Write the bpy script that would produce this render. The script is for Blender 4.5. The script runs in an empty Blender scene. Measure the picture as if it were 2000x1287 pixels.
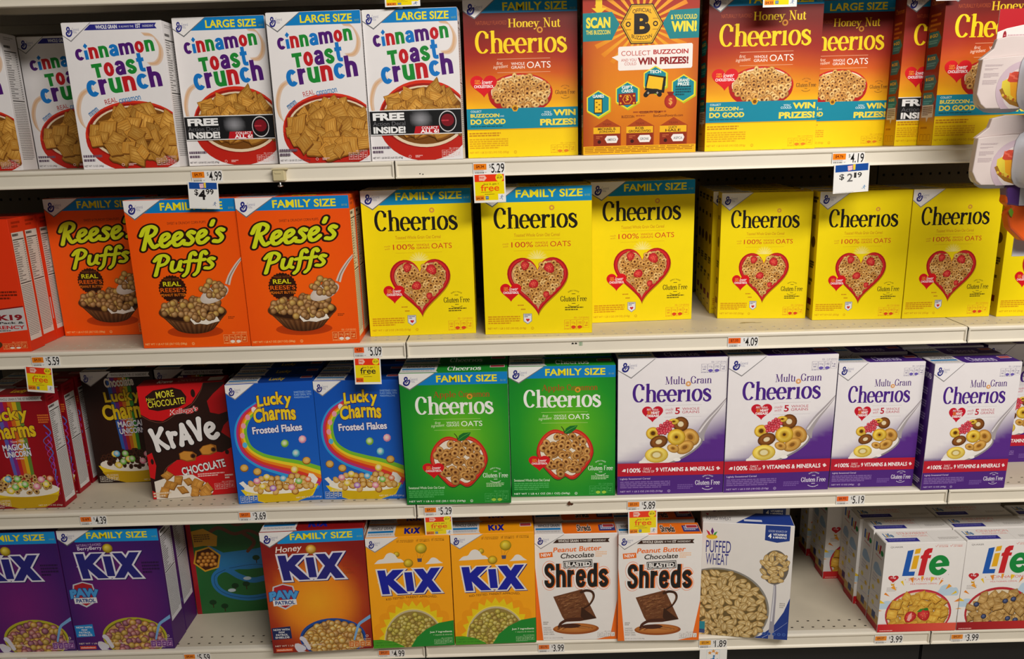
import bpy, math, random
from mathutils import Vector, Matrix
from mathutils.geometry import tessellate_polygon

S = bpy.context.scene
COL = S.collection
PI = math.pi

# ------------------------------------------------------------------ camera
cam = bpy.data.cameras.new('camera')
cam.sensor_width = 36.0
cam.lens = 36.0 * 1479.24 / 2000.0
cam.clip_start = 0.01
cam_o = bpy.data.objects.new('camera', cam)
COL.objects.link(cam_o)
S.camera = cam_o
PITCH, ROLL, YAW = 0.245439, -0.028376, -0.002364
fw = Vector((math.sin(YAW) * math.cos(PITCH), math.cos(YAW) * math.cos(PITCH), -math.sin(PITCH)))
rt = Vector((math.cos(YAW), -math.sin(YAW), 0))
up = rt.cross(fw)
r2 = rt * math.cos(ROLL) + up * math.sin(ROLL)
u2 = -rt * math.sin(ROLL) + up * math.cos(ROLL)
M = Matrix((r2, u2, -fw)).transposed().to_4x4()
M.translation = Vector((-0.37495, -1.59238, 1.31172))
cam_o.matrix_world = M

# ------------------------------------------------------------------ light
S.view_settings.view_transform = 'Standard'
S.view_settings.look = 'None'
S.view_settings.exposure = 0.0
S.view_settings.gamma = 1.0
S.view_settings.use_curve_mapping = False
wd = bpy.data.worlds.new('store')
S.world = wd
wd.use_nodes = True
wd.node_tree.nodes['Background'].inputs[0].default_value = (1.0, 0.93, 0.86, 1)
wd.node_tree.nodes['Background'].inputs[1].default_value = 0.03


def area(name, loc, target, sx, sy, power, color):
    l = bpy.data.lights.new(name, 'AREA')
    l.shape = 'RECTANGLE'
    l.size, l.size_y, l.energy, l.color = sx, sy, power, color
    o = bpy.data.objects.new(name, l)
    COL.objects.link(o)
    o.location = loc
    d = Vector(target) - Vector(loc)
    o.rotation_euler = d.to_track_quat('-Z', 'Y').to_euler()
    return o


area('ceiling_light_tubes', (0.80, -1.85, 2.65), (0.35, 0.0, 0.75), 2.2, 0.45, 79, (1.0, 0.95, 0.89))
area('fill_light_row', (0.3, -2.6, 2.9), (0.0, 0.0, 0.6), 2.6, 0.25, 9, (1.0, 0.94, 0.86))  # weak fill added beside the main light, no fixture of its own

# ------------------------------------------------------------------ colour
def lin(c):
    return c / 12.92 if c <= 0.04045 else ((c + 0.055) / 1.055) ** 2.4


_hx = {}
def H(s):
    if not isinstance(s, str):
        return s
    if s not in _hx:
        _hx[s] = tuple(lin(int(s[i:i + 2], 16) / 255) for i in (0, 2, 4))
    return _hx[s]


def mix(a, b, t):
    a, b = H(a), H(b)
    t = max(0.0, min(1.0, t))
    return tuple(x + (y - x) * t for x, y in zip(a, b))


def mul(a, k):
    return tuple(min(1.0, x * k) for x in H(a))


def ramp(stops, t):
    for (a, ca), (b, cb) in zip(stops, stops[1:]):
        if t <= b:
            return mix(ca, cb, (t - a) / (b - a))
    return H(stops[-1][1])


WH = 'EAE6E4'
# ------------------------------------------------------------------ materials
def mat(name, base=None, rough=0.5, metal=0.0, attr=False, noise=(300, 0.03), bump=(900, 0.03), spec=0.4):
    m = bpy.data.materials.new(name)
    m.use_nodes = True
    nt = m.node_tree
    b = nt.nodes['Principled BSDF']
    b.inputs['Roughness'].default_value = rough
    b.inputs['Metallic'].default_value = metal
    b.inputs['Specular IOR Level'].default_value = spec
    tc = nt.nodes.new('ShaderNodeTexCoord')
    n = nt.nodes.new('ShaderNodeTexNoise')
    n.inputs['Scale'].default_value = noise[0]
    nt.links.new(tc.outputs['Object'], n.inputs['Vector'])
    mr = nt.nodes.new('ShaderNodeMapRange')
    mr.inputs['To Min'].default_value = 1 - noise[1]
    mr.inputs['To Max'].default_value = 1 + noise[1]
    nt.links.new(n.outputs['Fac'], mr.inputs['Value'])
    vm = nt.nodes.new('ShaderNodeVectorMath')
    vm.operation = 'SCALE'
    if attr:
        a = nt.nodes.new('ShaderNodeAttribute')
        a.attribute_name = 'Col'
        nt.links.new(a.outputs['Color'], vm.inputs[0])
    else:
        vm.inputs[0].default_value = H(base)
    nt.links.new(mr.outputs['Result'], vm.inputs['Scale'])
    nt.links.new(vm.outputs['Vector'], b.inputs['Base Color'])
    if bump[1] > 0:
        n2 = nt.nodes.new('ShaderNodeTexNoise')
        n2.inputs['Scale'].default_value = bump[0]
        nt.links.new(tc.outputs['Object'], n2.inputs['Vector'])
        bp = nt.nodes.new('ShaderNodeBump')
        bp.inputs['Strength'].default_value = bump[1]
        bp.inputs['Distance'].default_value = 0.001
        nt.links.new(n2.outputs['Fac'], bp.inputs['Height'])
        nt.links.new(bp.outputs['Normal'], b.inputs['Normal'])
    return m


CARD = mat('printed_card', rough=0.42, attr=True, noise=(40, 0.03), bump=(700, 0.03), spec=0.3)
TAGM = mat('glossy_tag_paper', rough=0.22, attr=True, noise=(60, 0.02), bump=(60, 0.05), spec=0.5)
SHELF = mat('cream_powder_coat', 'E4DCCB', rough=0.40, noise=(9, 0.05), bump=(250, 0.04), spec=0.45)
DECK = mat('worn_shaded_deck', 'C6BBA6', rough=0.45, noise=(14, 0.09), bump=(250, 0.04), spec=0.4)  # worn paint, with shade from the shelf above put into its tone
BACK = mat('shaded_beige_back_panel', '6E6250', rough=0.6, noise=(12, 0.08))  # beige panel, its colour darkened to hold the shade between shelves
BLACK = mat('black_kick_plate', '131214', rough=0.45, noise=(20, 0.15))
FLOOR = mat('floor_tile', 'B9B2A4', rough=0.35, noise=(3, 0.06))
CLIPM = mat('beige_plastic', 'C9BC93', rough=0.4, noise=(50, 0.04))
STEEL = mat('zinc_steel', 'B8BCC2', rough=0.25, metal=1.0)
CUP = mat('dimmed_white_plastic', 'CFCFD6', rough=0.28, noise=(30, 0.02), bump=(100, 0.01))  # white plastic, shade on the cups put into its grey

# ------------------------------------------------------------------ text outlines
_tx = {}
def tmesh(s, bold):
    key = (s, round(bold, 4))
    if key in _tx:
        return _tx[key]
    cu = bpy.data.curves.new('t', 'FONT')
    cu.body = s
    cu.offset = bold
    cu.resolution_u = 4
    cu.fill_mode = 'FRONT'
    ob = bpy.data.objects.new('t', cu)
    COL.objects.link(ob)
    dg = bpy.context.evaluated_depsgraph_get()
    ev = ob.evaluated_get(dg)
    me = ev.to_mesh()
    me.calc_loop_triangles()
    V = [(v.co.x, v.co.y) for v in me.vertices]
    F = [tuple(t.vertices) for t in me.loop_triangles]
    ev.to_mesh_clear()
    bpy.data.objects.remove(ob)
    bpy.data.curves.remove(cu)
    if not V:
        V = [(0, 0), (0.1, 0), (0, 0.1)]
        F = []
    _tx[key] = (V, F)
    return _tx[key]


def lay(V, dx=0.0, dy=0.0, l=0.0):
    return [(q[0] + dx, q[1] + dy, (q[2] if len(q) > 2 else 0.0) + l) for q in V]


def bbox(V):
    xs = [v[0] for v in V]
    ys = [v[1] for v in V]
    return min(xs), min(ys), max(xs), max(ys)


def catmull(p, n=6, closed=False):
    if len(p) < 3:
        return list(p)
    out = []
    m = len(p)
    rng = range(m if closed else m - 1)
    for i in rng:
        if closed:
            a, b, c, d = p[(i - 1) % m], p[i], p[(i + 1) % m], p[(i + 2) % m]
        else:
            b, c = p[i], p[i + 1]
            a = p[i - 1] if i > 0 else (2 * b[0] - c[0], 2 * b[1] - c[1])
            d = p[i + 2] if i + 2 < m else (2 * c[0] - b[0], 2 * c[1] - b[1])
        for k in range(n):
            t = k / n
            out.append(tuple(0.5 * (2 * b[j] + (c[j] - a[j]) * t + (2 * a[j] - 5 * b[j] + 4 * c[j] - d[j]) * t * t
                                    + (3 * b[j] - a[j] - 3 * c[j] + d[j]) * t ** 3) for j in (0, 1)))
    if not closed:
        out.append(tuple(p[-1][:2]))
    return out


def strip(pts, wfn, cap=0):
    """ribbon along pts; wfn(t, angle) gives its full width; cap 1 = round ends"""
    V, F = [], []
    n = len(pts)
    for i, q in enumerate(pts):
        a = pts[max(0, i - 1)]
        b = pts[min(n - 1, i + 1)]
        dx, dy = b[0] - a[0], b[1] - a[1]
        L = math.hypot(dx, dy) or 1e-9
        w = wfn(i / max(1, n - 1), math.atan2(dy, dx)) / 2
        nx, ny = -dy / L * w, dx / L * w
        l = 1.6 * i / max(1, n - 1)
        V += [(q[0] + nx, q[1] + ny, l), (q[0] - nx, q[1] - ny, l)]
        if i:
            k = 2 * i
            F += [(k - 2, k - 1, k), (k - 1, k + 1, k)]
    if cap:
        for q, t, e in ((pts[0], 0, 1), (pts[-1], 1, -1)):
            a, b = (pts[0], pts[1]) if t == 0 else (pts[-2], pts[-1])
            w = wfn(t, math.atan2(b[1] - a[1], b[0] - a[0])) / 2
            c0 = len(V)
            l = 2.4 + .5 * t
            V.append((q[0], q[1], l))
            V += [(q[0] + w * math.cos(k * PI / 7), q[1] + w * math.sin(k * PI / 7), l) for k in range(14)]
            F += [(c0, c0 + 1 + k, c0 + 1 + (k + 1) % 14) for k in range(14)]
    return V, F


def arc(cx, cy, rx, ry, a0, a1, n=16):
    return [(cx + rx * math.cos(math.radians(a0 + (a1 - a0) * i / n)), cy + ry * math.sin(math.radians(a0 + (a1 - a0) * i / n)))
            for i in range(n + 1)]


# ---- a drawn roman alphabet: strokes of a broad pen, y up, capitals 1 high
# each stroke: (mode, points); n = pen contrast, k = thick, t = thin, s = serif bar at point, d = dot
def _stem(x, y0, y1):
    return [('k', [(x, y0), (x, y1)])]


def _sf(x, y):
    return [('s', [(x, y)])]


ROMAN = {
    'C': (0.62, [('n', arc(0.31, 0.5, 0.25, 0.47, 48, 318, 22)), ('k', [(0.5, 0.66), (0.5, 0.86)])]),
    'G': (0.70, [('n', arc(0.33, 0.5, 0.27, 0.47, 48, 322, 22)), ('k', [(0.55, 0.68), (0.55, 0.88)]), ('k', [(0.55, 0.06), (0.55, 0.42)]), ('s', [(0.55, 0.42)])]),
    'h': (0.58, _stem(0.13, 0, 1) + [('n', [(0.17, 0.46)] + arc(0.30, 0.45, 0.16, 0.19, 140, 0, 8) + [(0.46, 0.3), (0.46, 0)]), ('f', [(0.13, 0.97)])] + _sf(0.13, 0) + _sf(0.46, 0)),
    'n': (0.58, _stem(0.13, 0, 0.64) + [('n', [(0.17, 0.46)] + arc(0.30, 0.45, 0.16, 0.19, 140, 0, 8) + [(0.46, 0.3), (0.46, 0)]), ('f', [(0.13, 0.62)])] + _sf(0.13, 0) + _sf(0.46, 0)),
    'm': (0.86, _stem(0.13, 0, 0.64) + [('n', [(0.17, 0.46)] + arc(0.29, 0.45, 0.14, 0.19, 140, 0, 8) + [(0.43, 0.3), (0.43, 0)]), ('n', [(0.47, 0.46)] + arc(0.6, 0.45, 0.14, 0.19, 140, 0, 8) + [(0.74, 0.3), (0.74, 0)]), ('f', [(0.13, 0.62)])] + _sf(0.13, 0) + _sf(0.43, 0) + _sf(0.74, 0)),
    'e': (0.50, [('n', arc(0.25, 0.325, 0.19, 0.315, 0, 322, 24)), ('t', [(0.08, 0.345), (0.44, 0.345)])]),
    'r': (0.44, _stem(0.13, 0, 0.64) + [('n', [(0.16, 0.42), (0.22, 0.55), (0.31, 0.61), (0.38, 0.57)]), ('d', [(0.37, 0.56)]), ('f', [(0.13, 0.62)])] + _sf(0.13, 0)),
    'i': (0.30, _stem(0.14, 0, 0.64) + [('f', [(0.14, 0.62)])] + _sf(0.14, 0)),
    'j': (0.30, _stem(0.14, 0, 0.64) + [('f', [(0.14, 0.62)]), ('d', [(0.13, 0.86)])] + _sf(0.14, 0)),
    'l': (0.30, _stem(0.14, 0, 1) + [('f', [(0.14, 0.97)])] + _sf(0.14, 0)),
    'o': (0.54, [('n', arc(0.27, 0.325, 0.2, 0.315, 0, 360, 26))]),
    's': (0.44, [('n2', catmull([(0.36, 0.5), (0.29, 0.61), (0.2, 0.635), (0.1, 0.57), (0.1, 0.45), (0.22, 0.35), (0.35, 0.25), (0.37, 0.12), (0.26, 0.015), (0.13, 0.03), (0.06, 0.16)], 5)), ('t', [(0.37, 0.44), (0.37, 0.62)]), ('t', [(0.06, 0.03), (0.06, 0.2)])]),
    'H': (0.78, _stem(0.15, 0, 1) + _stem(0.61, 0, 1) + [('t', [(0.15, 0.5), (0.61, 0.5)])] + _sf(0.15, 0) + _sf(0.61, 0) + _sf(0.15, 1) + _sf(0.61, 1)),
    'N': (0.80, [('t', [(0.14, 0), (0.14, 1)]), ('k', [(0.12, 0.98), (0.62, 0.02)]), ('t', [(0.62, 0), (0.62, 1)])] + _sf(0.14, 0) + _sf(0.12, 1) + _sf(0.62, 1)),
    'M': (0.96, [('t', [(0.14, 0), (0.16, 1)]), ('k', [(0.16, 0.98), (0.45, 0.03)]), ('t', [(0.45, 0.03), (0.74, 0.98)])] + _stem(0.78, 0, 1) + _sf(0.14, 0) + _sf(0.14, 1) + _sf(0.78, 0) + _sf(0.8, 1)),
    'u': (0.58, [('n', [(0.13, 0.62), (0.13, 0.2)] + arc(0.28, 0.19, 0.15, 0.17, 180, 320, 8))] + _stem(0.45, 0, 0.64) + [('f', [(0.13, 0.62)]), ('f', [(0.45, 0.62)])] + _sf(0.48, 0)),
    't': (0.36, [('n', [(0.16, 0.82), (0.16, 0.16), (0.2, 0.03), (0.27, 0.02), (0.34, 0.1)]), ('t', [(0.03, 0.61), (0.34, 0.61)])]),
    'a': (0.50, [('n', catmull([(0.08, 0.5), (0.16, 0.61), (0.28, 0.62), (0.36, 0.5), (0.36, 0.3)], 5)), ('k', [(0.36, 0.45), (0.36, 0.03)]), ('n', arc(0.21, 0.19, 0.14, 0.17, 70, 330, 14)), ('t', [(0.36, 0.03), (0.46, 0.03)]), ('d', [(0.09, 0.49)])]),
    'y': (0.56, [('k', [(0.1, 0.62), (0.28, 0.02)]), ('t', [(0.46, 0.62), (0.28, 0.02), (0.2, -0.22), (0.1, -0.27)]), ('d', [(0.09, -0.24)])] + _sf(0.1, 0.63) + _sf(0.46, 0.63)),
    'A': (0.74, [('t', [(0.1, 0.0), (0.36, 0.98)]), ('k', [(0.36, 0.98), (0.62, 0.0)]), ('t', [(0.2, 0.34), (0.52, 0.34)])] + _sf(0.1, 0) + _sf(0.62, 0)),
    'p': (0.58, _stem(0.13, -0.3, 0.64) + [('n', arc(0.29, 0.325, 0.19, 0.3, 150, -150, 22)), ('f', [(0.13, 0.62)])] + _sf(0.13, -0.3)),
    'F': (0.62, _stem(0.15, 0, 1) + [('t', [(0.15, 0.97), (0.54, 0.97)]), ('t', [(0.15, 0.52), (0.42, 0.52)]), ('t', [(0.54, 0.78), (0.54, 0.99)])] + _sf(0.15, 0) + _sf(0.13, 1)),
    ' ': (0.26, []),
}


def roman(s, thick=0.15, thin=0.045, gap=0.0):
    """verts/tris of a word in the drawn roman letters; also x of each letter centre"""
    V, F, X = [], [], []
    x = 0.0

    def put(v, f):
        k = len(V)
        V.extend(lay(v, x, 0, 3.0 * si))
        F.extend(tuple(i + k for i in t) for t in f)
    for ch in s:
        adv, st = ROMAN[ch]
        for si, (mode, p) in enumerate(st):
            if mode == 'n':
                put(*strip(p, lambda t, a: thin + (thick - thin) * abs(math.sin(a)) ** 1.4))
            elif mode == 'n2':
                put(*strip(p, lambda t, a: thin * 1.3 + (thick * 1.05 - thin) * max(0, -math.cos(a) * math.sin(a) * 2 if False else (math.sin(PI * t) ** 2))))
            elif mode == 'k':
                put(*strip(p, lambda t, a: thick))
            elif mode == 't':
                put(*strip(p, lambda t, a: thin))
            elif mode == 's':
                a, b = p[0]
                w = thick * 0.5 + 0.065
                s0 = b if b < 0.2 else b - thin * 0.8
                put([(a - w, s0), (a + w, s0), (a + w, s0 + thin * 0.8), (a - w, s0 + thin * 0.8)], [(0, 1, 2), (0, 2, 3)])
            elif mode == 'f':
                a, b = p[0]
                put([(a - thick * 0.5 - 0.08, b - 0.02), (a, b - 0.06), (a + thick * 0.5, b + 0.03)], [(0, 1, 2)])
            elif mode == 'd':
                a, b = p[0]
                r = thick * 0.55
                put([(a, b)] + [(a + r * math.cos(k * PI / 6), b + r * math.sin(k * PI / 6)) for k in range(12)], [(0, 1 + k, 1 + (k + 1) % 12) for k in range(12)])
        X.append(x + adv / 2)
        x += adv + gap
    return V, F, X


# ---- a round brush alphabet (one width, round ends)
BRUSH = {
    'R': (0.62, [[(0.1, -0.02), (0.16, 0.5), (0.22, 0.93)], [(-0.02, 0.62), (0.08, 0.9), (0.32, 0.98), (0.5, 0.84), (0.44, 0.62), (0.22, 0.5)], [(0.24, 0.5), (0.36, 0.2), (0.48, 0.03), (0.6, 0.1)]]),
    'e': (0.44, [[(0.06, 0.27), (0.24, 0.33), (0.35, 0.46), (0.27, 0.58), (0.12, 0.5), (0.07, 0.26), (0.15, 0.05), (0.3, 0.05), (0.44, 0.2)]]),
    's': (0.40, [[(0.34, 0.52), (0.22, 0.58), (0.13, 0.48), (0.24, 0.33), (0.32, 0.18), (0.22, 0.03), (0.04, 0.06)]]),
    "'": (0.16, [[(0.12, 0.96), (0.08, 0.8)]]),
    'P': (0.60, [[(0.08, -0.1), (0.15, 0.5), (0.2, 0.93)], [(-0.02, 0.7), (0.12, 0.93), (0.36, 0.95), (0.52, 0.76), (0.42, 0.5), (0.2, 0.42)]]),
    'u': (0.50, [[(0.08, 0.55), (0.06, 0.2), (0.16, 0.04), (0.32, 0.16), (0.4, 0.54)], [(0.4, 0.54), (0.38, 0.16), (0.48, 0.06)]]),
    'f': (0.40, [[(0.44, 0.84), (0.36, 0.97), (0.25, 0.88), (0.22, 0.5), (0.18, -0.06), (0.06, -0.26)], [(0.04, 0.5), (0.4, 0.53)]]),
    'K': (0.72, [[(0.1, 0.96), (0.16, 0.5), (0.18, 0.0)], [(0.6, 0.95), (0.42, 0.72), (0.2, 0.5)], [(0.24, 0.52), (0.4, 0.3), (0.62, 0.02)]]),
    'r': (0.46, [[(0.1, 0.68), (0.12, 0.3), (0.14, 0.02)], [(0.13, 0.42), (0.24, 0.62), (0.4, 0.6)]]),
    'A': (0.62, [[(0.06, 0.02), (0.2, 0.5), (0.32, 0.92)], [(0.32, 0.92), (0.42, 0.5), (0.52, 0.02)], [(0.16, 0.3), (0.46, 0.3)]]),
    'V': (0.58, [[(0.02, 0.92), (0.16, 0.5), (0.28, 0.04)], [(0.28, 0.04), (0.4, 0.5), (0.5, 0.98)]]),
    'E': (0.56, [[(0.08, 0.36), (0.3, 0.4), (0.46, 0.55), (0.36, 0.72), (0.16, 0.66), (0.06, 0.4), (0.16, 0.1), (0.36, 0.02), (0.54, 0.14)]]),
    'g': (0.46, [[(0.36, 0.5), (0.2, 0.58), (0.07, 0.3), (0.16, 0.06), (0.32, 0.2), (0.38, 0.54), (0.34, -0.1), (0.2, -0.3), (0.06, -0.2)]]),
    'o': (0.46, [[(0.22, 0.57), (0.08, 0.4), (0.1, 0.12), (0.24, 0.05), (0.37, 0.25), (0.32, 0.5), (0.22, 0.57)]]),
    'l': (0.26, [[(0.1, 0.4), (0.24, 0.8), (0.16, 0.98), (0.08, 0.6), (0.1, 0.08), (0.24, 0.1)]]),
}


def brush(s, w=0.14, gap=0.0, dy=None, flare=0.0):
    V, F = [], []
    x = 0.0
    ns = 0
    for i, ch in enumerate(s):
        adv, st = BRUSH[ch]
        oy = dy[i] if dy else 0
        for p in st:
            v, f = strip(catmull(p, 6), lambda t, a: w * (1 + flare * (abs(2 * t - 1) ** 2)), 1)
            k = len(V)
            V += lay(v, x, oy, 3.2 * ns)
            ns += 1
            F += [tuple(q + k for q in t) for t in f]
        x += adv + gap
    return V, F


# ---- heavy condensed letters, all about one height
_n = [[(.14, 0), (.14, 1)], [(.14, .60), (.2, .80), (.36, .87), (.52, .79), (.57, .58), (.57, 0)]]
ROUND = {
    'n': _n, 'h': [[(.14, 0), (.14, 1.36)], _n[1]],
    'm': _n + [[(.57, .60), (.63, .80), (.79, .87), (.95, .79), (1.0, .58), (1.0, 0)]],
    'i': [[(.14, 0), (.14, .80)]],
    'S': [[(.58, .98), (.56, 1.13), (.44, 1.24), (.26, 1.23), (.14, 1.08), (.17, .86), (.36, .70), (.55, .54), (.58, .30), (.46, .13), (.25, .13), (.13, .27), (.13, .42)]],
    'e': [[(.14, .50), (.57, .50)], [(.57, .50), (.57, .66), (.47, .86), (.25, .86), (.14, .68), (.14, .32), (.25, .13), (.47, .13), (.57, .32)]],
    'd': [[(.57, 0), (.57, 1.36)], [(.57, .68), (.47, .86), (.25, .86), (.14, .68), (.14, .32), (.25, .13), (.47, .13), (.57, .32)]],
    'o': [arc(.36, .5, .22, .37, 0, 360, 24)],
    'C': [arc(.36, .5, .22, .37, 40, 320, 20)], 'c': [arc(.36, .5, .22, .37, 40, 320, 20)],
    'T': [[(0, .87), (.74, .87)], [(.37, .87), (.37, 0)]],
    'a': [[(.14, .70), (.22, .85), (.38, .88), (.52, .80), (.57, .6), (.57, 0)], [(.57, .52), (.34, .52), (.16, .42), (.14, .24), (.25, .12), (.42, .15), (.57, .34)]],
    's': [[(.57, .70), (.46, .87), (.26, .87), (.14, .73), (.22, .58), (.48, .42), (.57, .27), (.46, .12), (.25, .12), (.13, .30)]],
    't': [[(.24, 1.34), (.24, .30), (.31, .15), (.52, .13)], [(.0, .87), (.52, .87)]],
    'r': [[(.14, 0), (.14, 1)], [(.14, .58), (.24, .80), (.48, .86)]],
    'u': [[(.14, 1), (.14, .38), (.22, .18), (.38, .13), (.52, .22), (.57, .42)], [(.57, 0), (.57, 1)]],
}


def rmesh(ch, w=.27):
    V, F = [], []
    for n, p in enumerate(ROUND[ch]):
        q = catmull(p, 5) if len(p) in range(3, 14) and ch not in 'T' else p
        v, f = strip(q, lambda t, a: w)
        k = len(V)
        V += lay(v, 0, 0, 2 * n)
        F += [tuple(j + k for j in g) for g in f]
    return V, F


# ------------------------------------------------------------------ printed art
EPS = 7e-6
class Art:
    """flat print on a panel w x h metres; u, v run 0..100 from the top left corner"""
    def __init__(s, w, h):
        s.w, s.h = w, h
        s.V, s.C, s.K, s.F = [], [], [], []
        s.k = 0
        s.G = {}         # height of the ink so far, on a coarse grid
        s.a = w / h      # a length of 1 % of the width is s.a % of the height

    def put(s, pts, faces, cols, step=True):
        """pts in u,v; cols one colour or a list"""
        b = len(s.V)
        us, vs = [q[0] for q in pts], [q[1] for q in pts]
        c0, c1 = max(0, int(min(us) * .6)), min(60, int(max(us) * .6))
        r0, r1 = max(0, int(min(vs) * .6)), min(60, int(max(vs) * .6))
        cells = [(i, j) for i in range(c0, c1 + 1) for j in range(r0, r1 + 1)]
        G = s.G
        if step:
            s.k = max((G.get(q, 0) for q in cells), default=0) + 1
        K = [s.k + (q[2] if len(q) > 2 else 0) for q in pts]
        s.V += [(q[0] * s.w / 100, q[1] * s.h / 100) for q in pts]
        s.K += K
        top = max(K, default=s.k)
        for q in cells:
            if G.get(q, 0) < top:
                G[q] = top
        if isinstance(cols, list):
            s.C += [H(c) for c in cols]
        else:
            s.C += [H(cols)] * len(pts)
        s.F += [tuple(i + b for i in f) for f in faces]

    def rect(s, u0, v0, u1, v1, c, c2=None, step=True):
        cols = c if c2 is None else [c, c, c2, c2]
        s.put([(u0, v0), (u1, v0), (u1, v1), (u0, v1)], [(0, 1, 2), (0, 2, 3)], cols, step)

    def grid(s, u0, v0, u1, v1, nx, ny, fn):
        P = [(u0 + (u1 - u0) * i / nx, v0 + (v1 - v0) * j / ny) for j in range(ny + 1) for i in range(nx + 1)]
        F = []
        for j in range(ny):
            for i in range(nx):
                k = j * (nx + 1) + i
                F += [(k, k + 1, k + nx + 2), (k, k + nx + 2, k + nx + 1)]
        s.put(P, F, [fn(u, v) for u, v in P])

    def poly(s, pts, c, step=True):
        T = tessellate_polygon([[Vector((p[0] * s.w, p[1] * s.h, 0)) for p in pts]])
        s.put(pts, T, c, step)

    def ell(s, cu, cv, ru, rv=None, c='FFFFFF', cc=None, n=28, rot=0, step=True, off=(0, 0)):
        rv = ru * s.a if rv is None else rv
        cr, sr = math.cos(rot), math.sin(rot)
        P = [(cu + off[0] * ru, cv + off[1] * rv)]
        for i in range(n):
            x, y = ru * math.cos(2 * PI * i / n), rv / s.a * math.sin(2 * PI * i / n)
            P.append((cu + x * cr - y * sr, cv + (x * sr + y * cr) * s.a))
        s.put(P, [(0, 1 + i, 1 + (i + 1) % n) for i in range(n)], [cc or c] + [c] * n, step)

    def oring(s, cu, cv, ru, w, c, a0=0, a1=360, rv=None, n=36):
        rv = ru * s.a if rv is None else rv
        s.stroke([(cu + ru * math.cos(math.radians(a0 + (a1 - a0) * i / n)), cv + rv * math.sin(math.radians(a0 + (a1 - a0) * i / n))) for i in range(n + 1)], w, c)

    def stroke(s, pts, w, c, w2=None, cap=0, smooth=0, mid=None):
        if smooth:
            pts = catmull(pts, smooth)
        p = [(u, v / s.a) for u, v in pts]
        w2 = w if w2 is None else w2

        def wf(t, a):
            if mid is not None:
                return (w + (mid - w) * t * 2) if t < 0.5 else (mid + (w2 - mid) * (t * 2 - 1))
            return w + (w2 - w) * t
        V, F = strip(p, wf, cap)
        s.put([(q[0], q[1] * s.a, q[2]) for q in V], F, c)

    def fit(s, V, F, u0, v0, u1, v1, c, rot=0, shear=0, warp=None, bb=None):
        """lay outlines (y up) into the box; rot in degrees, positive = rising to the right"""
        x0, y0, x1, y1 = bb or bbox(V)
        if shear:
            V = [(q[0] + shear * (q[1] - y0),) + tuple(q[1:]) for q in V]
            if not bb:
                x0, y0, x1, y1 = bbox(V)
        W, Hh = (x1 - x0) or 1, (y1 - y0) or 1
        P = []
        cu, cv = (u0 + u1) / 2, (v0 + v1) / 2
        cr, sr = math.cos(math.radians(-rot)), math.sin(math.radians(-rot))
        for q in V:
            x, y = q[0], q[1]
            u, v = u0 + (x - x0) / W * (u1 - u0), v1 - (y - y0) / Hh * (v1 - v0)
            if warp:
                u, v = warp(u, v)
            if rot:
                du, dv = u - cu, (v - cv) / s.a
                u, v = cu + du * cr - dv * sr, cv + (du * sr + dv * cr) * s.a
            P.append((u, v) + tuple(q[2:]))
        s.put(P, F, c)

    def text(s, t, u0, v0, u1, v1, c, bold=0.0, rot=0, shear=0, out=None, warp=None):
        V0, F0 = tmesh(t, bold)
        if out:
            ow, oc = out
            V1, F1 = tmesh(t, bold + ow)
            s.fit(V1, F1, u0, v0, u1, v1, oc, rot, shear, warp, bb=bbox(V0) if not shear else None)
        s.fit(V0, F0, u0, v0, u1, v1, c, rot, shear, warp)

    def rom(s, t, u0, v0, u1, v1, c, thick=0.15, thin=0.045, rot=0, shear=0, cap=True, gap=0.0):
        V, F, X = roman(t, thick, thin, gap)
        x0, y0, x1, y1 = bbox(V)
        s.fit(V, F, u0, v0, u1, v1, c, rot, shear)
        return [u0 + (x - x0) / (x1 - x0) * (u1 - u0) for x in X]

    def lines(s, u0, v0, u1, v1, n, c, seed=1, fill=0.62, gapp=0.25):
        """tiny unreadable small print: rows of short dashes"""
        r = random.Random(seed)
        P, F = [], []
        dv = (v1 - v0) / n
        for i in range(n):
            u = u0
            end = u1 if i < n - 1 else u0 + (u1 - u0) * r.uniform(0.5, 0.95)
            while u < end:
                L = min(r.uniform(1.2, 4.0) * (u1 - u0) / 30 + 0.4, end - u)
                k = len(P)
                va = v0 + i * dv
                P += [(u, va), (u + L, va), (u + L, va + dv * fill), (u, va + dv * fill)]
                F += [(k, k + 1, k + 2), (k, k + 2, k + 3)]
                u += L + (u1 - u0) / 30 * gapp + 0.25
        s.put(P, F, c)

    def letters(s, t, u0, v0, u1, v1, cols, bold=0.03, rot=0, gap=0.06, dy=None, sc=None, out=None, warp=None, font=None):
        """one colour per letter"""
        V, F, own = [], [], []
        Vo, Fo = [], []
        x = 0.0
        for i, ch in enumerate(t):
            v, f = rmesh(ch, bold) if font else tmesh(ch, bold)
            bx = bbox(v)
            k = sc[i] if sc else 1
            oy = dy[i] if dy else 0
            b = len(V)
            V += [((z[0] - bx[0]) + x, z[1] * k + oy) + tuple(z[2:]) for z in v]
            F += [tuple(j + b for j in g) for g in f]
            own += [cols[i % len(cols)]] * len(v)
            if out:
                v2, f2 = rmesh(ch, bold + out[0]) if font else tmesh(ch, bold + out[0])
                b2 = len(Vo)
                Vo += [((z[0] - bx[0]) + x, z[1] * k + oy) + tuple(z[2:]) for z in v2]
                Fo += [tuple(j + b2 for j in g) for g in f2]
            x += (bx[2] - bx[0]) + gap
        if out:
            s.fit(Vo, Fo, u0, v0, u1, v1, out[1], rot, 0, warp, bb=bbox(V))
        s.fit(V, F, u0, v0, u1, v1, own, rot, 0, warp)

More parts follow.
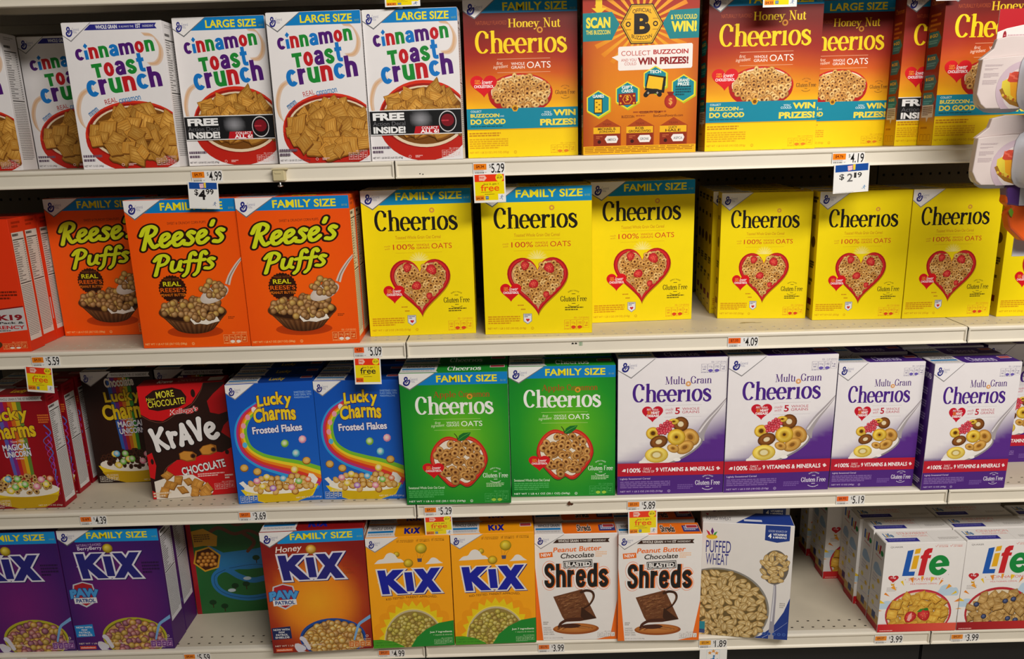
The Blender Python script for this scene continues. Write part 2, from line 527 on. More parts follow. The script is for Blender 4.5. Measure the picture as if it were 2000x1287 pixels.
    def mesh(s, name, place, base=None):
        """place(x, y, off) -> xyz ; triangles are clipped to the panel"""
        V, F, C = [], [], []
        if base:
            V, F, C = list(base[0]), list(base[1]), list(base[2])
        w, h = s.w, s.h
        for f in s.F:
            P = [(s.V[i][0], s.V[i][1], s.C[i], s.K[i]) for i in f]
            if not all(-1e-9 <= p[0] <= w + 1e-9 and -1e-9 <= p[1] <= h + 1e-9 for p in P):
                for ax, lim, sg in ((0, 0, 1), (0, w, -1), (1, 0, 1), (1, h, -1)):
                    Q = []
                    for i, p in enumerate(P):
                        q = P[(i + 1) % len(P)]
                        dp, dq = sg * (p[ax] - lim), sg * (q[ax] - lim)
                        if dp >= 0:
                            Q.append(p)
                        if (dp < 0) != (dq < 0):
                            t = dp / (dp - dq)
                            Q.append((p[0] + (q[0] - p[0]) * t, p[1] + (q[1] - p[1]) * t, mix(p[2], q[2], t), p[3] + (q[3] - p[3]) * t))
                    P = Q
                    if len(P) < 3:
                        break
                if len(P) < 3:
                    continue
            ar = sum(P[i][0] * P[(i + 1) % len(P)][1] - P[(i + 1) % len(P)][0] * P[i][1] for i in range(len(P)))
            if abs(ar) < 1e-13:
                continue
            if ar > 0:
                P = P[::-1]
            b = len(V)
            for p in P:
                V.append(place(p[0], p[1], 0.00012 + p[3] * EPS))
                C.append(p[2])
            F.append(tuple(range(b, b + len(P))))
        return cmesh(name, V, F, C)


def cmesh(name, V, F, C, m=None):
    me = bpy.data.meshes.new(name)
    me.from_pydata(V, [], F)
    at = me.color_attributes.new('Col', 'FLOAT_COLOR', 'POINT')
    flat = []
    for c in C:
        flat += [c[0], c[1], c[2], 1.0]
    at.data.foreach_set('color', flat)
    me.materials.append(m or CARD)
    me.update()
    return me


def slab(x0, x1, y0, y1, z0, z1, bv=0.0008):
    """box with chamfered edges: verts, faces"""
    V, F = [], []
    idx = {}
    for sx in (0, 1):
        for sy in (0, 1):
            for sz in (0, 1):
                X, Y, Z = (x0, x1)[sx], (y0, y1)[sy], (z0, z1)[sz]
                dx, dy, dz = (bv, -bv)[sx], (bv, -bv)[sy], (bv, -bv)[sz]
                for ax, p in enumerate(((X, Y + dy, Z + dz), (X + dx, Y, Z + dz), (X + dx, Y + dy, Z))):
                    idx[(sx, sy, sz, ax)] = len(V)
                    V.append(p)
    q = idx
    for sg in (0, 1):
        a = [q[(sg, 0, 0, 0)], q[(sg, 0, 1, 0)], q[(sg, 1, 1, 0)], q[(sg, 1, 0, 0)]]
        b = [q[(0, sg, 0, 1)], q[(1, sg, 0, 1)], q[(1, sg, 1, 1)], q[(0, sg, 1, 1)]]
        c = [q[(0, 0, sg, 2)], q[(0, 1, sg, 2)], q[(1, 1, sg, 2)], q[(1, 0, sg, 2)]]
        for f in (a, b, c):
            F.append(tuple(f if sg == 0 else f[::-1]))
        for s2 in (0, 1):
            e1 = [q[(sg, s2, 0, 0)], q[(sg, s2, 1, 0)], q[(sg, s2, 1, 1)], q[(sg, s2, 0, 1)]]
            e2 = [q[(sg, 0, s2, 0)], q[(sg, 1, s2, 0)], q[(sg, 1, s2, 2)], q[(sg, 0, s2, 2)]]
            e3 = [q[(0, sg, s2, 1)], q[(1, sg, s2, 1)], q[(1, sg, s2, 2)], q[(0, sg, s2, 2)]]
            F += [tuple(e1 if sg != s2 else e1[::-1]), tuple(e2 if sg == s2 else e2[::-1]), tuple(e3 if sg != s2 else e3[::-1])]
            for s3 in (0, 1):
                t = (q[(sg, s2, s3, 0)], q[(sg, s2, s3, 1)], q[(sg, s2, s3, 2)])
                F.append(t if (sg + s2 + s3) % 2 else t[::-1])
    return V, F


def tag(o, label=None, cat=None, group=None, kind=None):
    for k, v in (('label', label), ('category', cat), ('group', group), ('kind', kind)):
        if v:
            o[k] = v
    return o


def obj(name, me, parent=None):
    o = bpy.data.objects.new(name, me)
    COL.objects.link(o)
    if parent:
        o.parent = parent
    return o


def empty(name, loc, rz=0.0, rx=0.0):
    o = bpy.data.objects.new(name, None)
    o.empty_display_size = 0.03
    COL.objects.link(o)
    o.location = loc
    o.rotation_euler = (rx, 0, rz)
    return o


def simple(name, V, F, m, parent=None, smooth=False):
    me = bpy.data.meshes.new(name)
    me.from_pydata(V, [], F)
    me.materials.append(m)
    if smooth:
        for p in me.polygons:
            p.use_smooth = True
    me.update()
    return obj(name, me, parent)

# ------------------------------------------------------------------ repeated print motifs
BLUE, YEL, NAVY = '0C7FC6', 'F4E51A', '24277E'

def spiral_logo(A, u0, v0, u1, v1, c, w=1.5):
    f = lambda q: [(u0 + (u1 - u0) * x, v0 + (v1 - v0) * y) for x, y in q]
    A.stroke(f([(.58, .36), (.34, .40), (.18, .26), (.28, .06), (.50, .02), (.64, .14), (.58, .34), (.40, .50), (.20, .54)]), w * .7, c, w * .5, 1, 5, w)
    A.stroke(f([(.74, .40), (1.0, .36), (.98, .62), (.80, .88), (.46, 1.0), (.14, .92), (.02, .74), (.12, .56), (.32, .54), (.46, .66), (.40, .78)]), w * .6, c, w * .5, 1, 5, w * 1.25)
    A.stroke(f([(.62, .60), (.76, .46)]), w * .6, c, w * .6, 1)


def corner(A, tl=6.6, tip=(10, 11.8), tr=33, band=None, size='FAMILY SIZE', t0=34, t1=91, oz='18 OZ', c=NAVY, vb=8.6, white='EDEAE8', line='8C8A8C'):
    if band:
        A.poly([(tr * .55, 0), (100, 0), (100, vb), (tr * .5, vb)], band)
        A.text(size, t0, 1.9, t1, 7.0, YEL, 0.024)
        if oz:
            A.text(oz, 93.5, 5.6, 98.5, 6.8, '9DB82A')
    A.poly([(0, 0), (tr + 1.0, 0), (tip[0], tip[1] + .9), (0, tl + .7)], mix(line, '3A4A52' if band else line, .5))
    A.poly([(0, 0), (tr, 0), tip, (0, tl)], white)
    spiral_logo(A, 4.2, 2.8, 9.6, 8.6, c)
    A.text('General', 10.2, 3.2, 17.2, 5.2, mix(c, 'FFFFFF', .35))
    A.text('Mills', 10.2, 5.3, 14.6, 6.9, mix(c, 'FFFFFF', .35))


def heart_pts(cu, cv, ru, rv, n=40, sk=0.0):
    P = []
    for i in range(n):
        t = 2 * PI * i / n
        x = 16 * math.sin(t) ** 3 / 16
        y = (13 * math.cos(t) - 5 * math.cos(2 * t) - 2 * math.cos(3 * t) - math.cos(4 * t)) / 15.0
        P.append((cu + ru * (x + sk * y), cv - rv * (y + .09) * 0.97))
    return P


def heart(A, u0, v0, u1, v1, c, sk=0.0):
    A.poly(heart_pts((u0 + u1) / 2, (v0 + v1) / 2, (u1 - u0) / 2, (v1 - v0) / 2, sk=sk), c)


def chol(A, u0, v0, u1, v1):
    heart(A, u0, v0, u1, v1, 'D8121E')
    W, Hh = u1 - u0, v1 - v0
    A.text('CAN', u0 + W * .17, v0 + Hh * .25, u0 + W * .36, v0 + Hh * .33, 'F2A23A', .03)
    A.text('HELP', u0 + W * .17, v0 + Hh * .35, u0 + W * .40, v0 + Hh * .43, 'F2A23A', .03)
    A.text('lower', u0 + W * .43, v0 + Hh * .25, u0 + W * .84, v0 + Hh * .44, 'FFFFFF', .0, 2, .3)
    A.text('CHOLESTEROL', u0 + W * .14, v0 + Hh * .47, u0 + W * .88, v0 + Hh * .59, 'FFFFFF', .02)


def gluten(A, u0, v0, u1, v1, c):
    """Gluten Free seal; the box is that of the two words"""
    W, Hh = u1 - u0, v1 - v0
    cu, cv = (u0 + u1) / 2, (v0 + v1) / 2
    A.rom('Gluten', u0, v0, u0 + W * .58, v1, c, .13, .06)
    A.rom('Free', u0 + W * .63, v0, u1, v1, c, .13, .06)
    R = W * .33
    V0, F0 = tmesh('SIMPLY MADE', 0)
    x0, y0, x1, y1 = bbox(V0)
    V = []
    for x, y in V0:
        a = ((x - x0) / (x1 - x0) - .5) * 1.35
        r = R + ((y - y0) / (y1 - y0) - .5) * W * .055
        V.append((cu + r * math.sin(a), cv - r * math.cos(a) * A.a * .95))
    A.put(V, F0, c)
    for i in range(9):          # the lower line is too small to read
        a = -.68 + i * .155
        A.stroke([(cu + R * math.sin(a + d), cv + R * math.cos(a + d) * A.a * .95) for d in (0, .05, .1)], W * .03, c)
    for k in (-1, 1):
        vv = cv + k * Hh * .85
        A.stroke([(cu - W * .07, vv), (cu + W * .07, vv)], W * .014, c)
        for q in (-.05, 0, .05):
            A.ell(cu + W * q, vv, W * .016, c=c, n=8)


def facts(A, u0, v0, u1, v1, c, fill=None, lab='100', hl=None):
    """row of four small nutrition boxes"""
    W = (u1 - u0) / 4
    A.text('PER 1 CUP SERVING', u0 + W * 1.6, v0, u1, v0 + (v1 - v0) * .16, c)
    a, b = v0 + (v1 - v0) * .24, v0 + (v1 - v0) * .86
    for i in range(4):
        x0, x1 = u0 + i * W + .35, u0 + (i + 1) * W - .35
        if fill:
            A.rect(x0, a, x1, b, fill)
        A.stroke([(x0, a), (x1, a), (x1, b), (x0, b), (x0, a)], .3, c)
        A.text((lab, '0.5g', '190', '1g')[i], x0 + W * .16, a + (b - a) * .2, x1 - W * .16, a + (b - a) * .55, c, .01)
        if i in (1, 2) and hl:
            A.ell((x0 + x1) / 2, b - (b - a) * .1, W * .38, (b - a) * .2, hl, n=14)
        else:
            A.rect(x0 + W * .2, a + (b - a) * .66, x1 - W * .2, a + (b - a) * .78, c)
    A.lines(u0, v0 + (v1 - v0) * .92, u1, v1, 1, c, 7)


def netwt(A, t, u0, v0, u1, v1, c, ring=True):
    A.text(t, u0, v0, u1, v1, c, .012)
    if ring:
        A.oring(u1 + 6, (v0 + v1) / 2, 1.2, .3, c, n=14)
        A.text('U', u1 + 5.5, v0 + .2, u1 + 6.5, v1 - .2, c)


# ---- printed food
def oat_ring(A, u, v, r, rot=0.0, sq=1.0, pal=('3B1D08', 'A8662A', 'E3B063', 'C28A44', '8A5524'), hole=.3):
    n = 18
    rad = (hole * .75, hole, .62, .88, 1.0)
    P, C, F = [(u, v)], [pal[0]], []
    cr, sr = math.cos(rot), math.sin(rot)
    for j, q in enumerate(rad):
        for i in range(n):
            a = 2 * PI * i / n
            x, y = r * q * math.cos(a), r * q * sq * math.sin(a)
            xx, yy = x * cr - y * sr, x * sr + y * cr
            P.append((u + xx, v + yy * A.a))
            lt = (-math.cos(a + rot) * .55 - math.sin(a + rot) * .8)
            if j == 1:
                lt = -lt
            k = 1 + (.20 if j else .0) * lt
            C.append(mul(pal[j], k))
    F += [(0, 1 + i, 1 + (i + 1) % n) for i in range(n)]
    for j in range(4):
        for i in range(n):
            a, b = 1 + j * n + i, 1 + j * n + (i + 1) % n
            F += [(a, b, b + n), (a, b + n, a + n)]
    A.put(P, F, C)


def ball(A, u, v, r, pal=('F0D9A0', 'C79A4E', '7A5220'), sq=1.0):
    n = 14
    P, C = [(u - r * .3, v - r * .35 * A.a)], [pal[0]]
    for q, c in ((.62, pal[1]), (1.0, pal[2])):
        for i in range(n):
            a = 2 * PI * i / n
            P.append((u + r * q * math.cos(a), v + r * q * sq * math.sin(a) * A.a))
            C.append(mul(c, 1 + .28 * (-math.cos(a) * .5 - math.sin(a) * .85)))
    F = [(0, 1 + i, 1 + (i + 1) % n) for i in range(n)]
    for i in range(n):
        a, b = 1 + i, 1 + (i + 1) % n
        F += [(a, b, b + n), (a, b + n, a + n)]
    A.put(P, F, C)


def square(A, u, v, r, rng, pal=('E2B266', 'C58B3E', '8E5A20'), streak='9A6326', n=5):
    a = rng.uniform(0, PI)
    sx, sy = rng.uniform(.7, 1.05), rng.uniform(.62, 1.05)
    sh = rng.uniform(-.35, .35)

    def q(x, y):
        x, y = (x + sh * y) * sx, y * sy
        return (u + r * (x * math.cos(a) - y * math.sin(a)), v + r * (x * math.sin(a) + y * math.cos(a)) * A.a)
    E = []
    for (x0, y0), (x1, y1) in (((-1, -1), (1, -1)), ((1, -1), (1, 1)), ((1, 1), (-1, 1)), ((-1, 1), (-1, -1))):
        for k in range(4):
            t = k / 4
            E.append((x0 + (x1 - x0) * t + rng.uniform(-.06, .06), y0 + (y1 - y0) * t + rng.uniform(-.06, .06)))
    O = [q(x * 1.0, y * 1.0) for x, y in E]
    A.put([(x + r * .07, y + r * .16 * A.a) for x, y in O] + [q(0, 0)], [(i, (i + 1) % 16, 16) for i in range(16)], mul(pal[2], rng.uniform(.7, 1.0)))
    tone = rng.uniform(.86, 1.1)
    A.put([q(-.25, -.3)] + [q(x * .9, y * .9) for x, y in E] + O,
          [(0, 1 + i, 1 + (i + 1) % 16) for i in range(16)] + [f for i in range(16) for f in ((1 + i, 1 + (i + 1) % 16, 17 + (i + 1) % 16), (1 + i, 17 + (i + 1) % 16, 17 + i))],
          [mul(pal[0], tone)] + [mul(pal[1], tone)] * 16 + [mul(pal[2], tone)] * 16)
    if streak:
        for k in range(n):
            y = -.7 + 1.4 * k / (n - 1)
            A.stroke([q(-.75, y), q(-.2, y + rng.uniform(-.1, .1)), (q(.3, y + rng.uniform(-.1, .1))), q(.75, y)], r * .07, mix(mul(pal[1], tone), streak, rng.uniform(.2, .7)))


def grain(A, u, v, r, rng, pal=('E6CE9A', 'CBA864', '8F6B34')):
    a = rng.uniform(0, PI)
    ball_pts = 14
    cr, sr = math.cos(a), math.sin(a)

    def q(x, y):
        return (u + r * (x * cr - y * sr), v + r * (x * sr + y * cr) * A.a)
    k = rng.uniform(.88, 1.08)
    P, C = [q(-.1, -.15)], [mul(pal[0], k)]
    for s, c in ((.7, pal[1]), (1.0, pal[2])):
        for i in range(ball_pts):
            t = 2 * PI * i / ball_pts
            P.append(q(s * math.cos(t), s * .56 * math.sin(t)))
            C.append(mul(mix(pal[0], c, .75 if s < 1 else 1), k))
    F = [(0, 1 + i, 1 + (i + 1) % ball_pts) for i in range(ball_pts)]
    for i in range(ball_pts):
        x, y = 1 + i, 1 + (i + 1) % ball_pts
        F += [(x, y, y + ball_pts), (x, y + ball_pts, x + ball_pts)]
    A.put(P, F, C)
    A.stroke([q(-.72, .04), q(0, .1), q(.72, .0)], r * .09, mul(pal[2], .75), r * .03)


def pile(A, inside, box, step, fn, seed=3, jit=.35):
    r = random.Random(seed)
    u0, v0, u1, v1 = box
    pts = []
    j = 0
    v = v0
    while v <= v1:
        u = u0 + (step / 2 if j % 2 else 0)
        while u <= u1:
            p = (u + r.uniform(-jit, jit) * step, v + r.uniform(-jit, jit) * step * A.a)
            if inside(*p):
                pts.append(p)
            u += step
        v += step * .86 * A.a
        j += 1
    r.shuffle(pts)
    pts.sort(key=lambda p: p[1] + r.uniform(-1, 1) * step * A.a * .9)
    for p in pts:
        fn(p[0], p[1], r)


def in_ell(cu, cv, ru, rv):
    return lambda u, v: ((u - cu) / ru) ** 2 + ((v - cv) / rv) ** 2 < 1


def in_poly(P):
    def f(u, v):
        c = False
        n = len(P)
        for i in range(n):
            (x0, y0), (x1, y1) = P[i], P[(i + 1) % n]
            if (y0 > v) != (y1 > v) and u < (x1 - x0) * (v - y0) / (y1 - y0) + x0:
                c = not c
        return c
    return f


def oats(A, inside, box, step, r, seed, dark=False):
    pals = [('3A1C06', '9A5A22', 'E6B466', 'C48C46', '85501F'), ('3A1C06', '8C5120', 'D59E52', 'B07634', '74451A'), ('4A2A10', 'B07A3A', 'F0CB88', 'D3A05A', '95612B')]

    def one(u, v, g):
        oat_ring(A, u, v, r * g.uniform(.88, 1.1), g.uniform(0, PI), g.uniform(.62, 1.0), g.choice(pals), g.uniform(.2, .3))
    pile(A, inside, box, step, one, seed)


def berry(A, u, v, r, rot=0.0):
    P = []
    for i in range(20):
        a = 2 * PI * i / 20
        k = 1.0 - .28 * math.sin(a) * 0 - (.25 if math.sin(a) > .5 else 0) * math.sin(a)
        x, y = r * .85 * math.cos(a) * (1 - .22 * math.sin(a)), r * math.sin(a)
        P.append((u + x * math.cos(rot) - y * math.sin(rot), v + (x * math.sin(rot) + y * math.cos(rot)) * A.a))
    A.put([(u - r * .2, v - r * .2 * A.a)] + P, [(0, 1 + i, 1 + (i + 1) % 20) for i in range(20)], ['EE4A48'] + ['B3101C'] * 20)
    for k in range(7):
        a = k * 2.4
        A.ell(u + r * .5 * math.cos(a) * (k / 7 + .3), v + r * .5 * math.sin(a) * (k / 7 + .3) * A.a, r * .06, c='F4C06A', n=6)


def leaf_sprig(A, cu, cv, w, c):
    A.stroke([(cu - w, cv), (cu, cv + .3), (cu + w, cv)], w * .2, c)


# ------------------------------------------------------------------ box fronts
def f_toast(A, kind):
    A.rect(0, 0, 100, 100, 'ECE8E8')
    # cinnamon swirls
    r = random.Random(5)
    for pts in ([(80, 8.5), (90, 10), (96, 17), (95, 24), (90, 28), (82, 28.5)], [(22, 43), (10, 48), (4.5, 57), (5, 66), (9, 71), (17, 73.5)]):
        P = catmull(pts, 6)
        for k in range(5):
            o = (k - 2) * 1.0
            A.stroke([(u + o * .7, v + o * .5) for u, v in P], .5, mix('D9A262', 'ECE8E8', .15 + .14 * abs(k - 2)), .5, 0, 0, 2.4 - .3 * abs(k - 2))
    if kind == 'small':
        corner(A, 7.7, (7.6, 11.6), 29, white='EFEBEB')
        A.poly([(28.7, 1.3), (95, 1.3), (93, 3.2), (95, 5.1), (22, 5.1)], '2B2A86')
        A.text('WHOLE GRAIN', 34, 1.9, 55.5, 4.4, 'FFFFFF', .02)
        A.text('IS ALWAYS THE', 57.5, 2.6, 72, 3.9, 'E8E8F4')
        A.text('1ST', 74, 1.7, 79, 4.4, 'FFFFFF', .02)
        A.text('INGREDIENT', 81, 2.5, 92, 3.9, 'E8E8F4')
    else:
        corner(A, 6.6, (11.2, 11.6), 35.7, BLUE, 'LARGE SIZE', 36, 91, '16.8 OZ', vb=8.4)
    PU, BL, RE, GR = '4F1A72', '1677C8', 'C31F26', '1E8A34'
    o = 1.1 if kind == 'small' else 0
    A.letters('Cinnamon', 9.5, 13.5 + o, 90, 21.6 + o, [PU, BL, RE, GR, BL, PU, RE, GR], .27, 5.5, .09, font=1)
    A.put([(18.6, 14.4 + o), (20.9, 12.5 + o), (23.2, 14.2 + o), (20.9, 16.2 + o)], [(0, 1, 2), (0, 2, 3)], BL)
    A.letters('Toast', 24, 21.4 + o, 78.0, 34.6 + o, [GR, RE, PU, GR, BL], .27, 5.5, .09, font=1, dy=[0, 0, 0, 0, .02])
    A.letters('Crunch', 15.5, 30.6 + o * 1.3, 93, 46.0 + o * 1.3, [BL, PU, GR, RE, BL, PU], .27, 5.5, .09, font=1, sc=[1.08, 1, 1, 1, 1, 1], dy=[-.06, 0, 0, 0, .03, .06])
    # bowl
    if kind == 'decal':
        cu, cv, ru, rv = 60, 72, 50, 26
    else:
        cu, cv, ru, rv = 60, 77, 53, 24
    A.ell(cu, cv + 1, ru, rv + 1, 'D8331E', n=44)
    A.poly([(cu - ru * .99, cv + 1)] + [(cu + ru * math.cos(a) * 1.0, cv + 3 + (rv * .98) * math.sin(a)) for a in [PI - PI * i / 20 for i in range(21)]], 'BF2418')
    A.ell(cu, cv - 2, ru * .95, rv * .84, '9E1D14', n=40)
    A.ell(cu + 1, cv - 1.6, ru * .91, rv * .80, 'E8D4B4', n=40)
    A.ell(cu + 1, cv - 2, ru * .86, rv * .74, '7A4A18', n=40)

    def sq(u, v, g):
        square(A, u, v, g.uniform(6.2, 10.4), g, (mul('E2AC52', g.uniform(.8, 1.1)), mul('C88C36', g.uniform(.72, 1.08)), '84501A'))
    inside = in_ell(cu + 1, cv - (.5 if kind != 'decal' else 4.5), ru * .84, rv * (.70 if kind != 'decal' else .62))
    pile(A, inside, (cu - ru, cv - rv, cu + ru, cv + rv), 8.6, sq, 11 if kind != 'decal' else 12, .4)
    if kind != 'decal':
        A.text('mmm', 14, 58.5, 25, 61.5, '2F79B8', .0, 33)
        for k in range(4):
            A.ell(26.5 + k * 1.6, 58.6 - k * .5, .35, c='B07070', n=8)
        A.text('REAL', 32.3, 51, 45, 54.4, 'C4504E', .0, 12)
        A.letters('cınnamon', 47, 50.6, 69.5, 53.6, ['3A82BE'], .0, 8, .07)
    else:
        A.rect(1, 65.6, 100, 82.4, 'E9E9EA')
        A.rect(1, 66.2, 100, 81.8, '19191B')
        A.text('FREE', 4.2, 67.3, 38.4, 72.4, 'F4F4F4', .05)
        A.text('Action Decal', 4, 73.2, 39, 76.0, '6E6E72')
        A.text('INSIDE!', 4, 76.6, 39, 81.2, 'F4F4F4', .045)
        A.grid(44, 66.2, 74, 77, 12, 5, lambda u, v: mix('9C9CA2', '19191B', min(1, math.hypot((u - 56) / 13, (v - 72) / 6))))
        A.poly([(50, 76.9), (75.6, 76.9), (75.6, 81.8), (48, 81.8)], 'C01A24')
        A.text('COLLECT', 56.5, 77.2, 74, 78.9, 'FFFFFF', .02)
        A.text('ALL 6!', 55, 79.1, 75, 81.6, 'FFFFFF', .035)
        A.ell(85, 74, 9.5, 7.2, 'D8D8DA', n=24)
        A.ell(85, 74, 8.7, 6.5, '1A1214', n=24)
        A.ell(85, 73.2, 7, 4.2, '7E1420', n=20)
        A.lines(78.5, 73.0, 91.5, 74.4, 1, 'D0404A', 4)
    A.lines(1.5, 90, 21, 95.8, 2, '6B5A6B', 3, .6)
    A.text({'small': 'NET WT 12 OZ (340g)'}.get(kind, 'NET WT 1 LB 0.8 OZ (16.8 OZ) (476g)'), 1.2, 97.2, {'small': 21}.get(kind, 34), 98.9, '3A3038', .01)
    facts(A, 77, 92, 98, 98.6, 'F3C9C4', lab='130')
    A.oring(42, 97.4, 1.3, .4, 'F3C9C4', n=12)
    A.lines(48, 96.6, 56, 98.4, 2, 'F3C9C4', 8)


HNR = [(0, '5A1512'), (.18, '74180F'), (.36, 'A32414'), (.48, 'D0580F'), (.60, 'EE9A12'), (.69, 'F6B912'), (.82, 'F8CE0A'), (1, 'F9D909')]
def f_honey(A, size):
    A.grid(0, 0, 100, 100, 10, 24, lambda u, v: mix(ramp(HNR, v / 100 + .05 * (1 - abs(u - 50) / 50) * (1 if 20 < v < 62 else 0)), '3A0C0C', .12 * abs(u - 50) / 50 if v < 66 else 0))
    corner(A, 6.3, (10, 10.9), 27.6, '0B86BE', size, 34.6, 91, '19.5 OZ', vb=8.2)
    A.text('NATURALLY FLAVORED', 11, 13.0, 38, 15.4, 'A84A22', -.004)
    A.rom('Honey', 39.2, 12.0, 67, 18.9, 'F2CC22', .14, .05)
    A.rom('Nut', 70, 11.8, 85.2, 17.7, 'F2CC22', .14, .05)
    A.rom('Cheerios', 9.7, 19.0, 90.8, 33.7, 'F7D416', .145, .05)
    A.oring(66.9, 19.2, 2.0, 1.3, 'D08A2C')
    for v in (36.7, 45.2):
        A.rect(28.6, v, 75.7, v + .25, 'E8B08A')
    A.text('first', 28, 38.3, 33.5, 40.4, 'F4D8C0', 0, 4, .3)
    A.text('ingredient', 25, 40.4, 38.2, 43.2, 'F4D8C0', 0, 4, .3)
    A.text('WHOLE', 41, 39.0, 53, 40.8, 'F6E6DC', .01)
    A.text('GRAIN', 41, 41.3, 53, 43.1, 'F6E6DC', .01)
    A.text('OATS', 55, 38.8, 76, 42.9, 'FAF0E8', .0)
    A.ell(48.5, 58.2, 29, 12.2, 'C51C18', n=44)
    A.ell(48.5, 60, 28.5, 12.0, 'B01514', n=40)
    A.ell(49, 57.6, 26.6, 10.6, 'F0DCC0', n=40)
    A.ell(49, 57.9, 26.0, 10.1, 'D8AC70', n=40)
    oats(A, in_ell(49, 58.2, 25, 10.8), (22, 46, 76, 70), 3.8, 3.2, 21)
    chol(A, 4.2, 45.8, 27.9, 61.0)
    gluten(A, 79.8, 57.2, 97.6, 59.9, '4A2A10')
    A.rect(0, 68.1, 100, 81.4, '0C86A0')
    A.rect(0, 81.4, 100, 82.0, 'D9A60C')
    A.text('COLLECT', 3.6, 69.1, 13.3, 70.4, 'E8F4F4', .01)
    A.text('BUZZCOIN', 3.3, 71.3, 29.2, 73.7, 'F3DC4A', .035)
    A.text('AND', 30, 72.6, 33.4, 73.5, 'E8F4F4')
    A.text('DO GOOD', 3.2, 74.8, 34.6, 78.2, 'F3DC4A', .04)
    A.lines(3.2, 79.2, 34, 80.2, 1, '07505E', 2)
    A.text('YOU', 69.5, 70.6, 75.5, 71.9, 'E8F4F4', .01)
    A.text('COULD', 67.2, 72.1, 76.8, 73.5, 'E8F4F4', .01)
    A.text('WIN', 77.8, 69.7, 98, 73.7, 'F3DC4A', .045)
    A.text('PRIZES!', 65.8, 75.6, 98.2, 79.9, 'F3DC4A', .045)
    # small gold seal on the band
    A.ell(43.5, 68.3, 3.0, c='E0A418', n=6)
    A.ell(43.5, 68.3, 1.8, c='7A4A10', n=6)
    A.lines(1.5, 83.6, 30, 86.6, 2, 'C98A10', 3)
    A.lines(1.5, 87.6, 36.5, 94.6, 5, 'DDA60E', 4)
    netwt(A, 'NET WT 1 LB 3.5 OZ (19.5 OZ) (552g)', 1.5, 96.0, 36.8, 97.7, 'C98A10')
    facts(A, 75, 91.2, 97.8, 98.2, 'D79A0C', None, '110', 'E0801C')


def hexagon(A, cu, cv, r, c, rot=0.0, pointy=True):
    o = PI / 2 if pointy else 0
    P = [(cu + r * math.cos(o + rot + k * PI / 3), cv + r * A.a * math.sin(o + rot + k * PI / 3)) for k in range(6)]
    A.poly(P, c)
    return P


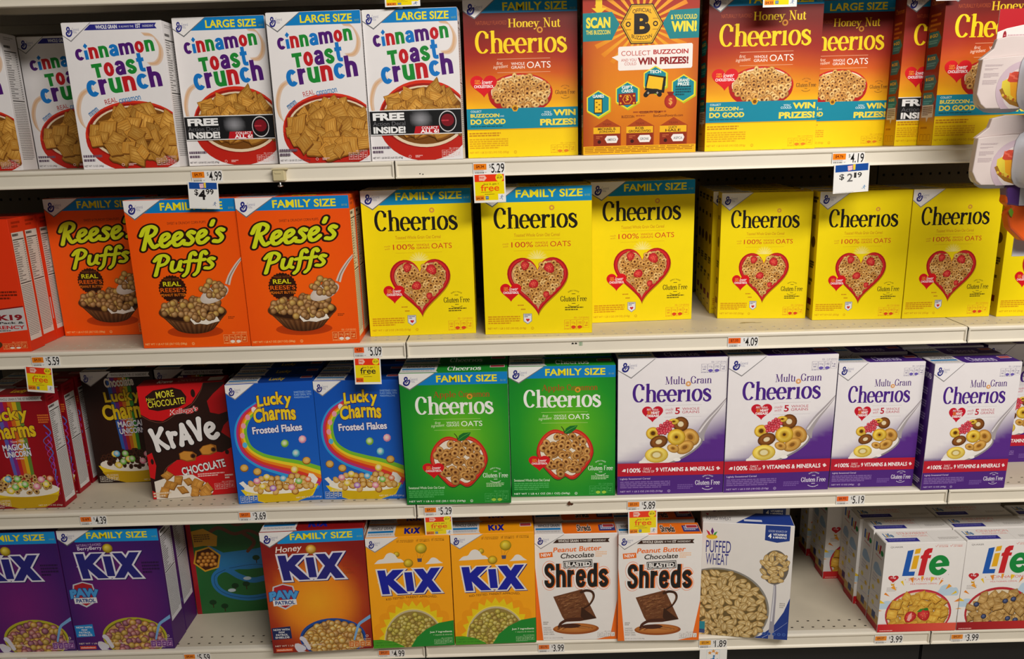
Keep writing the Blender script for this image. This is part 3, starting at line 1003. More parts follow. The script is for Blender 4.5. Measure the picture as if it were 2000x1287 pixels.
def f_honey_back(A):
    A.grid(0, 0, 100, 100, 10, 16, lambda u, v: mix(ramp([(0, '9A2012'), (.1, 'A82A14'), (.3, 'D8700F'), (.6, 'E2860F'), (.85, 'D4740F'), (1, 'D4740F')], v / 100), 'A02A14', .75 * (max(0, abs(u - 52) - 26) / 26) ** 1.6))
    r = random.Random(2)
    for k in range(26):
        a = 2 * PI * k / 26
        A.put([(50, 19), (50 + 44 * math.cos(a - .05), 19 + 28 * math.sin(a - .05)), (50 + 44 * math.cos(a + .05), 19 + 28 * math.sin(a + .05))], [(0, 1, 2)], ['F6C22A', 'E0830F', 'E0830F'])
    A.text('BeeGoodRewards.com', 20, 1.0, 60, 3.0, 'F0D030', .02)
    A.rect(20, 0, 60, .9, 'EAC428')
    A.poly([(11, 2.5), (16.6, 2.5), (16.6, 8.5), (20.7, 8.5), (14, 12.4), (7.5, 8.5), (11, 8.5)], 'F0C41C')
    A.poly([(0, 11.5), (25, 11), (31.7, 18.5), (25, 28), (0, 28.6)], '0B7F86')
    A.poly([(100, 10.3), (75, 11), (68.5, 18.8), (75, 28.3), (100, 28)], '0B7F86')
    A.text('SCAN', 2.8, 14, 23.6, 20.6, 'F3DC3A', .045)
    A.text('THIS BUZZCOIN', 2.8, 21.8, 23.6, 24.4, 'F3DC3A', .02)
    A.text('& YOU COULD', 75.5, 13.7, 97.9, 16.6, 'F3DC3A', .02)
    A.text('WIN!', 76, 17.6, 97.9, 24.2, 'F3DC3A', .05)
    P = hexagon(A, 50.7, 18.8, 18.6, '231608', pointy=False)
    hexagon(A, 50.7, 18.8, 17.6, 'F2BE22', pointy=False)
    hexagon(A, 50.7, 18.8, 16.9, '231608', pointy=False)
    hexagon(A, 50.7, 18.8, 16.4, 'F2B41C', pointy=False)
    A.text('OFFICIAL', 42.5, 9.2, 59, 11.6, '231608', .01, 0, 0, None, lambda u, v: (u, v + ((u - 50.7) / 9) ** 2 * 1.2))
    A.text('BUZZCOIN', 42, 26.0, 59.5, 28.3, '231608', .01, 0, 0, None, lambda u, v: (u, v - ((u - 50.7) / 9) ** 2 * 1.3))
    A.text('B', 44, 12.4, 58, 25, '1C1208', .05)
    for q in (39, 62.4):
        A.oring(q, 18.8, 1.7, 1.0, '1C1208', n=18)
        for w in (15.5, 22):
            A.rect(q - 2.5, w, q + 2.5, w + .3, '7A5010')
    A.poly([(31.5, 32.3), (94, 31.2), (95, 32), (95, 45.5), (94, 46.4), (31.5, 47), (30.5, 46.2), (30.5, 41), (25, 38.6), (30.5, 37.4), (30.5, 33)], 'F1E9E4')
    A.text('COLLECT', 33.2, 35.0, 58.5, 37.9, 'C03A2C', .0)
    A.text('BUZZCOIN', 61, 34.6, 91.3, 37.5, 'B41E1E', .03)
    A.text('AND YOU', 33.1, 39.7, 46.3, 41.5, 'C03A2C')
    A.text('COULD', 36, 42, 46.3, 43.8, 'C03A2C')
    A.text('WIN PRIZES!', 47.6, 39.2, 91.6, 43.8, '8E1616', .045)
    # ring of prize hexagons
    for cu, cv, rr, t, t2 in ((13.3, 67.5, 12, 'GAMES', None), (38.8, 62.4, 12, 'GIFT', 'CARDS'), (63, 53.2, 12, 'TECH', None), (87.8, 59, 12, 'GRAND', 'PRIZE')):
        hexagon(A, cu + .7, cv + .6, rr, 'B8C41C')
        hexagon(A, cu, cv, rr - .3, 'F0DC30')
        hexagon(A, cu, cv, rr - 1.4, '0C8796')
        A.text(t, cu - 5, cv - 6, cu + 5, cv - 4, 'F4F4EC', .03)
        if t2:
            A.text(t2, cu - 5, cv - 3.6, cu + 5, cv - 1.7, 'F4F4EC', .03)
    A.rect(9.5, 64, 17, 73.5, '231608'); A.rect(10.2, 64.6, 16.3, 72.8, 'F2C01E')
    for k in range(4):
        A.rect(11 + (k % 2) * 2.4, 66 + k * 1.5, 12.6 + (k % 2) * 2.4, 66.8 + k * 1.5, '8A6010')
    A.poly([(31, 61.5), (46, 61), (46.6, 68.2), (31.3, 68.8)], '8E1A14')
    hexagon(A, 38.8, 65, 4.4, 'E08A18', pointy=False); hexagon(A, 38.8, 65, 3.6, '8E1A14', pointy=False)
    A.text('$', 37.4, 62.8, 40.2, 67.2, 'F2C01E', .03)
    for q in (33, 44.6):
        A.ell(q, 62.8, .9, c='E8A01C', n=12); A.ell(q, 67.4, .9, c='E8A01C', n=12)
    A.poly([(56.5, 49.5), (72.5, 51.5), (71, 61.6), (54, 59.5)], '1E1810')
    A.poly([(57.4, 50.6), (70.2, 52.2), (68.8, 59.7), (55.4, 58.2)], 'F0BE1E')
    A.stroke([(55, 62.5), (58, 60.6), (65, 60.6), (67, 62.4)], 4.2, '1C1714', 4.2, 1, 5)
    for q in (57, 65):
        A.text('+', q - 1, 60.6, q + 1, 62.2, 'B8B0A0', .03)
    A.ell(76.8, 67, 5.4, 4.6, 'A21E14', 'C8402A', n=22); A.poly([(73.5, 61), (80, 61), (78.3, 63.6), (75.4, 63.6)], '8A1810')
    A.text('$', 75.2, 64.8, 78.4, 69.6, 'E8A84A', .02)
    A.lines(81, 57.4, 94.5, 64, 4, '0A4A58', 5)
    A.lines(44, 72.8, 78, 74.4, 1, 'A85010', 6)
    A.text('CELEBRITY TEAM', 50, 72.7, 68, 74.3, '6A2008', .015)
    A.text('BUZZCOIN', 33.9, 75.2, 45, 76.9, '6A2008', .02)
    A.lines(46.5, 75.2, 60, 76.6, 1, 'A85010', 8)
    A.text('BeeGoodRewards.com', 62, 75.0, 88, 76.7, '6A2008', .01)
    for u0, n1, n2, cc in ((9, 'MICHAEL B.', 'JORDAN', 'AMERICA'), (38.2, 'ROB', 'GRONKOWSKI', 'GRONK'), (67.8, 'LUCY', 'HALE', 'ASPCA')):
        A.poly([(u0, 82.4), (u0 + 12, 77), (u0 + 24.5, 82.2), (u0 + 24.5, 94.4), (u0, 94.4)], 'A8420F')
        A.rect(u0, 82.4, u0 + 23.6, 86.6, 'F0B81C')
        A.text('TEAM', u0 + 8, 79.9, u0 + 15.6, 81.3, '7A2408')
        A.text(n1, u0 + (4 if len(n1) > 5 else 8), 82.7, u0 + (20 if len(n1) > 5 else 15.4), 84.3, '4A1808', .02)
        A.text(n2, u0 + (5 if len(n2) < 8 else 2), 84.6, u0 + (18.6 if len(n2) < 8 else 21.6), 86.2, '4A1808', .02)
        A.rect(u0, 86.6, u0 + 23.6, 94.4, '8E2C10')
        A.poly([(u0 + 10, 90), (u0 + 12, 88), (u0 + 20.5, 88), (u0 + 22, 90), (u0 + 20.5, 92.6), (u0 + 12, 92.6)], 'F0EAE4')
        A.text(cc, u0 + 12.3, 89.6, u0 + 20.2, 91.3, '5A5A66', .01)
        A.lines(u0 + 2.4, 88, u0 + 8, 90, 2, 'C86A3A', 3)
        A.ell(u0 + 5.2, 91.8, 1.6, c='3A0C06', n=14)
    A.rect(0, 94.6, 100, 100, 'F0B416')
    A.lines(1.2, 95.2, 98.5, 99.4, 4, 'A86A10', 9, .5)


def f_puffs(A):
    A.grid(0, 0, 100, 100, 6, 6, lambda u, v: mix('FF6408', 'F2500A', math.hypot((u - 50) / 80, (v - 60) / 80)))
    corner(A, 6.7, (8.5, 12), 33.4, BLUE, 'FAMILY SIZE', 32.5, 88.6, '20.7 OZ', vb=8.5)
    A.text('SWEET & CRUNCHY CORN PUFFS', 37, 14.4, 72, 16.1, '5A2410', .0, 1)
    Y = 'D6E01E'
    for w, c in ((.30, '2A1208'), (.155, Y)):
        V, F = brush("Reese's", w, .02, flare=.12)
        V = [(q[0] + .22 * q[1], q[1], q[2]) for q in V]
        V0, _ = brush("Reese's", .30, .02, flare=.12)
        V0 = [(q[0] + .22 * q[1], q[1]) for q in V0]
        A.fit(V, F, 7.7, 13.6, 91.4, 32.6, c, 4, 0, None, bbox(V0))
    for w, c in ((.30, '2A1208'), (.155, Y)):
        V, F = brush('Puffs', w, .03, flare=.12)
        V = [(q[0] + .22 * q[1], q[1], q[2]) for q in V]
        V0, _ = brush('Puffs', .30, .03, flare=.12)
        V0 = [(q[0] + .22 * q[1], q[1]) for q in V0]
        A.fit(V, F, 16.1, 33.6, 79.6, 52.2, c, 4, 0, None, bbox(V0))
    n = 56
    A.poly([(34.4 + (13 if i % 2 else 12) * math.cos(2 * PI * i / n), 59.2 + (13 if i % 2 else 12) * A.a * math.sin(2 * PI * i / n)) for i in range(n)], '34160A')
    A.text('MADE WITH', 27.5, 51.9, 41.5, 53.4, '8A4A1C')
    A.text('REAL', 26, 54.2, 42.4, 57.3, 'E0D81E', .02)
    A.text("REESE'S", 23, 58.4, 45.6, 61.4, 'F06A14', .01)
    A.text('PEANUT BUTTER', 23, 62.4, 46, 64.2, 'F0801C', .01)
    # cup
    A.ell(50, 89, 26, 4.4, 'C23E06', 'A83204', n=30)
    top, bot, cv, bv = 31.5, 19.5, 75.5, 85
    n = 34
    for i in range(n):
        a0, a1 = PI * i / n, PI * (i + 1) / n
        f = lambda a, R, vv, q: (50 + R * math.cos(a), vv + q * math.sin(a))
        A.put([f(a0, top, cv, 6), f(a1, top, cv, 6), f(a1, bot, bv, 5.6), f(a0, bot, bv, 5.6)], [(0, 1, 2), (0, 2, 3)], ['8A5A34', '6A4022', '3A200E', '4A2A14'] if i % 2 else ['5A341A', '7A4C28', '432410', '2E180A'], i == 0)
    A.ell(50, cv, top, 7.2, '5A3418', n=44)
    A.ell(50, cv + .3, top - 1.6, 6.2, '33190A', n=40)
    A.poly([(46, 80), (52, 79), (58, 80.5), (64, 79), (72, 79), (74, 82), (68, 83), (62, 84.3), (55, 83.5), (50, 84)], 'F1E7DA')
    pal = [('D8B07C', 'A87A48', '5E3C1E'), ('C79A66', '94683C', '523218'), ('E0C070', 'B88C48', '6E481E')]
    pile(A, in_ell(50, 73.0, 29, 7.6), (20, 65, 80, 82), 4.6, lambda u, v, g: ball(A, u, v, g.uniform(2.9, 3.6), g.choice(pal)), 31)
    # spoon
    A.stroke([(101, 39), (95, 44), (88.5, 51), (85, 57)], 1.9, 'D8C8BC', 4.6, 0, 6)
    A.stroke([(100.6, 39.6), (94.6, 44.6), (88, 51.6), (85, 57)], .5, '8E7868', 1.2, 0, 6)
    A.ell(72, 63.6, 14.5, 5.0, 'CDBDB0', 'E8DED4', n=26, rot=-.42)
    pile(A, in_ell(71, 60, 10.6, 5.8), (58, 53, 85, 67), 4.4, lambda u, v, g: ball(A, u, v, g.uniform(2.8, 3.4), g.choice(pal)), 33)
    A.lines(82, 79, 88, 81, 2, '8A3408', 2)
    netwt(A, 'NET WT 1 LB 4.7 OZ (20.7 OZ) (586g)', 1.7, 96.6, 40.6, 98.4, 'FFC47A')
    facts(A, 75.3, 89.8, 97.6, 98.2, 'FFB870', 'E04E08', '120', 'F4E4D4')


def f_puffs_game(A):
    A.rect(0, 0, 100, 100, 'EE3A14')
    Y = 'D6E01E'
    for w, c in ((.30, '2A1208'), (.155, Y)):
        V, F = brush('Puffs', w, .03, flare=.12)
        V0, _ = brush('Puffs', .30, .03)
        A.fit(V, F, 20, 33, 76, 50, c, 4, .22, None, None if w == .3 else None)
    A.lines(66, 53, 96, 60, 3, '7A1E08', 3)
    A.poly([(0, 72), (50, 69), (100, 65), (100, 83), (50, 86), (0, 86)], 'C9C4C2')
    A.poly([(0, 71), (50, 68), (100, 64.4), (100, 65.4), (50, 69), (0, 72)], '8E1410')
    A.text('2K19', 62, 71, 97, 75.5, '8E1A22', .05)
    A.text('Unique Pack &', 40, 76.4, 98, 78.6, '2A2426', .03)
    A.text('CURRENCY', 48, 79.4, 98, 82.2, 'C01A22', .03)
    A.lines(60, 83, 97, 84, 1, '4A3A3A', 3)
    pal = [('D8B07C', 'A87A48', '5E3C1E'), ('C79A66', '94683C', '523218')]
    A.ell(40, 94, 30, 6, '5A3418')
    pile(A, in_ell(40, 91, 28, 5), (8, 84, 72, 97), 7, lambda u, v, g: ball(A, u, v, g.uniform(3.6, 4.4), g.choice(pal)), 31)
    facts(A, 70, 92, 97, 98, 'FFB870', 'D83A08', '120', 'F4E4D4')


def f_oats(A, fam):
    A.rect(0, 0, 100, 100, 'F6DC06')
    if fam:
        corner(A, 7.3, (10.3, 12.1), 33, '0A86BA', 'FAMILY SIZE', 31.7, 91.8, '18 OZ', vb=9.9)
    else:
        corner(A, 7.6, (9, 12.8), 34)
    A.rom('Cheerios', 11.1, 13.2, 87.2, 27.8, '1C1712', .145, .05)
    A.oring(64.0, 14.0, 1.75, 1.25, 'D9963C')
    A.text('Toasted Whole Grain Oat Cereal', 29.2, 30.7, 70.9, 32.9, 'C77A14')
    for v in (34.5, 42.2):
        A.rect(28.6, v, 71.5, v + .2, 'D9AE12')
    A.text('made', 18.4, 36.8, 24.1, 38.1, 'D28A1C', 0, 3, .3)
    A.text('with', 18.9, 38.6, 23.6, 39.9, 'D28A1C', 0, 3, .3)
    A.text('100%', 26.6, 36.4, 46.4, 40.0, 'D0351C', .0)
    A.text('WHOLE', 48.2, 36.4, 60, 37.9, 'D0451C')
    A.text('GRAIN', 48.2, 38.4, 60, 39.9, 'D0451C')
    A.text('OATS', 62.1, 36.3, 80.8, 39.9, 'D0351C', .0)
    for k in range(9):
        a = -PI * (k + .5) / 9
        A.put([(50, 48), (50 + 10 * math.cos(a - .12), 48 + 6.4 * math.sin(a - .12)), (50 + 10 * math.cos(a + .12), 48 + 6.4 * math.sin(a + .12))], [(0, 1, 2)], ['FFF6B0', 'F6DC06', 'F6DC06'])
    P = heart_pts(50, 65.4, 28, 21.4, 60)
    A.poly([(u + .5, v + .8) for u, v in P], 'B48A08')
    A.poly(P, 'B0141C')
    A.poly(heart_pts(50, 65.0, 26.4, 20.0, 60), 'D2262A')
    A.poly(heart_pts(50, 64.8, 24.8, 18.6, 60), 'A01018')
    P = heart_pts(50, 64.8, 24.0, 18.0, 60)
    A.poly(P, 'D0A070')
    oats(A, in_poly(heart_pts(50, 64.6, 23.0, 17.2, 60)), (24, 45, 76, 86), 3.5, 2.85, 41 if fam else 43)
    for u, v, r, t in ((38.5, 52.5, 4.4, .3), (61, 54.4, 5.2, -.7), (46, 65.2, 4.6, 1.2), (57.6, 72.6, 3.2, .2)):
        berry(A, u, v, r, t)
    rg = random.Random(9)
    for k in range(5):
        u, v = rg.uniform(36, 64), rg.uniform(56, 60)
        oat_ring(A, u, v, 3.1, rg.uniform(0, 3), rg.uniform(.7, 1))
    chol(A, 15.1, 63.6, 34.8, 77.3)
    A.lines(31, 79.4, 37, 80.6, 1, 'C77A14', 2)
    A.lines(34, 82.2, 41, 83.6, 1, 'C77A14', 4)
    gluten(A, 70.8, 73.9, 95.2, 77.8, '2C2410')
    A.lines(75, 81.6, 92, 84.6, 2, '6A5A10', 5, .5)
    A.poly([(36, 85.7), (44, 85.7), (44, 91), (40, 93.2), (36, 91)], '7C8AA0')
    A.poly([(36.5, 86.1), (43.5, 86.1), (43.5, 90.8), (40, 92.7), (36.5, 90.8)], 'E6E4E8')
    A.lines(37, 86.4, 43, 88.6, 2, '55607A', 3)
    heart(A, 38.4, 89, 41.8, 91.6, 'C8202A')
    A.lines(3, 87.2, 33, 93.2, 4, 'D79A0E', 6, .6)
    netwt(A, 'NET WT 1 LB 2 OZ (18 OZ) (510g)' if fam else 'NET WT 8.9 OZ (252g)', 2.5, 95.2, 38.3 if fam else 30, 97.0, 'C98A10')
    facts(A, 73.9, 88.6, 97.4, 97.6, 'E08A1C', None, '100', 'D8431C')


def apple_pts(cu, cv, ru, rv, k=1.0, n=60):
    P = []
    for i in range(n):
        a = 2 * PI * i / n
        x, y = math.cos(a), math.sin(a)
        r = 1.0
        if y < 0:
            r -= .20 * math.exp(-(x / .28) ** 2)
        else:
            r += .10 * math.exp(-((abs(x) - .35) / .25) ** 2) - .10 * math.exp(-(x / .14) ** 2)
        w = 1.0 - (.16 * y if y > 0 else 0)
        P.append((cu + ru * k * r * x * w, cv + rv * k * r * y))
    return P


def f_apple(A):
    A.grid(0, 0, 100, 100, 12, 14, lambda u, v: ramp([(0, '8CC826'), (.35, '4FB022'), (.75, '1E9428'), (1.1, '0C7A28')], math.hypot((u - 55) / 62, (v - 50) / 62)))
    corner(A, 7.4, (9.5, 11.6), 33, BLUE, 'FAMILY SIZE', 34.4, 90.4, '20.1 OZ', vb=8.8)
    A.rom('Apple', 30.5, 13.6, 52, 19.4, 'A8501C', .13, .05)
    A.rom('Cinnamon', 54.5, 13.6, 83.3, 18.2, 'A8501C', .13, .05)
    A.rom('Cheerios', 13.5, 17.2, 86.5, 31.2, 'F4F4EE', .15, .055)
    A.oring(64.6, 17.8, 2.0, 1.3, 'E0962C')
    for v in (34.3, 42.5):
        A.rect(30, v, 73.8, v + .25, 'B8DC80')
    A.text('first', 31, 36.0, 36.5, 38, 'DFF0C0', 0, 4, .3)
    A.text('ingredient', 27.3, 38, 39.9, 40.7, 'DFF0C0', 0, 4, .3)
    A.text('WHOLE', 41.8, 36.3, 53.6, 38.0, 'E8F4D8', .01)
    A.text('GRAIN', 41.8, 38.3, 53.6, 40, 'E8F4D8', .01)
    A.text('OATS', 55.6, 36.1, 75.4, 40, 'F4FAEC', .005)
    A.poly(apple_pts(52, 66.2, 27.6, 20.4), '0C5A1E')
    A.poly(apple_pts(52, 65.6, 27.2, 20.2), 'C8221C')
    A.poly(apple_pts(51.8, 65.4, 25.8, 19.0), 'E0442C')
    A.poly(apple_pts(52, 65.6, 24.2, 17.6), '9E1A14')
    P = apple_pts(52, 65.7, 23.6, 17.1)
    A.poly(P, 'F2E6D2')
    pals = [('4A2408', '9A5A26', 'D8A45A', 'B67C3C', '7C4A1C')]
    ip = in_poly(apple_pts(52, 65.9, 22.0, 16.0))
    pile(A, ip, (26, 47, 80, 86), 5.6, lambda u, v, g: oat_ring(A, u, v, g.uniform(3.8, 4.6), g.uniform(0, 3), g.uniform(.65, 1), (('4A2408', '9A5A26', 'DDAA62', 'BA803E', '7C4A1C'), ('4A2408', '8A5020', 'CC9650', 'A87034', '6C4018'))[g.randint(0, 1)], .28), 51)
    A.stroke([(52, 50.6), (50.8, 47.6), (48.6, 45.3)], 1.1, '3A4A18', .7, 0, 5)
    A.poly([(51.5, 50.6), (53, 47), (57, 45), (64.4, 44.6), (62, 48), (58, 50.4), (54, 51.2)], '17702A')
    A.stroke([(52.2, 50.3), (57, 47.6), (63, 45.2)], .5, '5AB040')
    chol(A, 16.9, 66.8, 37.6, 80)
    gluten(A, 74.1, 76.2, 97.9, 79.8, 'F0F8E8')
    A.lines(77, 84, 94, 87.4, 3, 'C4E4B0', 4, .5)
    A.text('Sweetened Whole Grain Oat Cereal', 2.4, 85.9, 36.9, 87.9, 'DCEFD0', .01)
    A.lines(2.4, 89, 36, 95.2, 4, '4FB45A', 3)
    netwt(A, 'NET WT 1 LB 4.1 OZ (20.1 OZ) (569g)', 2.2, 97.0, 56.3, 98.8, 'F0F8EA')
    facts(A, 75, 90, 98, 99, '55B860', None, '110', 'A8D040')


def f_multi(A, big):
    def bg(u, v):
        t = (v - 70 + u * .36) / 21
        return mix('EDE8EA', '5A2A8A', max(0, min(1, t)) ** 1.0) if v < 76.3 else H('4E2480')
    A.grid(0, 0, 100, 100, 16, 30, bg)
    A.rect(0, 86, 100, 100, '50257F')
    corner(A, 7.4, (12, 12.9), 33.2, white='F0ECEE')
    facts(A, 75.8, 2.7, 99, 11.0, '8A84A0', None, '110', '6A5AB0')
    A.rom('Multi', 43.3, 12.9, 61.8, 18.6, '54307E', .13, .05)
    A.rom('Grain', 66.6, 13.0, 86, 18.4, '54307E', .13, .05)
    A.rom('Cheerios', 13.5, 17.6, 86.2, 31.6, '4A2286', .15, .05)
    A.ell(64.6, 18.4, 2.5, c='E0A468', n=20); A.ell(64.6, 18.4, 1.0, c='F4E4DC', n=12)
    heart(A, 22.4, 33.2, 42, 46.0, 'C8142C')
    A.text('MAY reduce', 27, 35.6, 37.5, 37.3, 'F6E0E0', .01)
    A.text('RISK OF', 27.5, 37.6, 31, 40.0, 'F09A3A', .02)
    A.text('HEART', 31, 37.8, 38.6, 39.8, 'FFFFFF', .03)
    A.text('DISEASE', 26.8, 40.2, 38.2, 42.0, 'FFFFFF', .03)
    for v in (33.6, 42.2):
        A.rect(43, v, 77.5, v + .2, 'C8C0C4')
    A.text('made', 43.8, 35.6, 51.4, 37.6, 'CC6A7A', 0, 3, .3)
    A.text('with', 44.4, 38.0, 50.6, 40.0, 'CC6A7A', 0, 3, .3)
    A.text('5', 53, 35.4, 57.5, 40.3, 'BE1A30', .025)
    A.text('WHOLE', 59.6, 35.6, 75.5, 37.4, 'BE3A50')
    A.text('GRAINS', 59.6, 37.9, 75.5, 39.8, 'BE3A50')
    # spoon
    A.stroke([(101, 29), (93, 37), (84, 45.5), (78, 54), (76.5, 60)], 1.5, 'A8A0A4', 9.0, 0, 6)
    A.stroke([(100.5, 30), (92.6, 37.6), (83, 46.2), (76, 54)], .6, 'E4DEE0', 1.6, 0, 6)
    A.ell(50, 69, 32, 7.6, '8E868C', n=40, rot=-.42)
    A.ell(49.6, 68.2, 30.8, 7.0, 'EDE7E0', 'FBF8F2', n=40, rot=-.42)
    for u, v, w in ((24, 75.6, 4), (45, 77.6, 4), (56, 74, 3.4)):
        A.ell(u, v, w, w * A.a * .55, 'F6F2EC', n=16)
    YL = ('5A3408', 'B8860F', 'F2D054', 'D9AC2C', 'A87C1C')
    BR = ('EAD8B0', '7A4414', '8E5420', '6E3C12', '4A260C')
    TN = ('8A5A1E', 'B88030', 'E0B058', 'C08A3C', '8E6024')
    for u, v, r, sq, ro, pal, hole in ((33, 54, 6.6, .95, .2, YL, .36), (68, 57.5, 9.5, .8, .9, TN, .32), (63, 65, 9, .7, -.5, TN, .3), (58.5, 47.6, 7.6, .95, .6, BR, .42), (52, 45.6, 5, .6, 0, YL, .3)):
        oat_ring(A, u, v, r, ro, sq, pal, hole)
    for k in range(26):
        a = k * 2.39996
        q = math.sqrt(k / 26)
        ball(A, 44.4 + 7.6 * q * math.cos(a), 50.2 + 4.6 * q * math.sin(a) - 2.0 * q * math.cos(a), 1.7, ('F28A92', 'D23446', 'A81C30'))
    for u, v, r, sq, ro, pal, hole in ((38.5, 60.4, 8.5, .75, -.3, BR, .4), (52, 65.6, 6, .7, .4, TN, .3), (54.8, 57.2, 8.6, .95, .3, YL, .2), (36.6, 70.2, 11, .72, .0, ('E8DCA8', 'B8901C', 'F4DC70', 'E8C84C', 'C09A30'), .4)):
        oat_ring(A, u, v, r, ro, sq, pal, hole)
    A.rect(0, 76.2, 100, 85.9, 'BE1A30')
    A.poly([(4, 82.2), (6, 80.4), (8, 80.6), (7.4, 82.6)], 'F6E4E4'); A.poly([(93, 80.8), (95, 79.8), (97, 81.6), (94.6, 82.8)], 'F6E4E4')
    A.text('100%', 9.2, 79.9, 21.9, 83.2, 'FFFFFF', .02)
    A.text('DAILY', 24.6, 79.6, 32, 81.3, 'F6D8D8', .01)
    A.text('VALUE OF', 23.4, 81.7, 34.8, 83.4, 'F6D8D8', .01)
    A.text('9 VITAMINS & MINERALS', 36.2, 79.8, 91.1, 83.0, 'FFFFFF', .02)
    A.text('Lightly Sweetened Cereal', 2.6, 87.3, 31, 89.0, 'D8C8E8', .01)
    A.lines(2.6, 90, 50, 95.6, 4, '8464A8', 3)
    A.lines(57, 93, 72, 97, 3, '7654A0', 6)
    gluten(A, 73.7, 90.2, 97.2, 93.8, 'F2ECF6')
    netwt(A, 'NET WT 1 LB 2 OZ (18 OZ) (510g)' if big else 'NET WT 12 OZ (340g)', 2.8, 97.1, 43 if big else 30, 98.7, 'C8B4DC')


MARSH = ['F08AA8', 'F2D22A', '58B8E0', '7CC84A', 'E87A3A', 'B070C8']
def f_lucky_frost(A):
    A.grid(0, 0, 100, 100, 6, 10, lambda u, v: mix('0F52B8', '1A68CC', v / 100))
    corner(A, 6.3, (10, 11.5), 32.7)
    A.text('SWEETENED CORN', 77.6, 7.6, 97.4, 9.2, '9CC4EC'); A.text('FLAKE CEREAL WITH', 77.6, 9.7, 97.4, 11.3, '9CC4EC'); A.text('MARSHMALLOWS', 77.6, 11.9, 95, 13.4, '9CC4EC')
    # rainbow: from the name down round to the right edge
    path = [(36, 18), (20, 26), (12, 38), (15, 53), (30, 63), (52, 69), (75, 74), (101, 82)]
    P = catmull(path, 8)
    cols = ['2F9BE0', 'C0307A', 'E03A2A', 'F08A1C', 'F2D22A', '7CC030']
    n = len(P)
    for k, c in enumerate(cols):
        Q = []
        for i, (u, v) in enumerate(P):
            a = P[max(0, i - 1)]; b = P[min(n - 1, i + 1)]
            dx, dy = b[0] - a[0], (b[1] - a[1]) / A.a
            L = math.hypot(dx, dy)
            wd_ = (11 + 18 * (i / n) ** 1.6)
            o = (k - 2.5) / 6 * wd_
            Q.append((u + dy / L * o, v - dx / L * o * A.a))
        A.stroke(Q, 2.4, c, 5.4)
    for i, (u, v) in enumerate(((30, 21), (22, 27), (16, 34), (13.5, 42), (15, 50))):
        A.ell(u, v, 3.0, 2.5, ['F4E4DA', 'F0A0B0', 'F0A0B0', 'F0A0B0', '58B8E0'][i], n=7)
    PUR = '3A1A5A'
    wp = lambda u, v: (u, v - 1.6 * math.sin((u - 28) / 50 * PI) + (u - 50) * -.03)
    A.letters('Lucky', 34.5, 9.0, 74, 22.4, ['F6D322', 'F2C81C'], .035, 0, .03, sc=[1, 1.12, 1.12, 1.12, 1.05], out=(.035, PUR), warp=wp)
    A.letters('Charms', 28.6, 20.6, 77.4, 32.2, ['F6D322', 'F2C81C'], .035, 0, .03, sc=[1, 1, 1.1, 1.1, 1.1, 1.1], out=(.035, PUR), warp=wp)
    A.text('Frosted Flakes', 25.5, 34.8, 83, 40.8, 'F2EEF6', .028, 2, 0, (.045, '3A2A7A'))
    # marshmallows and flakes in the air
    for u, v, c in ((61.3, 50.3, '8CC83C'), (82.2, 47.6, 'F2A0BC'), (73.1, 59, '58C0D8'), (69.6, 72.9, 'F2CE2A')):
        A.ell(u, v, 4.6, 3.4, mul(c, .7), n=9, rot=.4); A.ell(u - .4, v - .4, 3.8, 2.8, c, 'F6F0D8', n=9, rot=.4)
    for u, v in ((84.5, 65.9), (11.1, 69.4), (25.8, 73.1)):
        A.ell(u, v, 5.2, 3.4, '8E5A14', n=11, rot=-.5); A.ell(u, v - .3, 4.5, 2.8, 'D8A03A', 'EEC878', n=11, rot=-.5)
    # bowl
    A.poly([(3, 82), (8, 80.5), (12, 84), (20, 82), (84, 80), (86, 76.5), (91, 77.5), (96, 82), (93, 86), (60, 92), (14, 91)], 'F2EEE6')
    A.poly([(4, 88), (96, 86), (88, 96), (70, 100), (30, 100), (12, 96)], 'F0D21E')
    A.poly([(8, 93), (92, 91), (84, 97), (66, 100), (34, 100), (16, 97)], 'D9B410')
    A.ell(50, 87.6, 42, 5.4, 'F6F0E0', n=40)

    def flake(u, v, g):
        t = g.uniform(0, 3)
        A.ell(u, v, g.uniform(4, 5.4), g.uniform(2.2, 3.2), '9A6420', n=10, rot=t)
        A.ell(u, v - .3, g.uniform(3.4, 4.4), 2.2, 'D09A40', 'EAC884', n=10, rot=t)
    pile(A, in_ell(52, 85, 40, 7.4), (10, 76, 94, 94), 7.4, flake, 61)
    for i, (u, v) in enumerate(((24, 81), (36, 78), (55, 80), (73, 83), (84, 82), (42, 88), (64, 88), (30, 86))):
        A.ell(u, v, 4.2, 2.7, mul(MARSH[i % 6], .75), n=9); A.ell(u, v - .4, 3.6, 2.2, MARSH[i % 6], 'F8ECE0', n=9)
    facts(A, 2.2, 91.5, 23, 99.2, 'E4ECF8', '1E5CB4', '110')
    A.text('NET WT 13.8 OZ (391g)', 68, 96.6, 98, 98.2, 'F2EEE6')


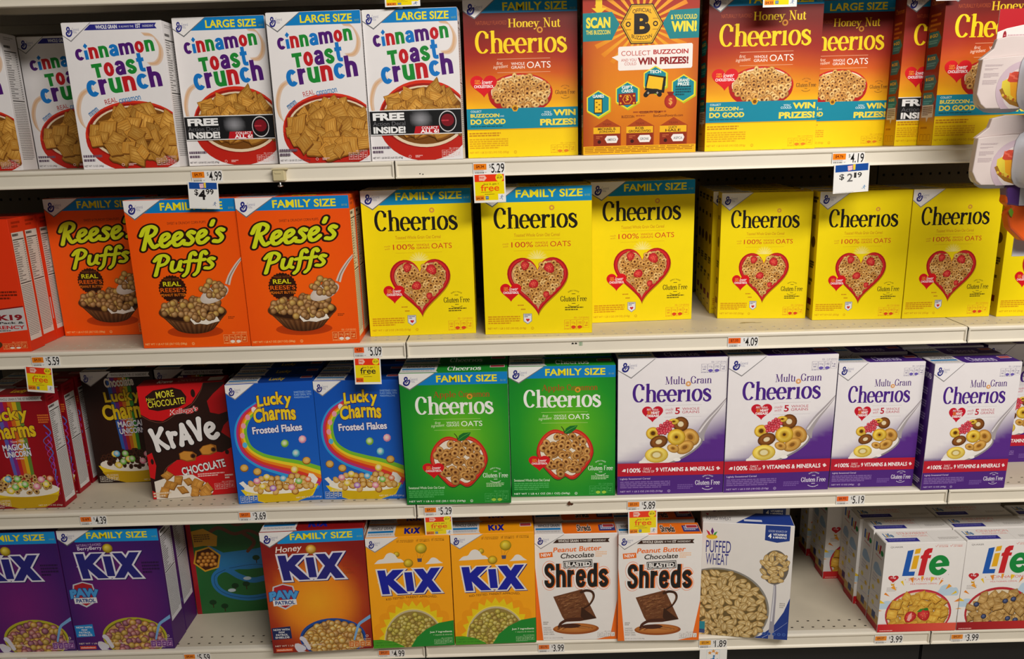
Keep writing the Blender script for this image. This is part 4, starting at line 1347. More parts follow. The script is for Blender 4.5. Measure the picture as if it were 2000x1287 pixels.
def f_lucky(A, choc):
    bg = '33180F' if choc else 'A8101E'
    A.grid(0, 0, 100, 100, 6, 8, lambda u, v: mix(bg, '1A0A06' if choc else '820A16', math.hypot((u - 50) / 75, (v - 50) / 80)))
    corner(A, 6.6, (12, 12), 42, white='DAD6D4')
    A.poly([(40, 1.2), (96, 1.2), (94, 3.2), (96, 5.2), (36, 5.2)], 'DAD6D4')
    A.text('WHOLE GRAIN IS THE 1ST INGREDIENT', 42, 2.1, 92, 4.3, '3A3238', .01)
    # rainbow behind the name
    for k, c in enumerate(['2C6AC8', '7A2A90', 'C8282A', 'E07A1C', 'E8C81E', '3A9A38']):
        A.poly([(34 + k * 5.6, 5.6), (39.6 + k * 5.6, 5.6), (46 + k * 4.4, 70), (41.6 + k * 4.4, 70)], mix(c, bg, .25))
    if choc:
        A.text('Chocolate', 31, 5.2, 72, 13.4, 'E8DCCC', .035, 4, 0, (.03, '1A1A5A'))
    PUR = '2A1208' if choc else '5A0A2A'
    if choc:
        L = ((28, 16, 78, 29), (22, 28, 90, 42), (41, 43.5, 78, 49), (42, 50, 78, 55), (46, 41.4, 64, 43))
    else:
        L = ((20, 10.4, 74, 24.6), (16, 24.4, 80, 37.4), (34, 42, 69, 47.6), (35, 48.4, 69, 53.6), (46, 38.6, 64, 40.8))
    A.letters('Lucky', *L[0], ['E8C41E'], .035, 4, .03, sc=[1, 1.12, 1.12, 1.12, 1.05], out=(.035, PUR))
    A.letters('Charms', *L[1], ['E8C41E'], .035, 4, .03, sc=[1, 1, 1.1, 1.1, 1.1, 1.1], out=(.035, PUR))
    A.text('Now With', *L[4], 'F0DCDC', .0, 4)
    A.text('MAGICAL', *L[2], 'F2EEF0', .028, 4, 0, (.035, '2A3A8A'))
    A.text('UNICORN', *L[3], 'F2EEF0', .028, 4, 0, (.035, '2A3A8A'))
    A.lines(48, L[3][3] + 1, 66, L[3][3] + 2.6, 1, 'E8C8D0', 3)
    if not choc:
        A.lines(86, 17, 100, 25, 4, 'D8702A', 4)
        # swirls of blue and violet
        for k in range(9):
            a = k * .5
            A.stroke([(92 + k * .8, 26 + k * 6.5), (99 - k * .5, 33 + k * 6), (88 + k, 40 + k * 5.6), (97, 48 + k * 5)], 1.6, ('3A7AD0', '7A3AB8', 'C04A9A')[k % 3], .4, 0, 6)
    # bowl
    A.poly([(4, 84), (98, 82), (92, 93), (76, 99), (40, 100), (14, 95)], 'E6C31C')
    A.poly([(8, 90), (96, 88), (88, 95), (74, 99.5), (40, 100), (16, 96)], 'C79E10')
    A.ell(52, 83, 45, 6.6, 'EFE6D8', n=40)
    pals = [('3A1C06', '7A4A20', 'D8B070', 'B8904C', '7C5624')] if not choc else [('1A0A04', '2A140A', '4A2614', '3A1C0E', '200E06')]
    pile(A, in_ell(52, 78, 41, 8), (8, 68, 96, 90), 6.4, lambda u, v, g: oat_ring(A, u, v, g.uniform(3.4, 4.4), g.uniform(0, 3), g.uniform(.6, 1), g.choice(pals), .3), 71)
    rr = random.Random(8)
    for k in range(13):
        u, v = rr.uniform(16, 88), rr.uniform(73, 84)
        c = rr.choice(MARSH)
        A.ell(u, v, 4.8, 3.0, mul(c, .75), n=9); A.ell(u - .3, v - .4, 4.0, 2.5, c, 'F8ECE0', n=9)
    facts(A, 3, 92, 30, 99, 'F0E8D8', None, '110')
    A.text('NET WT 11.5 OZ (326g)', 66, 97, 97, 98.6, 'F0E4D0')


def f_krave(A):
    A.rect(0, 0, 100, 100, 'D0141A')
    BR = '2A130E'
    A.poly([(0, 24), (10, 29), (24, 31), (42, 24), (60, 17), (72, 6), (76, 0), (100, 0), (100, 58), (88, 62), (74, 60), (52, 66), (34, 66), (22, 72), (16, 80), (14, 92), (8, 96), (0, 92)], BR)
    A.poly([(78, 16), (86, 10), (100, 2), (100, 26), (90, 28), (80, 26)], 'B01016')
    A.poly([(100, 34), (94, 38), (90, 44), (100, 50)], 'B01016')
    A.poly([(0, 60), (6, 58), (9, 70), (5, 82), (0, 80)], 'D0141A')
    A.stroke([(0, 25), (10, 30), (24, 32), (42, 25), (60, 18), (72, 7), (76, 0)], .5, '7A4A38', .5, 0, 5)
    A.stroke([(12, 92), (15, 80), (21, 72), (32, 67)], .8, '8A5A40', .3, 0, 5)
    A.ell(63, 8.5, 2.6, 3.6, BR, n=12); A.ell(5, 66, 1.8, 2.6, BR, n=12); A.ell(94, 62, 2.4, 2.2, BR, n=12)
    A.poly([(8, 9), (18, 4), (40, 2.4), (50, 5), (55, 11), (53, 17), (44, 20), (20, 22), (10, 20)], BR)
    A.text('Now', 8.4, 10.0, 19.0, 12.8, 'D6CE3A', .01, 5, .2)
    A.text('MORE', 20.5, 4.9, 41, 10.7, 'E4DA3A', .01, 4)
    A.text('CHOCOLATE!', 9.6, 12.3, 52.4, 17.9, 'E4DA3A', .01, 4)
    A.text("Kellogg's", 31.8, 20.4, 67, 26.4, 'D0141A', .02, 6, .2, (.05, 'F0E4E0'))
    for w, c in ((.27, '120806'), (.20, 'F0ECEA')):
        V, F = brush('KrAVE', w, .04, [0, 0, 0, .06, .0], .25)
        V0, _ = brush('KrAVE', .27, .04, [0, 0, 0, .06, .0], .25)
        A.fit(V, F, 5.5, 30.2, 88.5, 55.2, c, 9, 0, None, bbox(V0))
    for u, v, t in ((47, 63, .1), (72, 58.6, -.25)):
        A.poly([(u + x * math.cos(t) - y * math.sin(t), v + (x * math.sin(t) + y * math.cos(t)) * A.a) for x, y in ((-10, -3), (-4, -6.5), (6, -6), (11, -2), (9, 6), (0, 7.5), (-9, 4.5))], '9A5E1E')
        A.poly([(u + x * math.cos(t) - y * math.sin(t), v + (x * math.sin(t) + y * math.cos(t)) * A.a) for x, y in ((-9, -2.6), (-4, -5.8), (5, -5.2), (8, -2), (6, 4.5), (-1, 6), (-8, 3.6))], 'CF8C34')
        A.ell(u + 6.5, v + .3, 3.4, 3.4 * A.a, '7A4416', n=14); A.ell(u + 6.6, v + .4, 2.3, 2.4 * A.a, '2A130E', n=14)
    A.text('CHOCOLATE', 37.6, 70.4, 90.4, 77.8, 'F0ECEA', .03, 9, 0, (.035, '2A1008'))
    A.lines(56, 79.6, 88, 83.2, 2, 'F0B8B0', 4)
    A.poly([(4, 84), (26, 80), (50, 80), (64, 88), (72, 97), (68, 100), (4, 100)], 'EEE4D6')
    r = random.Random(4)
    for k, (u, v) in enumerate(((20, 79), (32, 84), (44, 86), (54, 89), (22, 88), (64, 94), (36, 93), (50, 96), (14, 94), (62, 98))):
        square(A, u, v, 6.5, r, ('DDA048', 'C08234', '84521A'), '8A5A20', 3)
    A.lines(1, 94, 22, 99, 2, 'E8D0B0', 6)
    facts(A, 74, 88, 98, 95.4, 'F0C0B8', None, '120')
    A.lines(88, 82, 98, 86.5, 2, 'F0DCD0', 7)


def kix_word(A, u0, v0, u1, v1, fill, edge, ow=.07):
    E = [[(.16, 1.0), (.30, .0)], [(.86, 1.0), (.34, .52)], [(.40, .62), (.98, .0)], [(1.24, .88), (1.30, .08)], [(1.66, 1.0), (2.36, .0)], [(2.36, 1.02), (1.62, .0)]]

    def mk(w, ext):
        V, F = [], []
        for n, p in enumerate(E):
            (x0, y0), (x1, y1) = p
            L = math.hypot(x1 - x0, y1 - y0)
            dx, dy = (x1 - x0) / L * ext, (y1 - y0) / L * ext
            # ends cut level, like the printed letters
            sl = abs((y1 - y0) / L)
            hw = w / 2 / max(sl, .45)
            v = [(x0 - dx - hw, y0 - dy, 0), (x0 - dx + hw, y0 - dy, 0), (x1 + dx + hw, y1 + dy, 0), (x1 + dx - hw, y1 + dy, 0)]
            k = len(V)
            V += lay(v, 0, 0, n)
            F += [(k, k + 1, k + 2), (k, k + 2, k + 3)]
        return V, F
    Vo, Fo = mk(.31 + 2 * ow, ow)
    Vi, Fi = mk(.31, 0)
    bb = bbox(Vo)
    if edge:
        A.fit(lay(Vo, .03, -.03), Fo, u0, v0, u1, v1, mix(fill, '000000', .5), 0, 0, None, bb)
        A.fit(Vo, Fo, u0, v0, u1, v1, edge, 0, 0, None, bb)
    A.fit(Vi, Fi, u0, v0, u1, v1, fill, 0, 0, None, bb)


KB = [('F6E8A8', 'D8A850', '8E6420'), ('F0DCA0', 'CC9A48', '84581C'), ('E8C890', 'BE8A48', '7A4E1C')]
KM = [('E0B0A8', 'B06A68', '6A3438'), ('F0D090', 'CC9A48', '84581C'), ('C890A0', '94546A', '542838'), ('E8C878', 'BE9A48', '7A5A1C')]
def f_kix_dogs(A, berry_):
    if berry_:
        A.grid(0, 0, 100, 100, 10, 14, lambda u, v: ramp([(0, '7A1A74'), (.5, '621A70'), (.9, '42186A'), (1.3, '38165E')], math.hypot((u - 52) / 60, (v - 62) / 60)))
    else:
        A.grid(0, 0, 100, 100, 14, 20, lambda u, v: ramp([(0, 'F6A81C'), (.45, 'EE8A18'), (.75, 'B03A16'), (1.0, '8A1A16'), (1.4, '7C1416')], math.hypot((u - 48) / 62, (v - 58) / 50)))
    corner(A, 6.4, (8.6, 11.6), 33, '1190D6', 'FAMILY SIZE', 29, 89.2, '18 OZ' if not berry_ else '14 OZ', vb=9.6)
    if berry_:
        A.text('NATURALLY FLAVORED', 17.5, 11.0, 42.3, 13.0, 'D0B0D8', 0, 2)
        A.text('BerryBerry', 18, 13.2, 42.3, 16.8, 'F0E4F4', .01, 2)
    else:
        A.text('Honey', 13.3, 11.4, 39.6, 17.6, 'F8EAE0', .01, 4, .25)
    kix_word(A, 13, 17.4, 81.8, 40.8, '26247A', 'E6E2EC')
    ball(A, 48, 15.0, 5.2, ('F4E46A', 'CDB22A', '86701A') if berry_ else ('F8E08A', 'E0A838', '9A6A1A'))
    if berry_:
        A.lines(79.5, 26.5, 97, 36.8, 4, '2E0E44', 4, .6)
    else:
        for i, t in enumerate(('LIGHTLY', 'SWEETENED', 'CORN', 'CEREAL')):
            A.text(t, 77.4, 25.8 + i * 2.8, 77.4 + len(t) * 1.85, 27.7 + i * 2.8, '9A3A18')
    # shield with the show's name
    A.poly([(7, 44), (17, 41.8), (27, 44), (29, 52), (25, 60), (17, 63.4), (9, 60), (5, 52)], 'C8CCD4')
    A.poly([(8.2, 44.8), (17, 42.8), (25.8, 44.8), (27.6, 52), (24, 59), (17, 62), (10, 59), (6.4, 52)], 'B01E2A')
    A.text('PAW', 2.6, 47.2, 31.6, 54.6, '4A9ADA', .07, 0, 0, (.05, '1C3A7A'), lambda u, v: (u, v + ((u - 17) / 14) ** 2 * 1.4))
    A.poly([(5.5, 55.4), (28.5, 55), (28.8, 59.6), (5.8, 60.2)], 'E8E8EC')
    A.text('PATROL', 7.6, 56.0, 27, 59.2, '2A4A8A', .04)
    A.poly([(1, 78.6), (19.6, 77.6), (20.2, 88), (1.4, 88.6)], '1C86CE' if berry_ else '1E2A5A')
    for i, t in enumerate(('NOW WITH', 'PAW', 'PATROL', 'SHIELDS')):
        A.text(t, 10.6 - len(t) * 1.0, 79.4 + i * 2.2, 10.6 + len(t) * 1.0, 81.0 + i * 2.2, 'F4F4F4', .02)
    # plain glow where the picture has cartoon animals, then the bowl
    A.ell(61, 89, 33, 16.5, 'B8B02A' if berry_ else '1E4A9A', n=44)
    A.ell(61, 89.6, 31, 15.2, '6E6A18' if berry_ else '143468', n=40)
    A.ell(61, 90, 30, 14.4, 'C89A58', n=40)
    P = KM if berry_ else KB
    pile(A, in_ell(61, 90, 29, 14), (30, 74, 94, 104), 5.0, lambda u, v, g: ball(A, u, v, g.uniform(3.3, 4.0), g.choice(P)), 81)
    A.stroke([(101, 72), (94, 75.4), (88, 79), (84.4, 86), (82, 92)], 3.6, '78AADC', 1.8, 0, 6)
    A.stroke([(30, 97), (24, 94), (26, 99), (34, 101)], 6, 'D8D4E0', 2, 1, 5)
    A.stroke([(36, 97), (32, 90), (30, 88.4)], 4, 'D8D4E0', 5, 1, 5)
    netwt(A, 'NET WT 1 LB 2 OZ (18 OZ) (510g)', 2.6, 93.4, 49, 95.2, 'E8D4C4', False)
    A.rect(3, 96.2, 19.6, 98.9, 'E4571E' if not berry_ else 'D8442A')
    A.text('nickelodeon', 4, 96.8, 18.6, 98.2, 'FBE8DC', .01)
    facts(A, 76, 91, 98.6, 99, 'F4D0A0' if not berry_ else 'D8B0E0', 'D06A18' if not berry_ else '6A2A7C', '120')
    A.oring(95, 89, 1.2, .4, 'F0DCD0', n=12)


def f_kix(A):
    A.rect(0, 0, 100, 100, 'FDA912')
    # scalloped sunburst
    n = 11
    P = []
    for i in range(n * 6 + 1):
        a = PI + PI * i / (n * 6)
        q = 44 + 3.4 * abs(math.sin(n * PI * i / (n * 6)))
        P.append((52 + q * math.cos(a) * 1.15, 100 + q * .98 * math.sin(a)))
    A.poly(P + [(104, 101), (0, 101)], 'F7A00E')
    P = []
    for i in range(27):
        a = PI + PI * i / 26
        q = 44 if i % 2 else 38
        P.append((51 + q * math.cos(a), 95 + q * .86 * math.sin(a)))
    A.poly(P + [(96, 101), (6, 101)], 'EFD012')
    A.ell(50.5, 96, 37.6, 31.6, 'F6E04A', n=44)
    A.ell(50.5, 96, 36.6, 30.6, 'C8B890', n=44)
    A.ell(50.5, 96.4, 35.4, 29.4, '9A8440', n=44)
    pal = [('E6DC78', 'BCA840', '6E6420'), ('DCCB78', 'B09440', '6A5420'), ('EADF90', 'C2AE54', '7A6A24')]
    pile(A, in_ell(50.5, 97, 34, 28), (14, 66, 88, 106), 5.4, lambda u, v, g: ball(A, u, v, g.uniform(3.2, 3.8), g.choice(pal)), 91)
    corner(A, 6.7, (10.5, 11.9), 38.7)
    for u0, v0, u1, t1, t2 in ((37.2, 2.6, 57.2, 'WHOLE GRAIN', 'IS THE 1ST INGREDIENT'), (60.6, 2.4, 76.3, 'GOOD SOURCE OF', 'VITAMIN D'), (78.7, 2.2, 93.5, 'GOOD SOURCE OF', 'CALCIUM')):
        A.stroke([(u0, v0 + .3), (u0 + 2, v0 + .3), (u0 + 2, v0 + 2.2), (u0, v0 + 2.2), (u0, v0 + .3)], .3, '7A4A08')
        A.stroke([(u0 + .4, v0 + 1), (u0 + 1, v0 + 1.8), (u0 + 2.4, v0 - .3)], .4, '7A4A08')
        A.text(t1, u0 + 3.6, v0, u1, v0 + 1.0, '6A3E08', .01)
        A.text(t2, u0 + 3.6, v0 + 1.3, u1, v0 + 2.4, '6A3E08', .01)
    ball(A, 36.1, 15, 3.6, ('F0DC4A', 'D0A81C', '94700E'))
    for pts in ([(8.6, 22.8), (14, 19.4), (20, 18.4), (24, 14.6), (29, 13.4), (34, 15.2), (37, 18.6), (41, 19.4), (44.8, 22.2)], [(69.7, 24.8), (73.6, 22.4), (77, 19.6), (80.6, 19.2), (84, 20.4), (86.5, 22.2), (91, 24.4)]):
        A.poly(catmull(pts, 5), 'ECE6DE')
    for u in (61.2, 64.4, 67.4):
        A.stroke([(65.8 + (u - 64.4) * 1.8, 13), (63.3 + (u - 64.4) * .6, 19.6)], .3, 'A86A10')
    ball(A, 65.6, 10.6, 7.0, ('F2E25A', 'D4B41E', '98800E'))
    A.poly([(60.2, 19.4), (66, 19.4), (65.4, 22.6), (60.8, 22.6)], '4A4A68')
    kix_word(A, 9.4, 27.2, 90.6, 51.6, '1620A0', 'EDE6DC', .06)
    ball(A, 49.4, 23.2, 5.8, ('F2E04A', 'D4AE1E', '94700E'))
    A.text('KID-TESTED. PARENT-APPROVED.', 19.5, 53.8, 81.6, 55.8, '7A4408', .01, 1.2, 0, None, lambda u, v: (u, v - 1.0 + ((u - 50) / 31) ** 2 * .9))
    A.poly([(45, 101), (54, 91), (66, 84), (82, 78.6), (101, 76.6), (101, 101)], '1E8A30')
    A.poly([(-1, 92), (10, 92), (24, 94), (36, 98.4), (40, 101), (-1, 101)], '4AA024')
    A.text('Just 7 ingredients', 70, 86.0, 97.4, 88.2, 'EAF2D8', .02)
    A.text('+ vitamins & minerals', 74, 89.0, 97.4, 90.4, 'C8E0B0')
    facts(A, 74.8, 92.6, 97.6, 98.6, 'B8DCA8', None, '110')
    A.text('CRISPY CORN PUFFS', 2.4, 94.2, 32, 95.6, '1E6A1C')
    A.text('NET WT 12 OZ (340g)', 2.2, 96.8, 30.6, 98.2, '1E6A1C', .01)


def f_map(A):
    A.grid(0, 0, 100, 100, 6, 10, lambda u, v: mix('1E5A2A', '2A6A34', v / 100))
    A.rect(0, 0, 5, 100, 'A01A22')
    A.rect(5, 0, 100, 3, 'A01A22')
    A.poly([(20, 38), (36, 46), (70, 44), (101, 40), (101, 60), (60, 62), (26, 60), (24, 50)], '2C7AB0')
    W = '2C78B4'
    A.stroke([(40, 60), (70, 58), (92, 64), (96, 74), (88, 84), (60, 88), (36, 84), (24, 76), (24, 66), (36, 61), (50, 68), (64, 72), (80, 70)], 6.5, W, 6.5, 1, 7)
    A.stroke([(40, 60), (70, 58), (92, 64), (96, 74), (88, 84), (60, 88), (36, 84), (24, 76), (24, 66), (36, 61)], .5, '14405E', .5, 0, 7)
    for p in ([(12, 12), (24, 16), (40, 14), (52, 22), (70, 20), (101, 26)], [(20, 30), (34, 24), (50, 30), (66, 28), (84, 36)], [(30, 4), (46, 8), (60, 6), (74, 14)], [(60, 30), (70, 38), (62, 46)]):
        A.stroke(p, 4.4, '6A3A20', 3.4, 1, 6)
    for u, v in ((60, 10), (30, 94), (18, 90), (70, 52), (88, 10), (44, 76), (56, 75)):
        A.ell(u, v, 4, 2.4, '123A1C', n=10); A.rect(u - .5, v + 1.6, u + .5, v + 5, '3A2414')
    for u, v in ((58, 70), (40, 80)):
        A.ell(u, v, 4.4, 1.6, 'C8D8E0', n=10)
    A.poly([(5, 26), (18, 24), (32, 31), (30, 40), (16, 39), (6, 40)], 'C8901E')
    A.lines(7, 29, 24, 36, 4, '6A4A10', 4)
    hexagon(A, 18, 51, 15.5, 'D09A24', .25); hexagon(A, 18, 51, 13.4, '4A2008', .25)
    pile(A, in_ell(18, 51, 10.4, 10.4 * A.a), (4, 40, 32, 62), 5.0, lambda u, v, g: ball(A, u, v, 2.5, ('F0B860', 'CE8228', '84480E')), 14, .08)
    for u, v, c in ((90, 40, '3A2A2A'), (94, 52, 'C07A9A'), (88, 54, 'B05A2A'), (30, 12, 'D8702A')):
        A.ell(u, v, 5, 3.4, c, n=12)
    A.ell(20, 7, 12, 5, '14141C', n=14)


def f_shreds(A):
    A.rect(0, 0, 100, 100, 'EFEAE6')
    OR = 'F2711A'
    A.poly([(0, 30), (8.5, 101), (0, 101)], OR)
    A.poly([(101, 57), (101, 101), (68, 101), (91.6, 97)], OR)
    corner(A, 7.4, (7.3, 12.2), 35.2, white='F2EEEC')
    A.poly([(22, 7.9), (27, 4.5), (90.6, 4.1), (88.6, 6.0), (90.4, 7.9)], '3A2218')
    A.text('WHOLE GRAIN', 28.5, 5.0, 53, 7.2, 'F0E8E0', .02)
    A.text('IS THE', 55, 5.3, 62.6, 6.8, 'F0E8E0')
    A.text('1ST', 64, 4.8, 69, 7.1, 'F0E8E0', .02)
    A.text('INGREDIENT', 70.6, 5.2, 86, 6.9, 'F0E8E0')
    A.text('Peanut Butter', 22, 11.3, 80.6, 15.9, OR, .02, 2, .15)
    A.text('Chocolate', 31.2, 17.2, 71.5, 21.9, '2E2420', .02, 2, .15)
    A.poly([(5.2, 16.6), (21.2, 15.8), (21.8, 20.6), (5.8, 21.6)], OR)
    A.text('NEW', 7.4, 17.1, 19.6, 20.1, 'FBF0E8', .03, 3)
    A.lines(73.3, 16.2, 87, 21.8, 3, 'F4C8A4', 3)
    for ow, c, du in ((.30, OR, 0), (.25, 'F2EEEA', 0), (.08, OR, .7)):
        A.letters('Shreds', 11 + du, 26.6, 89 + du, 49.6, [c], .25, 0, .10, font=1, out=(ow, c))
    A.letters('Shreds', 11, 26.6, 89, 49.6, ['1C1A1A'], .25, 0, .10, font=1)
    A.poly([(34, 24.6), (69.4, 23.4), (69.8, 30.4), (34.8, 31.6)], '1C1A1A')
    A.poly([(34.8, 25.3), (68.6, 24.1), (69, 29.8), (35.4, 31)], 'F2EEEA')
    A.poly([(35.4, 25.8), (68.0, 24.7), (68.4, 29.3), (36, 30.4)], '1C1A1A')
    A.text('BLASTED', 37, 25.7, 67, 29.6, 'F2EEEA', .04, 1)
    # puddle and square
    A.ell(49, 89.4, 28.5, 5.4, '9A4E1C', n=40); A.ell(48, 88.6, 26.5, 4.4, 'B4682A', 'CC8440', n=40)
    for k in range(4):
        A.stroke([(26 + k * 3, 89.6), (38 + k * 2, 86.4 + k * .5), (56, 87 + k * .8), (70 - k * 2, 89)], 1.5, ('6A3418', 'D0904C', '8A4A20', 'C47A36')[k], .6, 0, 6)
    A.ell(42, 86.4, 13, 2.2, '4A2414', n=30)
    Q = [(21.5, 58), (57, 51.3), (60, 56), (74.6, 79.5), (54, 82), (36.5, 82.4), (32, 77)]
    A.poly(Q, '6E4024')
    r = random.Random(6)
    for k in range(170):
        t, s_ = r.uniform(.04, .9), r.uniform(.05, .97)
        u, v = 22 + 35.5 * t + s_ * 15, 58 - 6 * t + s_ * 22
        w2 = 2.2 if .12 < t < .8 else 1.0
        A.stroke([(u - w2, v + .5), (u, v + r.uniform(-.4, .4)), (u + w2, v - .4)], r.uniform(.7, 1.5), mix(r.choice(['8E5836', '7A4526', 'B07C50', '5E331A', '9A6440', 'A06A3E']), '4A2814', s_ * .55), .4)
    A.poly([(56, 68), (62, 72), (74.2, 79.3), (58, 81), (55, 77)], '3A1E10')
    A.stroke([(58, 70), (66, 66), (71, 59), (69, 54), (62, 52.6), (56, 54)], 2.0, '3E2010', 3.8, 1, 6)
    A.stroke([(56, 80), (40, 80.4), (31, 83.4), (28, 87)], 4.6, '4A2414', 3.0, 1, 6)
    A.stroke([(66, 65), (70.6, 59), (68.6, 55)], .6, '9A6A44', .4, 0, 5)
    A.lines(8.6, 82, 15, 85.4, 2, 'A09890', 2)
    for i, t in enumerate(('SHREDDED', 'SWEETENED', 'WHOLE GRAIN', 'WHEAT CEREAL')):
        A.text(t, 8.6, 87.2 + i * 2.1, 8.6 + len(t) * 1.15, 88.6 + i * 2.1, '6A6260')
    A.text('NET WT 1 LB 1.5 OZ (17.5 OZ) (496g)', 9, 97.4, 33, 98.7, '6A6260')
    facts(A, 75.8, 91.8, 97.6, 98.2, '8A827C', 'F6F2EE', '230')


def f_wheat(A):
    A.rect(0, 0, 100, 100, 'E6E1DC')
    # fruit mark
    A.ell(10.4, 12.2, 6.2, 2.2, 'E6B41E', n=20); A.poly([(4.4, 11.6), (16.4, 11.2), (14, 13.9), (7, 14)], 'EFC22A')
    A.poly([(3.9, 6.4), (7.4, 8), (9.4, 11.2), (6.4, 10.4)], 'C4284A'); A.poly([(10.6, 4.1), (12.6, 7.4), (11, 11), (9, 7.6)], '6A2A7A'); A.poly([(16.5, 7.4), (14.6, 10.4), (12, 11), (13.2, 8.6)], '3A9A3A')
    A.text('PUFFED', 4.3, 15.4, 32, 26, '3A3A86', .005)
    A.text('WHEAT', 4.6, 26.6, 29.8, 36.6, '3A3A86', .005)
    A.poly([(68.7, 0), (95.6, 0), (95.5, 12.6), (82, 14.6), (68.6, 12.8)], '1E3A86')
    A.text('GOOD SOURCE OF', 72, 4.0, 92, 5.6, 'C8D0E8')
    A.text('4', 72, 7.0, 75.6, 11, 'FFFFFF', .03)
    A.text('VITAMINS', 77.2, 6.8, 92, 8.6, 'FFFFFF', .02); A.text('& MINERALS', 77.2, 9.2, 92, 10.9, 'FFFFFF', .02)
    A.poly([(58, 101), (70, 97.6), (84, 88), (94, 75), (101, 60), (101, 101)], '1E3A8A')
    A.stroke([(72, 99.4), (86, 92.4), (99, 84)], .5, 'B8C4E4', .2, 0, 5)
    A.ell(20, 76, 58, 37, '8A867E', n=60)
    A.ell(19.4, 76.4, 56.4, 36, '6E5A34', n=60)
    pile(A, in_ell(19.4, 76.6, 55, 35), (-6, 40, 78, 104), 7.2, lambda u, v, g: grain(A, u, v, g.uniform(5.2, 6.4), g), 101, .3)
    A.stroke([(82.5, 50), (82.8, 62), (82, 84), (81.6, 101)], 2.8, '9A96A0', 6.2, 0, 5)
    A.stroke([(82.0, 52), (82.2, 64), (81, 84)], .8, 'D8D6DC', 2.0, 0, 5)
    A.ell(81.6, 36, 15, 15, '6A6258', n=40)
    pile(A, in_ell(81.6, 35.8, 13.6, 13.4), (66, 21, 97, 51), 6.4, lambda u, v, g: grain(A, u, v, g.uniform(4.6, 5.6), g), 102, .3)
    A.lines(89, 67, 95, 72, 3, 'A8A29C', 2)
    for i in range(5):
        A.ell(73.6 + i * 5.6, 95.4, 2.0, c='4A6AB4', n=14); A.ell(73.6 + i * 5.6, 95.4, 1.4, c='2A4A96', n=12)
    A.rect(0, 88, 6.4, 95, '2A8A9A'); A.rect(0, 95, 6.4, 98.6, '3A4A7A')
    A.text('NET WT 6 OZ (170g)', 4, 99, 20, 99.8, '3A3A4A')


